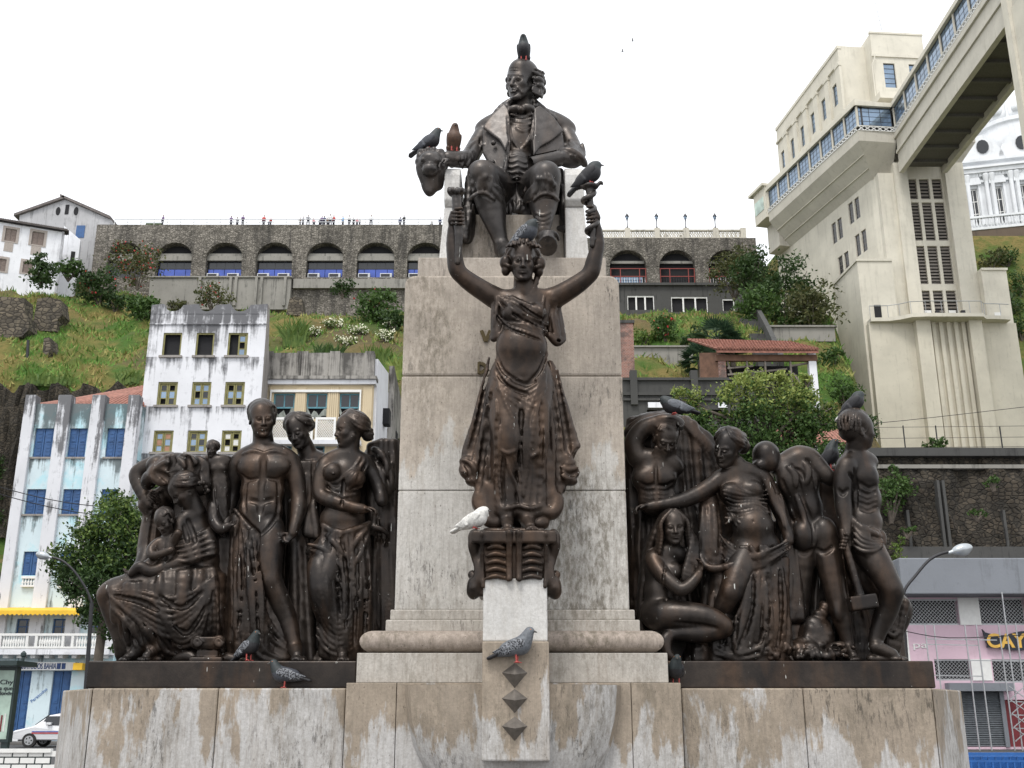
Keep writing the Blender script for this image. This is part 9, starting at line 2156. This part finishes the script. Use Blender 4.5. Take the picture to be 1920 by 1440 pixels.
def rail_fence(name, label, Y, px0, px1, ytop, mat, pitch, rows, bw=.03, back=None):
 f = Frame((0, Y, 0), (1, 0, 0)); a0, a1 = XY(px0, ytop, Y), XY(px1, ytop, Y); zt = ZY(ytop, Y); r = thing(name, (a0, Y, 0), label, 'fence'); hz = zt/rows
 def fb(n, *a): m = MB(); fbox(m, f, *a); return m.build(n, MAT[mat], r)
 fb('top_rail', a0, a1, zt - .06, zt, -.05, .05); first = None
 if back: m = MB(); fbox(m, f, a0, a1, .05, zt - .07, .0, .01); m.build('back_panel', MAT[back], r)
 for k in range(rows):
  z = zt - .12 - hz*(k + .35)
  if z < .05: break
  if not back: fb('rail', a0, a1, z, z + .035, -.02, .02)
  n = int((a1 - a0)/pitch)
  for i in range(n + 1):
   u = a0 + pitch*(i + .5*(k % 2));
   if u > a1 - .03: continue
   zz = z + .036; h = (hz - .04 if k else hz*.3) if not back else hz - .022
   if first is None or k == 0: m = MB(); fbox(m, f, u, u + bw, zz, zz + h, -.015, .015); o = m.build('bar', MAT[mat], r, loc=f(u, zz, 0)); first = o if k else None
   else: same(first, 'bar', r, f(u, zz, 0))
rail_fence('white_fence', 'white metal railing of staggered bars at the lower left corner', 19.0, -60, 98, 1404, 'white_paint', .26, 9, .235, 'shelter_green')
rail_fence('blue_fence', 'blue metal railing at the lower right corner', 22.0, 1810, 2010, 1411, 'stall_blue', .14, 5)
MB_ = MB().box(XY(1810, 1415, 22.3), XY(2010, 1415, 22.3), 22.25, 23.6, .02, ZY(1418, 22.3)); tag(MB_.build('blue_stall', MAT['stall_blue']), 'low blue market stall box behind the blue railing at lower right', 'stall')
def lamp(name, label, Y, pole_x, pts, head, hs):
 r = thing(name, (XY(pole_x, 1200, Y), Y, 0), label, 'street lamp'); p = [Vector((XY(pole_x, 1250, Y), Y, 0))] + [P(a, b, Y) for a, b in pts]
 MB().tube(p[:2], [.08, .06], 8).build('pole', MAT['iron_dark'], r); q = smooth_path([tuple(v) for v in p[1:]], 4); MB().tube(q, .035, 8).build('arm', MAT['iron_dark'], r)
 c = ClayL(P(*head, Y), .012); d = 1 if hs > 0 else -1; a = abs(hs); c.e((0, 0, 0), (a, a*.52, a*.55), roll=-14*d, k=2); c.e((a*.15*d, a*.25, 0), (a*.6, a*.35, a*.42), roll=-14*d, k=2); c.c((-a*.8*d, a*.2, 0), a*.2, (-a*1.25*d, a*.32, 0), a*.16, 2); c.mesh('lamp_head', MAT['lamp_grey'], r)
lamp('street_lamp', 'curved street lamp with silver egg-shaped head at right', 25.0, 1692, [(1691, 1135), (1697, 1105), (1716, 1080), (1740, 1052), (1760, 1040), (1778, 1035)], (1804, 1030), 25)
lamp('street_lamp', 'slim street lamp reaching out left of the street tree', 33.0, 172, [(172, 1130), (162, 1105), (140, 1072), (118, 1052), (98, 1045)], (80, 1041), -22)
def cables():
 m = lambda pts: MB().tube(smooth_path([tuple(P(*p)) for p in pts], 4), .018, 5)
 for i, (lab, pts) in enumerate((('upper thin cable crossing the blue house', [(-20, 908, 40), (90, 936, 41), (200, 950, 42), (330, 945, 44)]), ('lower thin cable crossing the blue house', [(-20, 921, 40), (90, 950, 41), (200, 966, 42), (330, 960, 44)]), ('long thin cable rising across the base of the lift tower', [(1560, 800, 58), (1700, 788, 58), (1930, 762, 58)]), ('thin cable sagging across the pink shop', [(1690, 1182, 44), (1780, 1196, 44), (1930, 1190, 44)]))): tag(m(pts).build('cable', MAT['iron_dark']), lab, 'cable')
cables()
# ------------------------------------------------------------------ people along the hilltop
plain('skin', (0.22, 0.13, 0.09), 0.7); PCOL = {}
for nm, c in (('red', (.45, .04, .03)), ('dark blue', (.04, .05, .12)), ('purple', (.14, .08, .18)), ('white', (.62, .62, .62)), ('light blue', (.15, .32, .55)), ('black', (.02, .02, .02)), ('grey', (.25, .25, .27)), ('brown', (.20, .12, .07)), ('pink', (.55, .25, .28))): PCOL[nm] = plain('shirt_' + nm.replace(' ', '_'), c, .9)
plain('trousers', (0.05, 0.05, 0.07), 0.9)
def person_mesh(pose, seed):
 c = ClayL((0, 0, 0), .03, seed); rn = random.Random(seed); w = rn.uniform(-4, 4); y0 = 0 if pose != 'sit' else 38
 c.e((w*.4, -160 + y0, 2), (8.5, 11, 10), k=2); c.c((w*.4, -150 + y0, 0), 5, (0, -140 + y0, 0), 6, 3); c.e((0, -120 + y0, 0), (17, 22, 11), k=6); c.e((0, -95 + y0, 0), (15, 14, 11), k=6)
 for q in (-1, 1):
  if pose == 'lean' or pose == 'sit': c.t([(17*q, -134 + y0, 0, 5.5), (22*q, -112 + y0, 6, 5), (14*q, -104 + y0, 26, 4), (8*q, -104 + y0, 32, 4)], 3)
  elif pose == 'wide': c.t([(17*q, -134, 0, 5.5), (34*q, -122, 0, 5), (24*q, -98, 8, 4), (20*q, -92, 12, 4)], 3)
  else: c.t([(17*q, -134, 0, 5.5), (22*q, -108, 0, 5), (21*q, -85, 6, 4), (21*q, -76, 7, 4)], 3)
  if pose == 'sit': c.t([(8*q, -52, 0, 9), (10*q, -52, 30, 8), (10*q, -20, 36, 6), (10*q, -2, 38, 5)], 4); c.e((10*q, -3, 44), (5, 3, 9), k=2)
  else: c.t([(8*q, -88, 0, 10), ((9 + (5 if pose == 'wide' else 0))*q, -48, 3*q, 7.5), ((10 + (7 if pose == 'wide' else 0))*q, -6, -2, 5)], 4); c.e(((10 + (7 if pose == 'wide' else 0))*q, -3, 5), (5, 3, 11), k=2)
 o = c.mesh('person', [MAT['skin'], MAT['trousers'], PCOL['grey']]); me = o.data; z = np.array([p.center.z for p in me.polygons]); dz = -y0*.01
 hip = .92 if pose != 'sit' else .58; me.polygons.foreach_set('material_index', np.where(z > 1.48 + dz, 0, np.where(z < hip, 1, 2)).astype(np.int32)); bpy.data.objects.remove(o); return me
PM = {k: person_mesh(k, i) for i, k in enumerate(('stand', 'lean', 'wide', 'sit'))}
ORD = 'first second third fourth fifth sixth seventh eighth ninth tenth eleventh twelfth thirteenth fourteenth fifteenth sixteenth seventeenth eighteenth nineteenth twentieth twenty-first twenty-second twenty-third twenty-fourth twenty-fifth twenty-sixth twenty-seventh twenty-eighth'.split()
def people():
 L_ = [(297, 'purple', 'stand', 1), (426, 'purple', 'lean', 1), (437, 'grey', 'lean', .95), (449, 'purple', 'lean', 1), (488, 'red', 'stand', 1.05), (497, 'dark blue', 'lean', .62), (502, 'red', 'stand', .78), (557, 'brown', 'lean', .85), (562, 'grey', 'lean', 1), (573, 'grey', 'wide', 1), (583, 'pink', 'sit', 1.0), (594, 'grey', 'lean', .8), (599, 'purple', 'stand', .92), (603, 'dark blue', 'lean', 1), (609, 'brown', 'stand', 1), (615, 'white', 'wide', 1.08), (621, 'red', 'stand', 1.04), (638, 'light blue', 'lean', 1.02), (651, 'white', 'stand', .98), (659, 'black', 'lean', .85), (665, 'pink', 'lean', .82), (671, 'white', 'lean', .68), (692, 'white', 'wide', 1.06), (747, 'dark blue', 'stand', .98), (755, 'black', 'lean', .98), (808, 'white', 'sit', .7), (823, 'dark blue', 'stand', .92)]
 adj = {'stand': 'standing upright', 'lean': 'leaning on the rail', 'wide': 'with elbows out', 'sit': 'sitting'}
 for i, (px, col, pose, s_) in enumerate(L_):
  o = bpy.data.objects.new('person', PM[pose]); _link(o, None, (XAL(px), YA + .55 + .25*(i % 3), ZAL)); o.scale = (1.14*s_,)*3; o.rotation_euler.z = R((i*53) % 60 - 30)
  o.material_slots[2].link = 'OBJECT'; o.material_slots[2].material = PCOL[col]; tag(o, f'person in {col} top {adj[pose]}, {ORD[i]} from the left along the hilltop', 'person', 'people along the hilltop railing')
 for px, col, lab in ((1241, 'red', 'person in red behind the pierced balustrade, nearest the second lantern'), (1253, 'dark blue', 'person in dark blue behind the pierced balustrade, between two lanterns'), (1281, 'black', 'person in black behind the pierced balustrade beside the third lantern')):
  o = bpy.data.objects.new('person', PM['stand']); _link(o, None, (XAR(px), YA2 + 1.2, ZAR - .25)); o.material_slots[2].link = 'OBJECT'; o.material_slots[2].material = PCOL[col]; tag(o, lab, 'person', 'people behind the pierced balustrade')
 m = MB(); f = Frame((0, YA + .6, 0), (1, 0, 0)); fbox(m, f, XAL(265), XAL(295), ZAL + .01, ZAL + .55, 0, 1); tag(m.build('planter', MAT['leaf_mid']), 'low green planter box on top of the arcade beside the first person', 'planter')
people()
# ------------------------------------------------------------------ pigeons
for nm, c in (('slate', (.045, .05, .062)), ('dark', (.014, .014, .017)), ('pale', (.11, .12, .135)), ('white', (.62, .61, .58)), ('brown', (.075, .038, .022)), ('neck', (.02, .027, .029))): plain('plumage_' + nm, c, .6, 0, .3, 60)
plain('pigeon_leg', (0.45, 0.08, 0.07), .6); plain('beak', (.06, .055, .05), .5); plain('eye_orange', (.5, .15, .02), .3)
def m_check():
 t = NT('plumage_check'); v = t.vor(85, (1, 1, 1)); c = t.mix(t.ramp(v, (.40, 0), (.60, 1)), (.018, .019, .023), (.20, .21, .23)); MAT['plumage_check'] = t.done(c, .6)
m_check()
def pigeon(label, px, py, Y, yaw, pitch=12, body='slate', wing='check', s=1.0, look=0, crouch=False, tail='dark', headless=False):
 """feet at (px, py); yaw 0 = facing right, 90 = facing the viewer"""
 base = P(px, py, Y); r = thing('pigeon', base, label, 'pigeon', 'pigeons on the monument')
 pm = math.cos(R(pitch)), math.sin(R(pitch)); hip = (0, -9 if not crouch else -5)
 def T(x, y, d): return (hip[0] + x*pm[0] + y*pm[1], hip[1] - x*pm[1] + y*pm[0], d)     # body axis tilted up in front
 c = ClayL((0, 0, 0), .0075); c.e(T(0, -2, 0), (10.5, 6.0, 6.2), roll=-pitch, k=3); c.e(T(5, -1.6, 0), (6.5, 6.2, 5.8), roll=-pitch, k=3)
 nk = T(9, -5, 0); hd = (nk[0] + (3.2 if not crouch else 2.6), nk[1] - (6.2 if not crouch else 2.2), look*2.0)
 c.t([(*T(6, -2.5, 0), 5.2), (*nk, 4.2), (hd[0] - .6, hd[1] + 1, hd[2], 2.9)], 2); c.e(hd, (3.3, 2.8, 2.7), k=1.2); c.c(T(-7, -1.5, 0), 4, T(-12, -.5, 0), 2.6, 3)
 b = c.mesh('body', [MAT['plumage_' + body], MAT['plumage_neck' if body in ('slate', 'dark') else 'plumage_' + body]], r, loc=base) if False else None
 def put(c_, name, mats):
  o = c_.mesh(name, mats, None); o.parent = r; o.matrix_parent_inverse = Matrix(); o.location = (0, 0, 0); return o
 b = put(c, 'body', [MAT['plumage_' + body], MAT['plumage_neck'] if body in ('slate', 'dark') else MAT['plumage_' + body]])
 me = b.data; xx = np.array([[p.center.x, p.center.z] for p in me.polygons]); nn = (xx[:, 0]*100 > nk[0] - 3.5) & (-xx[:, 1]*100 < nk[1] + 2.5); me.polygons.foreach_set('material_index', nn.astype(np.int32))
 t = ClayL((0, 0, 0), .006)
 for k in range(-3, 4): t.c(T(-10, -1, k*.5), 1.4, T(-21 + abs(k)*.4, .8, k*1.0), 1.0, .6)
 put(t, 'tail', MAT['plumage_' + tail])
 for q in (-1, 1):
  w = ClayL((0, 0, 0), .006); w.e(T(1, -2.8, 4.9*q), (8.5, 4.2, 1.7), roll=-pitch - 4, yaw=-8*q, k=1.5)
  for k in range(5): w.c(T(-4, -3.6 + k*1.1, 5.0*q), 1.5, T(-15.5 + k*1.7, -2.0 + k*.9, 3.0*q), .7, .5)
  put(w, 'wing', MAT['plumage_' + wing])
  l = ClayL((0, 0, 0), .005); fx = hip[0] + 1; l.c((fx, hip[1] + 2, 2.4*q), .9, (fx + .4, -.8, 2.4*q), .55, .4)
  for a in (-.5, 0, .5, 3.14): l.c((fx + .4, -.6, 2.4*q), .5, (fx + .4 + 3.0*math.cos(a)*(1 if a < 3 else .6), -.3, 2.4*q + 3.0*math.sin(a)), .3, .3)
  put(l, 'leg', MAT['pigeon_leg']); e = ClayL((0, 0, 0), .003); e.e((hd[0] + 1.0, hd[1] - .6, hd[2] + 2.3*q), (.6, .6, .5), k=.1); put(e, 'eye', MAT['eye_orange'])
 k_ = ClayL((0, 0, 0), .004); k_.c((hd[0] + 2.6, hd[1] + .4, hd[2]), 1.0, (hd[0] + 5.2, hd[1] + 1.2, hd[2]), .4, .3); put(k_, 'beak', MAT['beak'])
 r.rotation_euler = (0, 0, R(-yaw)); r.scale = (.92*s,)*3
S_ = 1.0
pigeon('checkered grey pigeon on the topmost pyramid stud of the pier', 966, 1243, 7.56, 12, 14, 'pale', 'check', 1.05)
pigeon('white pigeon on the left end of the scroll bracket', 888, 992, 7.8, 25, 16, 'white', 'white', 1.0, crouch=True, tail='white')
pigeon('checkered pigeon on the head of the bronze woman', 984, 457, 8.0, 40, 22, 'slate', 'check', 1.15, crouch=True)
pigeon('dark pigeon on the crown of the seated bronze man', 982, 116, 9.25, 95, 50, 'dark', 'dark', 1.1)
pigeon('dark pigeon on the lion mask at the left chair arm', 803, 288, 9.05, 8, 28, 'dark', 'slate', 1.1)
pigeon('brown pigeon beside the sleeve on the left chair arm', 851, 286, 9.1, 75, 62, 'brown', 'brown', 1.15)
pigeon('black pigeon on the snake staff held by the bronze woman', 1104, 346, 7.95, 10, 36, 'dark', 'dark', 1.15, crouch=True)
pigeon('barred grey pigeon on the raised arm of the old man', 1268, 777, 8.6, 175, 8, 'dark', 'pale', 1.05, crouch=True)
pigeon('black pigeon with white tail on the hammer worker', 1601, 772, 8.75, 15, 34, 'dark', 'dark', 1.0, tail='white', crouch=True)
pigeon('grey pigeon walking on the ledge before the left plinth', 536, 1290, 8.28, 172, 6, 'slate', 'check', 0.95)
pigeon('checkered pigeon at the feet of the bronze youth', 464, 1239, 8.42, 35, 24, 'dark', 'check', 0.95)
pigeon('black pigeon at the inner corner of the right plinth', 1268, 1284, 8.26, 100, 4, 'dark', 'dark', 1.0, look=-1)
pigeon('black pigeon perched behind the bent worker, near his elbow', 1556, 884, 8.95, 20, 45, 'dark', 'dark', 1.1)
def far_bird(label, px, py, Y):
 c = P(px, py, Y); m = MB(); a = Vector((.55, 0, .25));
 m.tube([c + Vector((-.28, 0, 0)), c, c + Vector((.3, 0, .03))], [.03, .09, .04], 6)
 for q in (-1, 1): m.add([c + Vector((.1, 0, .05)), c + Vector((-.1, 0, .05)), c + Vector((-.12, .5*q, .3)), c + Vector((.1, .42*q, .28)), c + Vector((.1, 0, .02)), c + Vector((-.1, 0, .02))], [(0, 1, 2, 3), (4, 3, 2, 5)])
 tag(m.build('flying_bird', MAT['plumage_pale'], None, loc=c), label, 'bird')
far_bird('upper tiny bird flying in the white sky', 1186, 77, 170); far_bird('lower tiny bird flying in the white sky', 1167, 97, 180)
